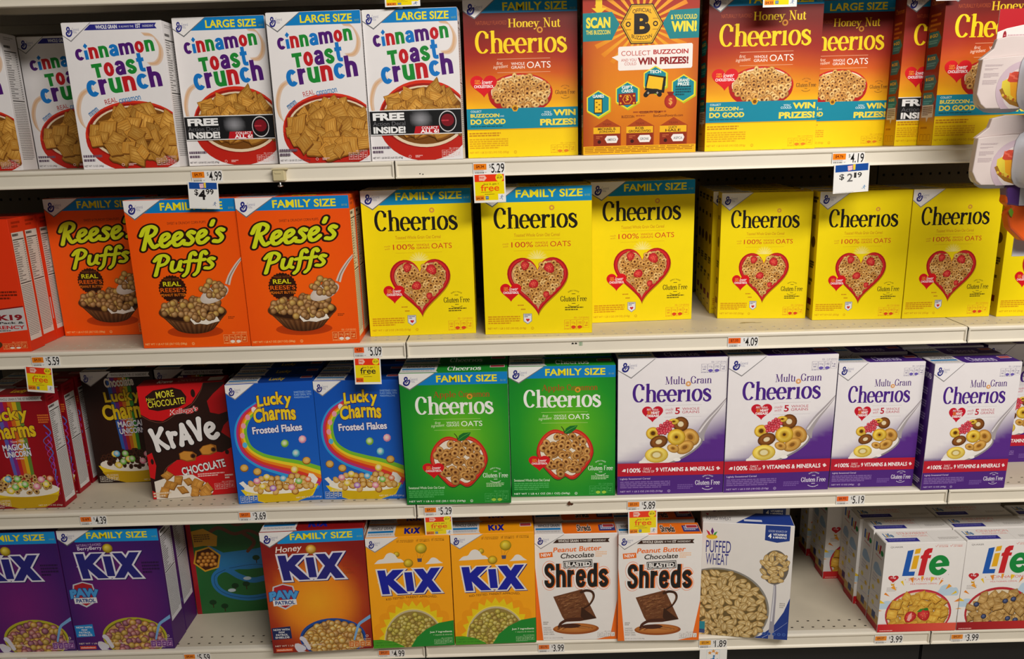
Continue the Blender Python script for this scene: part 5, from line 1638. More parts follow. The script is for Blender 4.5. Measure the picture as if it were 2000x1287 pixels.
def f_life(A, straw):
    A.rect(0, 0, 100, 100, 'EFEBE8')
    A.text('QUAKER', 6.1, 3.1, 21.6, 5.2, '8A8684', .015)
    for u in (61.8, 80):
        A.stroke([(u, 3.4), (u + 1, 4.8), (u + 3.4, 2.4)], .5, 'D84A3A')
        A.text('GOOD SOURCE', u + 4.4, 2.6, u + 15.4, 3.6, 'D8705A'); A.text('OF CALCIUM' if u < 70 else 'OF FIBER', u + 4.4, 4.0, u + 15.4, 5.2, 'D8503A', .01)
    A.poly([(28, 8.4), (35.4, 7.2), (32.2, 31.6), (40, 31.6), (39.3, 36.4), (24.3, 36.4)], '1A5AB4')
    A.poly([(37.6, 6.8), (44.2, 5.8), (43.4, 11.4), (36.8, 12.2)], 'EBB01C'); A.poly([(36.4, 14.2), (43.2, 13.6), (41.4, 28.6), (34.4, 29)], 'EBB01C')
    A.poly([(44.2, 36.4), (46.8, 17.4), (44.8, 17.4), (45.2, 14.2), (47.4, 13.4), (49, 8.6), (53, 6.2), (58.8, 6.0), (58.2, 11), (55.4, 11.6), (54.8, 13.6), (58.0, 13.6), (57.4, 17.2), (54.2, 17.2), (51.6, 36.4)], 'CC1E28')
    # round e
    E = []
    for i in range(34):
        a = math.radians(12 + 342 * i / 33 * .93)
        E.append((69.2 + 12.6 * math.cos(a), 25.4 - 11.4 * math.sin(a)))
    E2 = []
    for i in range(34):
        a = math.radians(12 + 342 * i / 33 * .93)
        E2.append((69.0 + 4.6 * math.cos(a), 25.0 - 5.4 * math.sin(a)))
    A.put(E + E2, [f for i in range(33) for f in ((i, i + 1, 35 + i), (i, 35 + i, 34 + i))], '0E8A3C')
    A.poly([(63, 23.2), (81.6, 21.8), (81.8, 26.4), (63, 27.4)], '0E8A3C')
    A.ell(82.4, 36, .5, c='8A8684', n=8)
    C = 'D84A4A' if straw else 'D8504A'
    A.text('STRAWBERRY' if straw else 'CINNAMON', 33 if straw else 38, 39.0, 73.5 if straw else 76, 41.9, C, .0)
    for u in (29, 76):
        A.ell(u, 40.6, .6, c=C, n=8)
    A.lines(30, 43.0, 76, 43.8, 1, 'F0C8C0', 3)
    A.text('MULTIGRAIN CEREAL', 36, 44.9, 70, 46.5, C)
    heart(A, 7.2, 35, 20.3, 44, 'C41E2A')
    A.text('15g', 10.6, 37.2, 16.8, 39.4, 'F8E4E4', .02)
    A.stroke([(11, 42.8), (12, 45)], .3, 'C8901C'); A.stroke([(16.4, 42.8), (15.4, 45)], .3, 'C8901C')
    A.poly([(11.4, 45), (16, 45), (15.4, 47), (12, 47)], 'D8A02A')
    A.lines(6.8, 49, 19.6, 54, 3, 'C4BEBA', 4)
    for pts in ([(62, 59.8), (66, 55), (72, 54.6), (76, 48.6), (84, 47.4), (90, 50.8), (95, 51), (98.4, 56), (97, 60)], [(0, 73.6), (0, 68), (6, 64.6), (12, 64.4), (16, 66.4), (19.8, 70), (22, 73.6)]):
        A.poly(catmull(pts, 4), 'BFD6E8')
    cu, cv = 50.2, 80
    for k in range(13):
        a = PI + .12 + (PI - .24) * k / 12
        for q0, q1 in ((46.5, 55),):
            d = .035 + .02 * (k % 2)
            A.poly([(cu + q1 * math.cos(a - d * .9), cv + q1 * .78 * math.sin(a - d * .9)), (cu + q1 * math.cos(a + d * .9), cv + q1 * .78 * math.sin(a + d * .9)), (cu + q0 * math.cos(a), cv + q0 * .78 * math.sin(a))], ('F0A02A', 'F0C82A', 'E88A2A')[k % 3])
    A.ell(50.2, 80, 42, 28, 'C02A38', n=50)
    A.ell(50.2, 80.2, 40.4, 26.6, 'D8405A' if straw else 'B02430', n=50)
    A.ell(50.2, 80.6, 39.4, 25.8, 'E8D8B8', n=50)
    pl = ('EFC85A', 'D8A034', '94641A') if straw else ('DDB878', 'B98E4C', '745020')

    def sq(u, v, g):
        square(A, u, v, g.uniform(6.0, 7.6), g, pl, mul(pl[2], 1.2), 3)
    pile(A, in_ell(50.2, 80, 37, 24), (10, 55, 92, 103), 9.4, sq, 111 if straw else 112, .3)
    if straw:
        berry(A, 40, 83.4, 8.4, .5); A.poly([(36.5, 87), (38, 81), (41.6, 78), (42.4, 84), (39.8, 88)], 'F4B0A8')
        berry(A, 57.6, 81.4, 8.8, -.4)
        A.poly([(48, 77.6), (52, 74.2), (57, 73.8), (53, 77.6)], '3A8A2A'); A.poly([(55, 74), (61, 72.8), (63, 76), (58, 76.4)], '2E7A24')
    else:
        r = random.Random(3)
        for u, v in ((22, 71), (33, 85), (42, 93), (58, 68), (68, 66), (64, 88), (74, 90), (50, 96)):
            ball(A, u, v, 3.6, ('6A78A8', '3A4468', '1A2040'))
    A.grid(0, 91, 100, 100, 8, 2, lambda u, v: mix('CC1E28', 'E8604A', u / 110) if straw else mix('9A141E', 'C82A2A', u / 110))
    P = [(0, 90.8), (0, 93)] + [(u, 93 + 4.4 * math.sin(u / 100 * PI) ** 1.0) for u in range(5, 100, 5)] + [(100, 91.8), (100, 90.8)]
    A.lines(3, 98, 30, 99.2, 1, 'F4C8C0', 4)


# ------------------------------------------------------------------ sides and tops
def s_nutrition(A, base, panel='E4E0DC', v0=9, v1=90, foot=None):
    A.rect(0, 0, 100, 100, base)
    A.rect(9, v0, 91, v1, panel)
    g = '3C3836'
    v = v0 + 1
    A.lines(14, v, 80, v + 2.6, 1, g, 3, .7)
    v += 4
    A.rect(12, v, 88, v + .8, g)
    r = random.Random(12)
    while v < v0 + (v1 - v0) * .42:
        v += 1.7
        A.rect(12, v, 12 + r.uniform(20, 50), v + .55, '5A5654', step=False)
        A.rect(78, v, 88, v + .55, '5A5654', step=False)
        A.rect(12, v + 1.05, 88, v + 1.2, '8A8684', step=False)
    v += 2
    A.rect(12, v, 88, v + .8, g)
    A.lines(12, v + 2, 88, v1 - 3, int((v1 - v - 5) / 1.3), '7A7674', 5, .42)
    A.lines(20, 2, 80, v0 - 2.4, 2, mul(base, .5), 8, .6)


def s_honey(A):
    A.grid(0, 0, 100, 100, 2, 8, lambda u, v: ramp([(0, '6A1A10'), (.25, '8A2A12'), (.85, '9A3412'), (.86, 'E8A812'), (1, 'F0C010')], v / 100))
    A.rom('Cheerios', 12, 8, 88, 11.5, 'C8701E', .15, .06)
    for i in range(4):
        A.lines(14, 17 + i * 3, 86, 18.6 + i * 3, 1, 'C8701E', i, .9)
    for k, (v, t) in enumerate(((28, 'GO'), (42, 'LOOK'), (55, 'SCAN'), (66, 'GUARD'))):
        A.poly([(12, v), (72, v), (94, v + 4.6), (72, v + 9.4), (12, v + 9.4)], '0B7F86')
        A.text(t, 34, v + 1.4, 70, v + 3.6, 'F0D030', .03)
        A.ell(24, v + 2.6, 6, c='F0D030', n=12)
        A.lines(18, v + 5.2, 74, v + 8, 2, '5AB4B8', k)
    A.poly([(12, 74), (88, 74), (88, 82), (60, 82), (50, 85), (44, 82), (12, 82)], 'E8DCC8')
    A.lines(18, 75, 82, 81, 5, '8A6A4A', 3)
    A.lines(14, 88, 86, 90, 1, 'B87010', 4)
    for i in range(3):
        A.stroke([(16 + i * 25, 93), (34 + i * 25, 93), (34 + i * 25, 97), (16 + i * 25, 97), (16 + i * 25, 93)], 2, 'B87010')


def s_oats(A):
    A.rect(0, 0, 100, 100, 'E9CD06')
    A.lines(24, 4, 84, 9, 2, '2A2410', 3, .8)
    A.lines(24, 18, 84, 22, 1, '4A3E10', 4, .8)
    A.ell(52, 39, 26, c='6A4A14', n=20)
    A.lines(24, 54, 80, 60, 3, '2A2410', 5, .8)
    A.lines(24, 68, 70, 74, 2, '4A3E10', 6, .8)
    A.rect(24, 84, 72, 89, '7A2414')
    A.lines(24, 93, 70, 95, 1, '4A3E10', 7)


def s_multi(A):
    A.rect(0, 0, 100, 100, '48217A')
    V, F = tmesh('Multi Grain', .02)
    A.rom('rios', 22, 8, 86, 12.5, 'D8CCE8', .15, .06)
    A.lines(24, 5, 80, 7, 1, 'B8A4D0', 4)
    for i in range(7):
        A.lines(34, 20 + i * 10, 70, 26 + i * 10, 3, 'A088C4', i, .6, .5)
    A.lines(20, 92, 84, 97, 3, 'E8E0F0', 5)


def s_life(A):
    A.rect(0, 0, 100, 100, 'DFDAD6')
    A.rect(18, 7, 32, 17, '2A5AA4'); A.rect(37, 9, 47, 16, 'D8A41C'); A.poly([(50, 17), (56, 7), (68, 7), (62, 17)], 'B82430'); A.ell(78, 14, 13, c='1A8A44', n=18)
    A.lines(24, 20, 84, 22, 1, 'C88A8A', 2)
    A.poly(catmull([(16, 36), (26, 30), (50, 28), (70, 31), (86, 34), (88, 38), (50, 40), (20, 39)], 4, True), '9AB4CE')
    for i, (u, v) in enumerate(((70, 46), (30, 58), (72, 64), (40, 74))):
        A.ell(u, v, 12, c=('D8B02A', 'E0C84A')[i % 2], n=8)
        A.stroke([(14, v + 4), (84, v + 1.6)], 2.4, 'B8B0C8')
    A.lines(16, 42, 60, 52, 3, 'C4BEC4', 4)
    A.rect(0, 84, 100, 93, 'C8A25A'); A.rect(40, 82, 72, 90, '3A4A7A')
    A.rect(0, 93, 100, 100, 'B81E26')


def s_shreds(A):
    A.rect(0, 0, 100, 100, 'E4671A')
    s_nut = A.rect(10, 12, 90, 86, 'E4DED8')
    A.lines(14, 14, 86, 84, 40, '7A726C', 3, .45)


def s_map(A):
    A.rect(0, 0, 100, 100, '8E161C')


def s_wheat(A):
    A.rect(0, 0, 100, 100, 'DAD5D0')
    A.poly([(0, 60), (100, 76), (100, 100), (0, 100)], '1E3A86')
    A.lines(14, 10, 86, 56, 22, '8A8682', 3, .45)


def t_mills(A, base, logo, wt=36, c2=None):
    """top: white flap with the grain notice at left, product colour and name at right"""
    A.rect(0, 0, 100, 100, base)
    A.poly([(0, 0), (wt - 2, 0), (wt - 2, 84), (wt, 100), (0, 100)], 'DEDAD8')
    A.rect(1, 7, wt - 4, 40, 'CFCBC9')
    A.text('WHOLE GRAIN', 4, 10, wt - 5, 38, '4A4648', .02)
    A.rect(1, 46, wt - 4, 64, '1A78B8')
    A.lines(2, 72, wt - 4, 86, 2, 'A8A4A4', 3)
    logo(A)
    A.rect(84, 18, 98, 50, 'E4DAD6'); A.rect(84.6, 22, 97.4, 46, 'B03A44')


def t_plain(A, base, dark):
    A.rect(0, 0, 100, 100, base)
    A.lines(10, 20, 90, 70, 4, dark, 3)


def t_roman(c, thick=.15):
    return lambda A: A.rom('Cheerios', 44, 24, 76, 84, c, thick, .06)


def t_kix(A):
    V = kix_word(A, 44, 22, 66, 84, '1A1E8E', 'EFE8E0' if False else None)


def t_life(A, straw=True):
    A.rect(0, 0, 100, 100, 'E2DEDA')
    A.text('Life', 5, 16, 17, 52, '3A6A9A', .03)
    A.rect(8, 30, 9.5, 50, 'D8A41C')
    A.rect(3, 60, 44, 92, '2C2A86'); A.lines(6, 66, 41, 84, 2, '6A68B0', 3)
    A.text('STRAWBERRY' if straw else 'CINNAMON', 24, 10, 64, 30, 'D8807A', .0)
    A.text('MULTIGRAIN CEREAL', 28, 36, 60, 50, 'D8807A')
    A.lines(70, 60, 96, 80, 3, 'B0AAA6', 4)
    A.rect(62, 10, 62.4, 96, 'C8C2BE')


def t_wheat(A):
    A.rect(0, 0, 100, 100, 'DEDAD6')
    A.poly([(62, 0), (100, 0), (100, 100), (36, 100)], '1E3A8A')
    A.text('PUFFED WHEAT', 4, 48, 32, 82, '4A4658', .0)
    A.rect(46, 62, 66, 80, 'C8CCDC')
    A.poly([(4, 20), (8, 24), (6, 40)], 'C4284A')


def t_shreds(A):
    V0, F0 = tmesh('Shreds', .02)
    V1, F1 = tmesh('Shreds', .07)
    A.fit(V1, F1, 52, 20, 69, 80, 'F4E4D4', 0, 0, None, bbox(V0))
    A.text('Shreds', 52, 20, 69, 80, '2A2018', .03)
    A.rect(79, 24, 99, 80, '3A3A7A'); A.lines(81, 32, 97, 70, 3, 'C8C8DC', 4)


def t_krave(A):
    A.rect(0, 0, 100, 100, '8E0E14')
    A.text('Krave', 20, 30, 38, 75, 'E8DCD8', .04)
    A.text('CHOCOLATE', 44, 30, 72, 70, 'D8A8A0')
    A.rect(80, 20, 97, 78, 'D8D0CC')

# ------------------------------------------------------------------ setting
ZS = [1.27616, 0.89143, 0.50807, 0.13688]
LIP = 0.0361
BAYS = [(-1.83, -0.6115), (-0.6085, 0.6085), (0.6115, 1.83)]
DEPTH = 0.45


def struct(o):
    o['kind'] = 'structure'
    return o


def boxmesh(x0, x1, y0, y1, z0, z1):
    return [(x, y, z) for x in (x0, x1) for y in (y0, y1) for z in (z0, z1)], [(0, 1, 3, 2), (4, 6, 7, 5), (0, 4, 5, 1), (2, 3, 7, 6), (0, 2, 6, 4), (1, 5, 7, 3)]


V, F = boxmesh(-4, 4, -4.0, 0.5, -0.05, 0.0)
struct(simple('floor', V, F, FLOOR))
# back panel with its rows of hook holes, one sheet per bay
for (a, b) in BAYS:
    V, F = [], []
    zs_ = [0.0]
    rows = [0.14 + 0.05 * k for k in range(33)]
    for z in rows:
        zs_ += [z, z + 0.006]
    zs_.append(1.9)
    for i in range(len(zs_) - 1):
        z0, z1 = zs_[i], zs_[i + 1]
        if i % 2 == 0:
            spans = [(a, b)]
        else:
            n = int((b - a) / 0.025)
            xs = [a] + [q for k in range(n) for q in (a + 0.012 + 0.025 * k, a + 0.018 + 0.025 * k)] + [b]
            spans = [(xs[k], xs[k + 1]) for k in range(0, len(xs) - 1, 2)]
        for p, q in spans:
            k = len(V)
            V += [(p, 0.47, z0), (q, 0.47, z0), (q, 0.47, z1), (p, 0.47, z1)]
            F.append((k, k + 1, k + 2, k + 3))
    o = simple('wall_back', V, F, BACK)
    struct(o)
    V, F = boxmesh(a, b, 0.033, 0.045, 0.0, 0.1005)
    V2, F2 = boxmesh(a + 0.002, b - 0.002, 0.0285, 0.033, 0.004, 0.094)
    struct(simple('baseboard_front', V + V2, F + [tuple(i + 8 for i in f) for f in F2], BLACK))
V, F = boxmesh(-2.0, 2.0, 0.485, 0.5, 0.0, 1.95)
struct(simple('wall_gondola', V, F, BLACK))

PROF = [(0.012, -0.0012), (0.012, 0.0), (0.001, 0.0), (-0.0022, -0.0008), (-0.0040, -0.0032), (-0.0042, -0.0066), (-0.0028, -0.0090),
        (-0.0010, -0.0100), (-0.0010, -0.0300), (-0.0030, -0.0318), (-0.0056, -0.0330), (-0.0062, -0.0350), (-0.0050, -0.0361), (0.0060, -0.0361), (0.0060, -0.0340), (0.0015, -0.0310), (0.0015, -0.0060)]


def shelf(a, b, z, label, holes=True):
    t = empty('shelf', ((a + b) / 2, 0, z))
    tag(t, label, 'shelf', 'cream metal shelves of the cereal aisle')
    hw = (b - a) / 2
    # deck, with two rows of slots along the front
    V, F = [], []
    n = int(2 * hw / 0.0256)
    ys = [0.012, 0.0214, 0.0262, 0.0456, 0.0504, DEPTH]
    for i in range(5):
        if i in (1, 3) and holes:
            off = -hw + (2 * hw - n * 0.0256) / 2 + (0.003 if i == 1 else 0.0)
            xs = [-hw] + [q for k in range(n) for q in (off + 0.0098 + 0.0256 * k, off + 0.0158 + 0.0256 * k)] + [hw]
            spans = [(xs[k], xs[k + 1]) for k in range(0, len(xs) - 1, 2)]
        else:
            spans = [(-hw, hw)]
        for p, q in spans:
            k = len(V)
            V += [(p, ys[i], 0), (q, ys[i], 0), (q, ys[i + 1], 0), (p, ys[i + 1], 0)]
            F.append((k, k + 1, k + 2, k + 3))
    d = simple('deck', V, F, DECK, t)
    so = d.modifiers.new('sheet', 'SOLIDIFY')
    so.thickness = 0.0012
    so.offset = -1
    # stiffening folds under the deck
    V, F = [], []
    for yy in (0.16, 0.30, 0.44):
        v, f = boxmesh(-hw + 0.002, hw - 0.002, yy, yy + 0.012, -0.022, -0.0012)
        F += [tuple(i + len(V) for i in q) for q in f]
        V += v
    simple('stiffener', V, F, SHELF, t)
    # price rail
    m = len(PROF)
    V = [(x, y, q) for x in (-hw, hw) for y, q in PROF]
    F = [(i, (i + 1) % m, (i + 1) % m + m, i + m) for i in range(m)] + [tuple(range(m))[::-1], tuple(range(m, 2 * m))]
    rail = simple('price_rail', V, F, SHELF, t)
    for s in (-1, 1):
        v, f = slab(min(s * hw, s * (hw - 0.004)), max(s * hw, s * (hw - 0.004)), -0.0050, 0.02, -0.0345, -0.0012, 0.0012)
        simple('rail_end_tab', v, f, SHELF, rail)
    return t


def row_name(i):
    return ['topmost, cut by the top of the photo', 'carrying the upper row of boxes', 'carrying the second row of boxes', 'carrying the third row of boxes', 'carrying the lowest row of boxes'][i]


SHELVES = {}
for j, (a, b) in enumerate(BAYS):
    for i, z in enumerate([1.6252] + ZS):
        SHELVES[(i, j)] = shelf(a, b, z, 'cream metal shelf %s, %s bay' % (row_name(i), ['left', 'middle', 'right'][j]))


def flat_mark(name, parent, pts, c, y, label=None):
    parent = [o for o in parent.children if o.name.startswith('price_rail')][0]
    A = Art(1, 1)
    V = [(p[0], y, p[1]) for p in pts]
    T = [tuple(f) for f in tessellate_polygon([[Vector((p[0], p[1], 0)) for p in pts]])]
    o = obj(name, cmesh(name, V, T, [H(c)] * len(V)), parent)
    if label:
        o['label'] = label


def blob(cx, cy, rx, ry, seed, n=14, k=.4):
    r = random.Random(seed)
    return [(cx + rx * (1 + r.uniform(-k, k)) * math.cos(2 * PI * i / n), cy + ry * (1 + r.uniform(-k, k)) * math.sin(2 * PI * i / n)) for i in range(n)]


sh = SHELVES[(3, 1)]
flat_mark('stain', sh, blob(-0.2590, -0.0085, .0045, .0050, 4), '5A3420', -0.0046, 'dried brown spill')
flat_mark('stain', sh, blob(-0.2535, -0.0135, .0038, .0030, 5), '4A2A18', -0.0014, 'dried brown spill')
sh = SHELVES[(2, 1)]
for xx in (-0.2475, -0.2405):
    flat_mark('printed_mark', sh, [(xx - .0028, -0.0150), (xx + .0028, -0.0150), (xx + .0022, -0.0128), (xx, -0.0112), (xx - .0022, -0.0128)], '1A1816', -0.0013)
for p, q in (((-.0035, -.0115), (.0035, -.0108)), ((-.0035, -.0185), (.0035, -.0178)), ((-.0035, -.0185), (-.0028, -.0108)), ((.0028, -.0185), (.0035, -.0108)), ((-.0005, -.0180), (.0005, -.0112)), ((-.003, -.0150), (.003, -.0143))):
    flat_mark('printed_mark', sh, [(-.230 + p[0], p[1]), (-.230 + q[0], p[1]), (-.230 + q[0], q[1]), (-.230 + p[0], q[1])], '1E8A4E', -0.0013)
sh = SHELVES[(1, 1)]
for xx, zz in ((-0.559, -0.0272), (-0.553, -0.0285)):
    flat_mark('stain', sh, blob(xx, zz, .0016, .0013, 7), '1A1816', -0.0013)
sm = Art(1, 1)
for k, (xx, yy, r1, r2) in enumerate(((.1455, .083, .006, .002), (.163, .089, .016, .0035), (.181, .086, .008, .002), (.155, .092, .010, .002))):
    pts = blob(xx, yy, r1, r2, 20 + k)
    o = obj('scuff', cmesh('scuff', [(p[0], p[1], 0.0003 + k * 2e-5) for p in pts], [tuple(range(len(pts)))], [H('9A8A6C')] * len(pts)), [q for q in SHELVES[(2, 1)].children if q.name.startswith('deck')][0])

# ------------------------------------------------------------------ cereal boxes
def K(w, h, d, front, base, left, right, top, edge=None):
    return dict(w=w, h=h, d=d, front=front, base=base, left=left, right=right, top=top, edge=edge or base)


def nut(base, panel='E4E0DC', v0=9, v1=90):
    return lambda A: s_nutrition(A, base, panel, v0, v1)


KINDS = {
    'ctc12': K(.1984, .2827, .055, lambda A: f_toast(A, 'small'), 'E4E0E0', nut('E0DCDC', 'E0DCDA', 7, 96), nut('E0DCDC', 'E0DCDA', 7, 96), lambda A: t_plain(A, 'E0DCDC', '8A8090')),
    'ctcL': K(.1878, .2897, .055, lambda A: f_toast(A, 'large'), 'E4E0E0', nut('E0DCDC', 'E0DCDA', 7, 96), nut('E0DCDC', 'E0DCDA', 7, 96), lambda A: t_plain(A, 'E0DCDC', '8A8090')),
    'ctcD': K(.1878, .2897, .055, lambda A: f_toast(A, 'decal'), 'E4E0E0', nut('E0DCDC', 'E0DCDA', 7, 96), nut('E0DCDC', 'E0DCDA', 7, 96), lambda A: t_plain(A, 'E0DCDC', '8A8090')),
    'hnF': K(.2323, .3105, .058, lambda A: f_honey(A, 'FAMILY SIZE'), 'A8401A', s_honey, nut('8A2A14', 'D8B070'), lambda A: t_mills(A, '7A1C12', t_roman('F0CC20'))),
    'hnL': K(.215, .3007, .048, lambda A: f_honey(A, 'LARGE SIZE'), 'A8401A', s_honey, nut('8A2A14', 'D8B070'), lambda A: t_mills(A, '7A1C12', t_roman('F0CC20'))),
    'hnB': K(.2323, .3105, .058, f_honey_back, 'C86A14', s_honey, nut('8A2A14', 'D8B070'), lambda A: t_mills(A, '7A1C12', t_roman('F0CC20'))),
    'hnD': K(.215, .3007, .048, None, 'A8401A', s_honey, nut('8A2A14', 'D8B070'), lambda A: t_mills(A, '7A1C12', t_roman('F0CC20'))),
    'reF': K(.2349, .3184, .060, f_puffs, 'F25A0C', nut('F25A0C', 'E8DCBC', 10, 96), nut('F25A0C', 'E8DCBC', 10, 96), lambda A: t_mills(A, 'D8480A', lambda B: B.text('Puffs', 48, 30, 70, 80, 'C8D01E', .03))),
    'reS': K(.200, .287, .050, f_puffs_game, 'E83A14', nut('D83414', 'D8CEC4', 10, 92), nut('D83414', 'D8CEC4', 10, 92), lambda A: t_plain(A, 'C02A10', '6A1408')),
    'cheF': K(.2370, .3227, .060, lambda A: f_oats(A, True), 'EBD006', s_oats, s_oats, lambda A: t_mills(A, 'E2C606', t_roman('1C1712'))),
    'cheS': K(.1990, .2900, .050, lambda A: f_oats(A, False), 'EBD006', s_oats, s_oats, lambda A: t_mills(A, 'E2C606', t_roman('1C1712'))),
    'lucky': K(.178, .2775, .050, lambda A: f_lucky(A, False), '9A1220', nut('9A1220', 'D8D4D2', 10, 96), nut('9A1220', 'D8D4D2', 10, 96), lambda A: t_mills(A, '7A1018', lambda B: B.text('Lucky', 50, 20, 70, 80, 'D8B01E', .03))),
    'choc': K(.1745, .2900, .050, lambda A: f_lucky(A, True), '2A140C', nut('3A1A10', 'D8D4D2'), nut('3A1A10', 'D8D4D2'), lambda A: t_mills(A, '2A140C', lambda B: B.text('Lucky', 50, 20, 70, 80, 'A88A1E', .03))),
    'krave': K(.1921, .2802, .050, f_krave, 'A81218', nut('A81218', 'DCD0CC'), nut('A81218', 'DCD0CC'), t_krave),
    'lcff': K(.1937, .2898, .050, f_lucky_frost, '1450B0', nut('1450B0', 'DCDCE4'), nut('1450B0', 'DCDCE4'), lambda A: t_mills(A, '0E3A8A', lambda B: B.text('Lucky', 48, 20, 66, 80, 'D8B81E', .03), 38)),
    'appF': K(.2381, .3141, .060, f_apple, '1E8A2C', nut('1E8A2C', 'DCE4D8'), nut('1E8A2C', 'DCE4D8'), lambda A: t_mills(A, '1E8A2E', t_roman('EEF2EA'))),
    'mgL': K(.2429, .3254, .060, lambda A: f_multi(A, True), 'DAD4DA', s_multi, s_multi, lambda A: t_mills(A, '42207A', t_roman('C8BEDC'))),
    'mgS': K(.1915, .3013, .055, lambda A: f_multi(A, False), 'DAD4DA', s_multi, s_multi, lambda A: t_mills(A, '42207A', t_roman('C8BEDC'))),
    'kixP': K(.2367, .3201, .066, lambda A: f_kix_dogs(A, True), '4A1A62', nut('4A1A62', 'D8D4D8', 3, 78), nut('4A1A62', 'D8D4D8', 3, 78), lambda A: t_mills(A, '4A1A62', t_kix)),
    'kixH': K(.2367, .3201, .066, lambda A: f_kix_dogs(A, False), '9A2418', nut('9A2418', 'DCD4C8', 3, 78), nut('9A2418', 'DCD4C8', 3, 78), lambda A: t_mills(A, '8A1416', t_kix)),
    'kixM': K(.2367, .3201, .066, f_map, '8E161C', s_map, s_map, lambda A: t_mills(A, '8A1416', t_kix)),
    'kix': K(.1943, .2928, .055, f_kix, 'F8A610', nut('F8A610', 'E8DCC0'), nut('F8A610', 'E8DCC0'), lambda A: t_mills(A, 'F4A00E', t_kix)),
    'shr': K(.1939, .2809, .055, f_shreds, 'E8E2DE', s_shreds, s_shreds, lambda A: t_mills(A, 'F0741A', t_shreds)),
    'wheat': K(.2052, .2989, .055, f_wheat, 'DAD6D2', s_wheat, s_wheat, t_wheat),
    'lifeS': K(.1885, .2371, .054, lambda A: f_life(A, True), 'E2DEDA', s_life, s_life, lambda A: t_life(A, True)),
    'lifeC': K(.1885, .2371, .054, lambda A: f_life(A, False), 'E2DEDA', s_life, s_life, lambda A: t_life(A, False)),
}


def f_honey_decal(A):
    f_honey(A, 'LARGE SIZE')
    A.rect(0, 67, 100, 83, 'E9E9EA')
    A.rect(0, 67.6, 100, 82.4, '19191B')
    A.text('FREE', 4.2, 68.4, 38.4, 73.2, 'F4F4F4', .05)
    A.text('Action Decal', 4, 74, 39, 76.8, '6E6E72')
    A.text('INSIDE!', 4, 77.4, 39, 81.8, 'F4F4F4', .045)


KINDS['hnD']['front'] = f_honey_decal

PROTO = {}


def make_box(kind):
    k = KINDS[kind]
    w, h, d = k['w'], k['h'], k['d']
    root = empty('cereal_box', (0, 0, 0))
    V, F = slab(-w / 2, w / 2, 0, d, 0, h, 0.0009)
    obj('carton', cmesh('carton', V, F, [H(k['edge'])] * len(V)), root)
    A = Art(w - 0.0004, h - 0.0004)
    k['front'](A)
    obj('front_panel', A.mesh('front_panel', lambda x, y, o: (x - w / 2 + 0.0002, -o, h - 0.0002 - y)), root)
    A = Art(d - 0.001, h - 0.001)
    k['left'](A)
    obj('side_panel', A.mesh('side_panel', lambda x, y, o: (-w / 2 - o, d - 0.0005 - x, h - 0.0005 - y)), root)
    A = Art(d - 0.001, h - 0.001)
    k['right'](A)
    obj('side_panel', A.mesh('side_panel', lambda x, y, o: (w / 2 + o, 0.0005 + x, h - 0.0005 - y)), root)
    # glued top flap: a thin card with a print of its own and a slot tab
    A = Art(w - 0.003, d - 0.003)
    k['top'](A)
    V, F = slab(-w / 2 + 0.0012, w / 2 - 0.0012, 0.0012, d - 0.0012, h, h + 0.0008, 0.0003)
    obj('top_flap', A.mesh('top_flap', lambda x, y, o: (x - w / 2 + 0.0015, d - 0.0015 - y, h + 0.0007 + o), (V, F, [H(k['edge'])] * len(V))), root)
    return root


def copy_tree(o, parent=None):
    c = o.copy()
    COL.objects.link(c)
    if parent:
        c.parent = parent
    for ch in list(o.children):
        copy_tree(ch, c)
    return c


def put(kind, x, y, row, label, group=None, yaw=0.0, lean=0.0):
    if kind not in PROTO:
        PROTO[kind] = o = make_box(kind)
    else:
        o = copy_tree(PROTO[kind])
    lean = max(-0.008, min(0.008, lean))
    o.location = (x, y, ZS[row] + 0.0002 + max(0, KINDS[kind]['d'] * math.sin(lean)))
    o.rotation_euler = (-lean, 0, yaw)
    for key in ('label', 'category', 'group'):
        if key in o:
            del o[key]
    tag(o, label, 'cereal box', group)
    return o


def behind(kind, x, y, row, yaw, labels, group, gap=0.004, seed=0, start=1):
    """the rest of a file of boxes, each pushed up behind the one in front"""
    r = random.Random(seed + int(x * 1000))
    d = KINDS[kind]['d'] + gap
    for i, lb in enumerate(labels):
        s = (i + start) * d
        put(kind, x - math.sin(yaw) * s + r.uniform(-.002, .002), y + s * math.cos(yaw) + 0.002 * i, row, lb, group, yaw * .8)


G = 'white cinnamon square cereal boxes on the upper shelf'
put('ctc12', -1.153, .008, 0, 'white cereal box with colourful lettering, navy ribbon and red bowl, at the front', G)
behind('ctc12', -1.153, .008, 0, 0, ['white cereal box directly behind the front navy-ribbon box, only its right side showing'], G)
put('ctc12', -1.45 - .0992 + .012, .105, 0, 'white cereal box cut off by the left edge of the upper shelf, right side showing', G)
put('ctc12', -1.45 + .0992 + .004, .176, 0, 'shaded white cereal box set back, half hidden by the front navy-ribbon box', G)
put('ctcD', -.9505, .030, 0, 'white large size box with black free decal band, beside the navy-ribbon box', G, -.035, .008)
put('ctcL', -.7524, .0003, 0, 'white large size box with a full red bowl and no black band', G, -.035, .0034)
put('ctcD', -.5624, .0011, 0, 'white large size box with black free decal band, beside the dark red family size box', G, -.0262, -.003)
G = 'red and yellow honey oat cereal boxes on the upper shelf'
put('hnF', -.3443, .050, 0, 'red to yellow family size box with teal band, leftmost of its kind', G, .0284)
put('hnB', -.1043, .0194, 0, 'orange box turned to its back, with black hexagon seal and prize hexagons', G, -.0095)
put('hnF', .1546, .050, 0, 'red to yellow family size box with teal band, right of the orange box back', G, -.004)
put('hnL', .343, .116, 0, 'red to yellow large size box half hidden behind the family size box beside it', G)
put('hnD', .5535, .0660, 0, 'red to yellow box with black free decal band, wedged far back between two others', G)
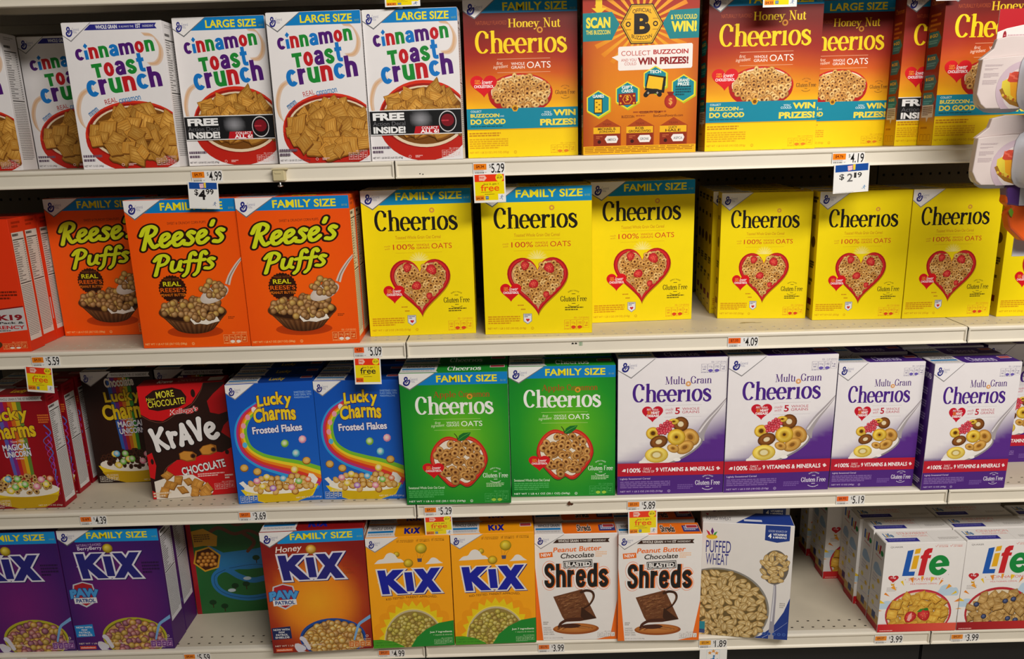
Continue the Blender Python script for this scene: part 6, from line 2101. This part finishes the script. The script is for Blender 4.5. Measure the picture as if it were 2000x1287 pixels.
put('hnF', .6095, .0052, 0, 'red to yellow box with teal band partly covered by the hanging white cups', G)

G = 'orange peanut butter puff boxes on the second shelf'
for i, (rx, yy) in enumerate(((-1.43, .007), (-1.436, .064), (-1.437, .119))):
    put('reS', rx - .100, yy, 1, ['small red box with grey game banner at the left edge of the photo', 'small red box second in the file at the left edge, side panel showing', 'small red box last in the file at the left edge, side panel showing'][i], 'small red puff boxes at the left edge')
put('reF', -1.3132, .137, 1, 'shaded orange family size box set back on the second shelf', G, -.0179, .008)
put('reF', -1.0653, .0032, 1, 'orange family size box with a hanging price card over its blue banner', G, -.0179, .007)
put('reF', -.8286, .0018, 1, 'orange family size box next to the yellow boxes, right side showing', G, .0156, -.0035)
behind('reF', -1.0653, .0032, 1, -.0179, ['orange box hidden behind the one with the price card, only its top edge showing'], G, .008)
behind('reF', -.8286, .0018, 1, .0, ['orange box hidden behind the rightmost front orange box'], G)
G = 'yellow oat cereal boxes with blue family size banner'
put('cheF', -.5782, .0583, 1, 'yellow family size box with heart bowl, beside the orange boxes', G, .028)
put('cheF', -.3197, .0402, 1, 'yellow family size box with heart bowl, frontmost, under the hanging yellow promo card', G, -.0351, -.0013)
put('cheF', -.0757, .1313, 1, 'yellow family size box with heart bowl, set back with bare shelf in front', G, .0509, .0035)
behind('cheF', -.5782, .0583, 1, .028, ['yellow family size box behind the one beside the orange boxes'], G)
behind('cheF', -.3197, .0402, 1, -.02, ['yellow family size box behind the frontmost one under the promo card'], G, .014)
behind('cheF', -.0757, .1313, 1, .03, ['yellow family size box behind the set back one'], G, .018)
G = 'small yellow oat cereal boxes without banner'
put('cheS', .2020, .1253, 1, 'small yellow box with heart bowl, leftmost of the small ones', G, -.1134)
put('cheS', .4080, .0891, 1, 'small yellow box with heart bowl, middle, under the hanging white and blue card', G, -.0476, .0033)
put('cheS', .6089, .0845, 1, 'small yellow box with heart bowl, right, below the hanging white cups', G, 0, .0035)
put('cheS', .8205, .0790, 1, 'small yellow box cut off by the right edge of the photo', G)
put('cheS', .1975, .183, 1, 'small yellow box second in the leftmost small file, its left edge showing', G, -.08)
for i, yy in enumerate((.245, .302, .359)):
    put('cheS', .205 + .006 * i, yy, 1, 'small yellow box in dark shade, %s in the leftmost small file' % ('third', 'fourth', 'fifth')[i], G, -.02)
behind('cheS', .4080, .0891, 1, -.03, ['small yellow box second in the middle file, only its top showing', 'small yellow box third in the middle file, only its top showing'], G, .014)
behind('cheS', .6110, .0845, 1, 0, ['small yellow box second in the right file, only its top showing', 'small yellow box third in the right file, only its top showing'], G)

G = 'red marshmallow cereal boxes at the left edge'
put('lucky', -1.433 - .089, .027, 2, 'red cereal box with rainbow and yellow bowl at the left edge, front of its file', G)
put('lucky', -1.437 - .089, .098, 2, 'red cereal box second in the file at the left edge, side panel showing', G)
put('lucky', -1.437 - .089, .156, 2, 'red cereal box last in the file at the left edge, only a strip showing', G)
G = 'dark chocolate marshmallow cereal boxes set back'
put('choc', -1.3345, .154, 2, 'dark brown cereal box with yellow bowl set back beside the red file', G)
put('choc', -1.1580, .158, 2, 'dark brown cereal box almost hidden behind the red and brown chocolate box', G)
put('krave', -1.1436, .0653, 2, 'red and dark brown chocolate box with white lettering, turned slightly left', None, .1165, .0077)
G = 'blue frosted flake cereal boxes'
put('lcff', -.9273, .0249, 2, 'blue box with rainbow and yellow bowl, left of the two front ones', G, .0686, .0054)
put('lcff', -.7330, .0278, 2, 'blue box with rainbow and yellow bowl, right of the two, beside the green box', G, -.0367)
behind('lcff', -.9273, .0249, 2, .04, ['blue box second in the left blue file, top and white corner showing', 'blue box third in the left blue file, deep in shade'], G, .008)
behind('lcff', -.7330, .0278, 2, -.02, ['blue box second in the right blue file, top showing', 'blue box third in the right blue file, deep in shade'], G, .008)
G = 'green apple cereal boxes'
put('appF', -.5109, -.0092, 2, 'green family size box with apple bowl overhanging the shelf edge', G, -.0213, -.0025)
put('appF', -.2707, .0136, 2, 'green family size box with apple bowl, right one, beside the purple and white boxes', G, -.0284, .005)
behind('appF', -.5109, -.0092, 2, -.01, ['green box behind the overhanging one, only its top showing'], G)
behind('appF', -.2707, .0136, 2, -.01, ['green box behind the right one, blue banner just showing'], G, .014)
G = 'purple and white multigrain cereal boxes'
put('mgL', -.0249, .0117, 2, 'large purple and white box with spoon, leftmost, beside the green boxes', G, -.0068, .0048)
put('mgL', .2190, .0113, 2, 'large purple and white box with spoon, second from the green boxes', G, .0136, -.0069)
put('mgS', .4415, .0192, 2, 'smaller purple and white box with spoon, left of the two smaller front ones', G, -.014, -.0074)
put('mgS', .6412, -.0039, 2, 'smaller purple and white box with spoon, standing forward with purple left side showing', G, .0037, -.008)
behind('mgL', -.0249, .0117, 2, 0, ['large purple and white box behind the leftmost one, under the shelf'], G)
behind('mgL', .2190, .0113, 2, 0, ['large purple and white box behind the second one, under the shelf'], G)
put('mgS', .4415, .095, 2, 'smaller purple and white box second in its file, only the top showing', G)
behind('mgS', .6380, -.0039, 2, 0, ['smaller purple and white box behind the forward one, top showing', 'smaller purple and white box third behind the forward one, top in shade'], G, .010)
put('mgS', .8430, .132, 2, 'smaller purple and white box set back at the right edge of the photo', G)

G = 'purple berry puff boxes on the lowest shelf'
put('kixP', -1.5755, .008, 3, 'purple family size box cut off by the left edge of the photo', G)
put('kixP', -1.3362, .0066, 3, 'purple family size box with white side panel showing, beside the gap', G, -.0056, .008)
behind('kixP', -1.3385, .0066, 3, 0, ['purple box second in the file beside the gap, its side just showing'], G)
put('kixM', -1.0990, .150, 3, 'box turned to its green map back, set back in the gap', None, .06)
put('kixH', -.8519, -.0174, 3, 'red and orange honey puff box with blue bowl, overhanging the shelf', None, .038, -.008)
G = 'orange yellow corn puff boxes'
put('kix', -.6344, -.0114, 3, 'orange yellow box with blue lettering and cloud, left, beside the red and orange box', G, .0291, -.0016)
put('kix', -.4382, -.0075, 3, 'orange yellow box with blue lettering and cloud, right, beside the white shredded boxes', G, .0141, -.001)
behind('kix', -.6344, -.0114, 3, .02, ['orange yellow box behind the left one, its top showing'], G, .006)
behind('kix', -.4382, -.0075, 3, .01, ['orange yellow box behind the right one, its top showing'], G, .006)
G = 'white and orange shredded cereal boxes'
put('shr', -.2435, -.0015, 3, 'white box with orange corners and chocolate square, left of the two', G, -.0104, .0062)
put('shr', -.0494, -.0122, 3, 'white box with orange corners and chocolate square, under the hanging promo card', G, -.0208, -.0067)
behind('shr', -.2435, -.0015, 3, 0, ['orange topped box behind the left white one', 'orange topped box third behind the left white one'], G, .012)
behind('shr', -.0494, -.0122, 3, 0, ['orange topped box behind the white one with the promo card', 'orange topped box third behind the white one with the promo card'], G, .012)
G = 'white and blue puffed wheat boxes'
put('wheat', .1545, -.0077, 3, 'white and blue puffed wheat box with bowl and spoon, turned slightly right', G, -.1601)
put('wheat', .185, .098, 3, 'puffed wheat box hidden behind the front puffed wheat box', G, -.05)
G = 'white square cereal boxes with coloured lettering, strawberry'
put('lifeS', .5732, -.0028, 3, 'white strawberry cereal box at the front with red rimmed bowl', G, 0, -.008)
for i, (xx, yy, lb) in enumerate(((.574, .057, 'second in the strawberry file, left side showing'), (.5665, .114, 'third in the strawberry file, pushed a little left'), (.575, .171, 'fourth in the strawberry file'),
                                  (.536, .229, 'fifth in the strawberry file, standing out to the left'), (.545, .288, 'sixth in the strawberry file, in shade'), (.535, .346, 'last in the strawberry file, in deep shade'))):
    put('lifeS', xx, yy, 3, 'white cereal box ' + lb, G)
G = 'white square cereal boxes with coloured lettering, cinnamon'
put('lifeC', .7635, -.0025, 3, 'white cinnamon cereal box cut off by the right edge, bowl with blueberries', G)
for i, (xx, yy, lb) in enumerate(((.764, .056, 'second in the cinnamon file, top showing'), (.7575, .116, 'third in the cinnamon file, top showing'), (.766, .176, 'fourth in the cinnamon file'))):
    put('lifeC', xx, yy, 3, 'white cereal box ' + lb, G)
put('lifeC', .955, .110, 3, 'white cereal box at the far right edge, only a corner of its top showing', G)


# ------------------------------------------------------------------ price labels and promo cards
def runner(A, u0, v0, u1, v1, c):
    W, Hh = u1 - u0, v1 - v0
    f = lambda x, y: (u0 + W * x, v0 + Hh * y)
    A.ell(*f(.62, .16), W * .10, c=c, n=12)
    A.stroke([f(.60, .28), f(.50, .58)], W * .17, c, W * .13, 1)
    A.stroke([f(.58, .34), f(.34, .34), f(.24, .48)], W * .08, c, W * .06, 1)
    A.stroke([f(.60, .36), f(.76, .46), f(.94, .34)], W * .08, c, W * .06, 1)
    A.stroke([f(.50, .58), f(.62, .72), f(.68, .98)], W * .12, c, W * .07, 1)
    A.stroke([f(.48, .58), f(.34, .74), f(.04, .76)], W * .12, c, W * .06, 1)


def price_label(x0, x1, z0, z1, price, small, label, oc='F08418', row=0, blank=False, w_=.42):
    w, h = x1 - x0, z1 - z0
    A = Art(w, h)
    A.rect(0, 0, 100, 100, 'EDEBE8')
    A.rect(1.5, 8, w_ * 100, 62, oc)
    if small:
        A.text(small, 9, 20, w_ * 100 - 8, 48, '6A1E0A', .02)
        A.lines(10, 11, w_ * 100 - 10, 15, 1, 'A85A14', 3)
        A.lines(10, 53, w_ * 100 - 8, 57, 1, 'A85A14', 4)
    A.lines(3, 68, 42, 76, 1, '8A8886', 5)
    r = random.Random(int(x0 * 1000))
    u = 4
    while u < 32:
        q = r.uniform(.5, 1.6)
        A.rect(u, 80, u + q, 94, '2A2A2A', step=False)
        u += q + r.uniform(.5, 1.2)
    A.lines(36, 82, 43, 92, 2, '8A8886', 6)
    A.text('$', 50.5, 14, 56, 48, '1C1A1A', .0)
    A.text(price, 57, 8, 98, 92, '1C1A1A', .012)
    A.lines(62, 1.5, 88, 4.5, 1, '8A8886', 8)
    V, F = slab(-w / 2, w / 2, 0, .0008, -h, 0, .0002)
    o = obj('price_label', A.mesh('price_label', lambda x, y, o_: (x - w / 2, .0001 - o_, -y), (V, F, [H('EDEBE8')] * len(V))))
    o.data.materials[0] = TAGM
    o.location = ((x0 + x1) / 2, -.0030, z1)
    tag(o, label, 'price label', 'price labels on the shelf rails')
    return o


def promo(x0, x1, z0, z1, label, style, tilt=0.0, lean=0.0, small='$4.34', y=-.0078, save='$5.29'):
    w, h = x1 - x0, z1 - z0
    A = Art(w, h)
    A.rect(0, 0, 100, 100, 'F0EEEA')
    if style == 'bogo':
        A.rect(4, 2, 96, 27, 'EE3A18')
        A.rect(4, 27, 96, 92, 'F4DC0C')
        A.poly([(18, 5), (36, 5), (42, 14), (33, 25), (30, 23), (18, 23)], 'F6C0B0')
        A.text('buy', 20, 8, 34, 18, 'E03A20', .03)
        A.ell(82, 14, 12.5, c='F4E01C', n=24)
        A.lines(75, 6, 89, 8, 1, '5A5020', 3)
        A.text(save, 74, 10, 90, 18, '3A3410', .02)
        A.text('buy 2, get 1', 32, 32, 78, 40, '4A3A10', .01)
        A.text('free', 22, 37, 80, 60, 'F05A14' if small != '$4.32' else '2A2420', .014)
        A.lines(22, 62.5, 80, 65, 1, '6A5410', 4)
        A.lines(34, 70, 74, 73, 1, '7A6414', 5)
        A.rect(4, 75, 32, 92, 'F08A1C' if small != '$4.32' else 'F0641C')
        A.text(small, 7, 80, 29, 89, '6A2408', .02)
        if small != '$4.32':
            A.rect(36, 77, 46, 89, '4A6A8A'); A.rect(37, 79, 45, 86, '7A9ABA')
            A.rect(76, 71, 97, 95, 'F0EEEA')
            runner(A, 79, 73, 94, 92, '5A7AA8')
    elif style == 'blue':
        A.rect(4, 3, 96, 27, '1E4E9E')
        A.poly([(38, 8), (52, 6), (52, 22), (40, 25)], 'F0A0B0'); A.text('LOW', 39, 9, 51, 14, 'E8F0F8', .03); A.text('PRICE', 39, 16, 52, 21, 'E8F0F8', .03)
        A.poly([(53, 4), (60, 3), (60, 22), (54, 23)], 'F0D03A')
        if small == '$4.99':
            A.text('$', 20, 28, 33, 53, '221E1E', .02); A.text('4', 33, 30, 57, 67, '221E1E', .03); A.text('99', 58, 27, 84, 47, '221E1E', .02)
            runner(A, 77, 72, 92, 90, '4A6A9A')
        else:
            A.text('$', 16, 34, 30, 56, '3A3838', .015); A.text('1', 57, 32, 64, 50, '3A3838', .02); A.text('9', 67, 32, 79, 50, '3A3838', .02)
            A.text('2', 38, 34, 54, 62, '6A6868', .02)  # paler digits hold the glare lying across the price
            runner(A, 80, 76, 94, 92, '4A8ABA')
        A.lines(6, 97, 92, 98.6, 1, 'A8A6A4', 3)
    elif style == 'stars':
        A.stroke([(26, 4), (72, 4), (73, 5), (73, 101)], .7, '9ABED8')
        A.stroke([(26, 4), (25.4, 5), (25.4, 101)], .7, '9ABED8')
        for cu, cv in ((37, 20), (50, 12), (62, 22)):
            P = [(cu + (8.5 if i % 2 == 0 else 4) * math.sin(i * PI / 5), cv - (8.5 if i % 2 == 0 else 4) * A.a * math.cos(i * PI / 5)) for i in range(10)]
            A.poly(P, 'E0963C')
        runner(A, 27, 24, 68, 100, '1C74B8')
    V, F = slab(-w / 2, w / 2, 0, .0006, -h, 0, .0002)
    o = obj('promo_card', A.mesh('promo_card', lambda x, y_, o_: (x - w / 2, .0001 - o_, -y_), (V, F, [H('F0EEEA')] * len(V))))
    o.data.materials[0] = TAGM
    o.location = ((x0 + x1) / 2, y, z1)
    o.rotation_euler = (lean, tilt, 0)
    tag(o, label, 'promo card', 'promo cards hanging from the shelf rails')
    return o


R1 = ZS[0] - .0085, ZS[0] - .0325
def PL(x0, x1, row, price, small, label, oc='F08418', dz=0.0, lo=.0300, w_=.42):
    z = ZS[row] + dz
    price_label(x0, x1, z - lo - .0015, z - .0088, price, small, label, oc, row, False, w_)


PL(-1.028, -.965, 0, '4.99', '$4.75', 'price label 4.99 with orange square on the upper rail')
PL(-.449, -.384, 0, '5.29', '$4.34', 'price label 5.29 with orange square on the upper rail')
PL(.288, .354, 0, '4.19', '$4.76', 'price label 4.19 with orange square on the upper rail')
PL(-1.427, -1.366, 1, '5.59', '$4.32', 'price label 5.59 on the second rail below the small red boxes')
PL(-.724, -.663, 1, '5.09', '4.52', 'price label 5.09 with red orange square below the orange boxes', 'F05A1C', .004, .0330, .36)
PL(.090, .156, 1, '4.09', '$7.35', 'price label 4.09 with red orange square below the small yellow boxes', 'F0641C')
PL(-1.385, -1.324, 2, '4.39', '5.69', 'price label 4.39 on the third rail below the bare shelf', 'F0741C')
PL(-1.019, -.956, 2, '3.69', '$4.27', 'price label 3.69 below the left blue box', 'F0741C')
PL(-.592, -.528, 2, '5.29', '$4.21', 'price label 5.29 below the overhanging green box')
PL(-.125, -.060, 2, '5.89', '$5.23', 'price label 5.89 below the leftmost large purple and white box')
PL(.355, .420, 2, '5.19', '$6.92', 'price label 5.19 below the smaller purple and white boxes', 'F0641C')
PL(-1.195, -1.131, 3, '5.59', '$4.66', 'price label 5.59 on the lowest rail below the map box')
PL(-.724, -.660, 3, '4.99', '$4.27', 'price label 4.99 on the lowest rail, cut off by the boxes above it', 'E8742A', -.004)
PL(-.337, -.274, 3, '3.99', '$2.73', 'price label 3.99 on the lowest rail below the left white shredded box', 'E8742A')
PL(.052, .119, 3, '1.89', '$5.04', 'price label 1.89 with yellow square below the puffed wheat box', 'EEA81C')
PL(.476, .544, 3, '3.99', '$4.27', 'price label 3.99 below the front strawberry box', 'E88A1C', -.001)
PL(.660, .728, 3, '3.99', '$4.27', 'price label 3.99 below the cinnamon box at the right', 'E88A1C', -.002)
PL(-1.636, -1.575, 3, '3.69', '$4.27', 'price label on the lowest rail at the bottom left corner of the photo')

promo(-.4495, -.384, 1.187, 1.2452, 'yellow and red free offer card under the upper rail, over yellow family boxes', 'bogo', -.01)
promo(-1.036, -.974, 1.1905, 1.2455, 'white card with blue stripe and 4.99 over the orange box', 'blue', .045, 0, '$4.99')
promo(.291, .364, 1.186, 1.2455, 'white card with blue stripe and glare-paled price over the small yellow boxes', 'blue', -.05, .06, '$2.19')
promo(-1.4415, -1.383, .801, .8600, 'yellow and red free offer card leaning over the red boxes', 'bogo', .10, .05, '$4.33')
promo(-.725, -.667, .800, .8600, 'yellow and red free offer card with black lettering over the blue box', 'bogo', .015, 0, '$4.32')
promo(-.593, -.529, .428, .4765, 'yellow and red free offer card bent behind the overhanging green box', 'bogo', -.02, 0, '$4.21')
promo(-.124, -.057, .416, .4775, 'yellow and red free offer card over the white shredded box', 'bogo', -.02, 0, '$5.24')
promo(.053, .119, .050, .1065, 'white card with blue running figure and orange stars at the bottom', 'stars')
promo(-.608, -.5395, 1.569, 1.6, 'yellow card hanging from the topmost rail over white cinnamon boxes', 'bogo', -.01, 0, '$4.41')
promo(.1285, .1945, 1.5485, 1.6, 'yellow card hanging from the topmost rail over a red family size box', 'bogo', 0, 0, '$4.33')
promo(.466, .508, 1.5515, 1.6, 'white card hanging from the topmost rail near the right edge', 'plain')

# clamp with a screw on the upper rail
t = empty('rail_clamp', (-.846, -.0012, ZS[0] - .0100))
tag(t, 'beige plastic clamp with a screw on the upper shelf rail', 'clamp')
V, F = slab(-.0125, .0125, -.0140, 0, -.0235, 0, .0018)
simple('clamp_body', V, F, CLIPM, t)
V, F = slab(-.0135, .0170, -.0155, 0, -.0010, .0014, .0004)
simple('clamp_lip', V, F, CLIPM, t)
V, F = slab(-.0070, .0060, -.0150, -.0135, -.0085, -.0060, .0003)
simple('clamp_ridge', V, F, CLIPM, t)
V, F = [], []
prof = [(.0, -.0232), (.0024, -.0232), (.0022, -.0300), (.0026, -.0312), (.0054, -.0322), (.0062, -.0336), (.0056, -.0346), (.0034, -.0354), (0, -.0358)]
n = 16
for r_, z_ in prof:
    V += [(r_ * math.cos(2 * PI * i / n), -.007 + r_ * math.sin(2 * PI * i / n), z_) for i in range(n)]
for j in range(len(prof) - 1):
    F += [(j * n + i, j * n + (i + 1) % n, (j + 1) * n + (i + 1) % n, (j + 1) * n + i) for i in range(n)]
simple('screw', V, F, STEEL, t, True)


# ------------------------------------------------------------------ hanging cup packs at the right
def prism(name, pts, y0, y1, m, parent=None, bev=0.0015):
    """outline in x,z drawn back from y0 to y1"""
    n = len(pts)
    V = [(x, y, z) for y in (y0, y1) for x, z in pts]
    F = [tuple(range(n)), tuple(range(2 * n - 1, n - 1, -1))] + [(i, i + n, (i + 1) % n + n, (i + 1) % n) for i in range(n)]
    o = simple(name, V, F, m, parent)
    b = o.modifiers.new('edge', 'BEVEL')
    b.width = bev
    b.segments = 2
    b.limit_method = 'ANGLE'
    return o


PACKM = mat('dimmed_coated_white_board', 'C6B8B4', rough=0.5, noise=(40, .03))  # white board with the shade on the packs mixed into its colour
def cup_pack(dx, dz, label, sc=1.0):
    t = empty('cup_pack', (.55 + dx, -.12, 1.385 + dz))
    tag(t, label, 'cup pack', 'hanging packs of white cups')
    # local outline of the printed board sleeve
    S_ = [(-.0636, .044), (-.047, .0462), (.004, .0493), (.030, .0493), (.030, -.0434), (-.0483, -.0418), (-.058, -.034), (-.0673, -.017)]
    sl = prism('sleeve', S_, -.03, -.016, PACKM, t)
    Fp = [(-.0636, .044), (-.0401, .0626), (-.0358, .0789), (-.0117, .0843), (.030, .0835), (.030, .0493), (.004, .0493)]
    prism('top_tab', Fp, -.020, -.010, PACKM, t)
    # print on the sleeve
    A = Art(.1, .0925)
    A.ell(86, 64, 50, c='B7A2AC', n=48)
    A.ell(88, 65, 40, c='CDC2BE', n=40)
    A.poly([(46, 48), (58, 42), (100, 42), (100, 96), (76, 92), (58, 82), (46, 64)], 'CDB83A')
    A.poly([(60, 48), (100, 48), (100, 88), (78, 86), (64, 74)], 'D8961E')
    A.poly([(55, 47), (58, 34), (66, 30), (80, 31), (100, 34), (100, 50), (60, 50)], 'B8402E')
    for k in range(14):
        A.ell(59 + (k * 7) % 38, 34 + (k * 5) % 13, 1.8, c='D0604A', n=8)
    A.stroke([(45, 62), (52, 76), (66, 88), (84, 94), (100, 96)], 6, '8E621E', 9)
    for k in range(10):
        A.ell(50 + k * 5, 74 + k * 2.2, 2.6, c=('D0AC3A', 'A8501E', 'B88E2A')[k % 3], n=9)
    A.lines(12, 16, 44, 20, 2, 'AE9CA0', 3, .4)
    A.lines(12, 23, 36, 27, 2, 'AE9CA0', 4, .4)
    A.lines(11, 32, 38, 41, 4, 'AE9CA0', 5, .4)
    A.lines(10, 45, 36, 54, 4, 'AE9CA0', 6, .4)
    o = obj('printed_label', A.mesh('printed_label', lambda x, y, o_: (x - .0700, -.0302 - o_, .0493 - y)), sl)
    # rounded cups bulging out in front at the right and behind
    for prof, cx, cz in (([(.030, -.088), (.040, -.087), (.0450, -.082), (.0475, -.045), (.0490, -.006), (.0540, -.003), (.0545, .0)], .058, .004),
                         ([(.0460, .016), (.0455, .018), (.0410, .020), (.0390, .040), (.0360, .045), (.027, .046)], -.012, -.004)):
        V, F = [], []
        n = 32
        for r_, y_ in prof:
            for i in range(n):
                a = 2 * PI * i / n
                k = (abs(math.cos(a)) ** 4 + abs(math.sin(a)) ** 4) ** -.25
                V.append((cx + r_ * k * math.cos(a), y_ - .03, cz + r_ * k * math.sin(a)))
        for j in range(len(prof) - 1):
            F += [(j * n + i, j * n + (i + 1) % n, (j + 1) * n + (i + 1) % n, (j + 1) * n + i) for i in range(n)]
        F.append(tuple(range(n))[::-1])
        F.append(tuple(range(len(V) - n, len(V))))
        simple('cup', V, F, CUP, t, True)
    return t


t1 = cup_pack(0, 0, 'white cup pack with taco picture on its sleeve, upper of the two hanging at right')
t2 = cup_pack(.0085, -.1385, 'white cup pack with taco picture on its sleeve, lower of the two hanging at right')
# header card of the pack above: white with red top and a small oval mark
A = Art(.08, .06)
A.rect(0, 0, 100, 100, 'E2D4D0')
A.poly([(0, 0), (100, 0), (100, 40), (60, 46), (20, 56), (0, 66)], 'B01420')
A.stroke([(0, 67), (20, 57), (60, 47), (100, 41)], 1.4, 'F0E4E0')
A.ell(17, 78, 4.2, 15, '8E1626', n=24)
A.rect(15, 74, 19, 77, 'C87A80')
A.lines(24, 74, 90, 84, 2, 'B89AA0', 3)
V, F = slab(0, .08, 0, .002, -.06, 0, .0005)
o = obj('header_card', A.mesh('header_card', lambda x, y, o_: (x, -o_, -y), (V, F, [H('E2D4D0')] * len(V))))
o.location = (.5220, -.125, 1.5170)
tag(o, 'white hanging card with red top and small dark red oval at the right edge', 'hanging card')

# strip the packs hang from, clipped over the topmost rail
t = empty('clip_strip', (.628, -.1045, 1.62))
tag(t, 'white plastic strip holding the hanging cup packs, at the right edge', 'clip strip')
V, F = slab(-.012, .012, -.001, .001, -.56, .0, .0004)
simple('strip', V, F, CUP, t)
V, F = slab(-.010, .010, .001, .110, -.006, -.003, .0004)
simple('arm', V, F, CUP, t)
for zz in (-.14, -.28, -.42):
    V, F = slab(-.004, .004, -.012, -.001, zz, zz + .004, .0004)
    simple('hook', V, F, CUP, t)

# snack pouch hanging below, purple over orange
t = empty('snack_pouch', (.62, -.13, 1.15))
tag(t, 'purple and orange fruit snack pouch hanging at the right edge below the cups', 'snack pouch')
prism('pouch', [(-.052, .046), (.06, .050), (.06, -.06), (-.01, -.055), (-.038, -.030), (-.046, -.004), (-.040, .010), (-.054, .020)], -.012, .012, mat('orange_foil', 'D8581E', rough=.3, noise=(60, .1)), t, .004)
prism('pouch_top', [(-.056, .052), (.06, .056), (.06, .010), (-.030, .012), (-.050, .016)], -.0135, .0125, mat('purple_foil', '5A3A7E', rough=.3, noise=(60, .1)), t, .004)
prism('hang_tab', [(-.032, .056), (.06, .058), (.06, .012), (-.030, .014)], -.0155, -.0138, CUP, t, .0006)
for k in range(2):
    prism('leaf', [(-.048, .004), (-.044, -.004), (-.040, -.008), (-.038, .002), (-.043, .010)], -.0150, -.0130, mat('green_print', '6A9A2A', rough=.4), t, .0004) if k == 0 else None
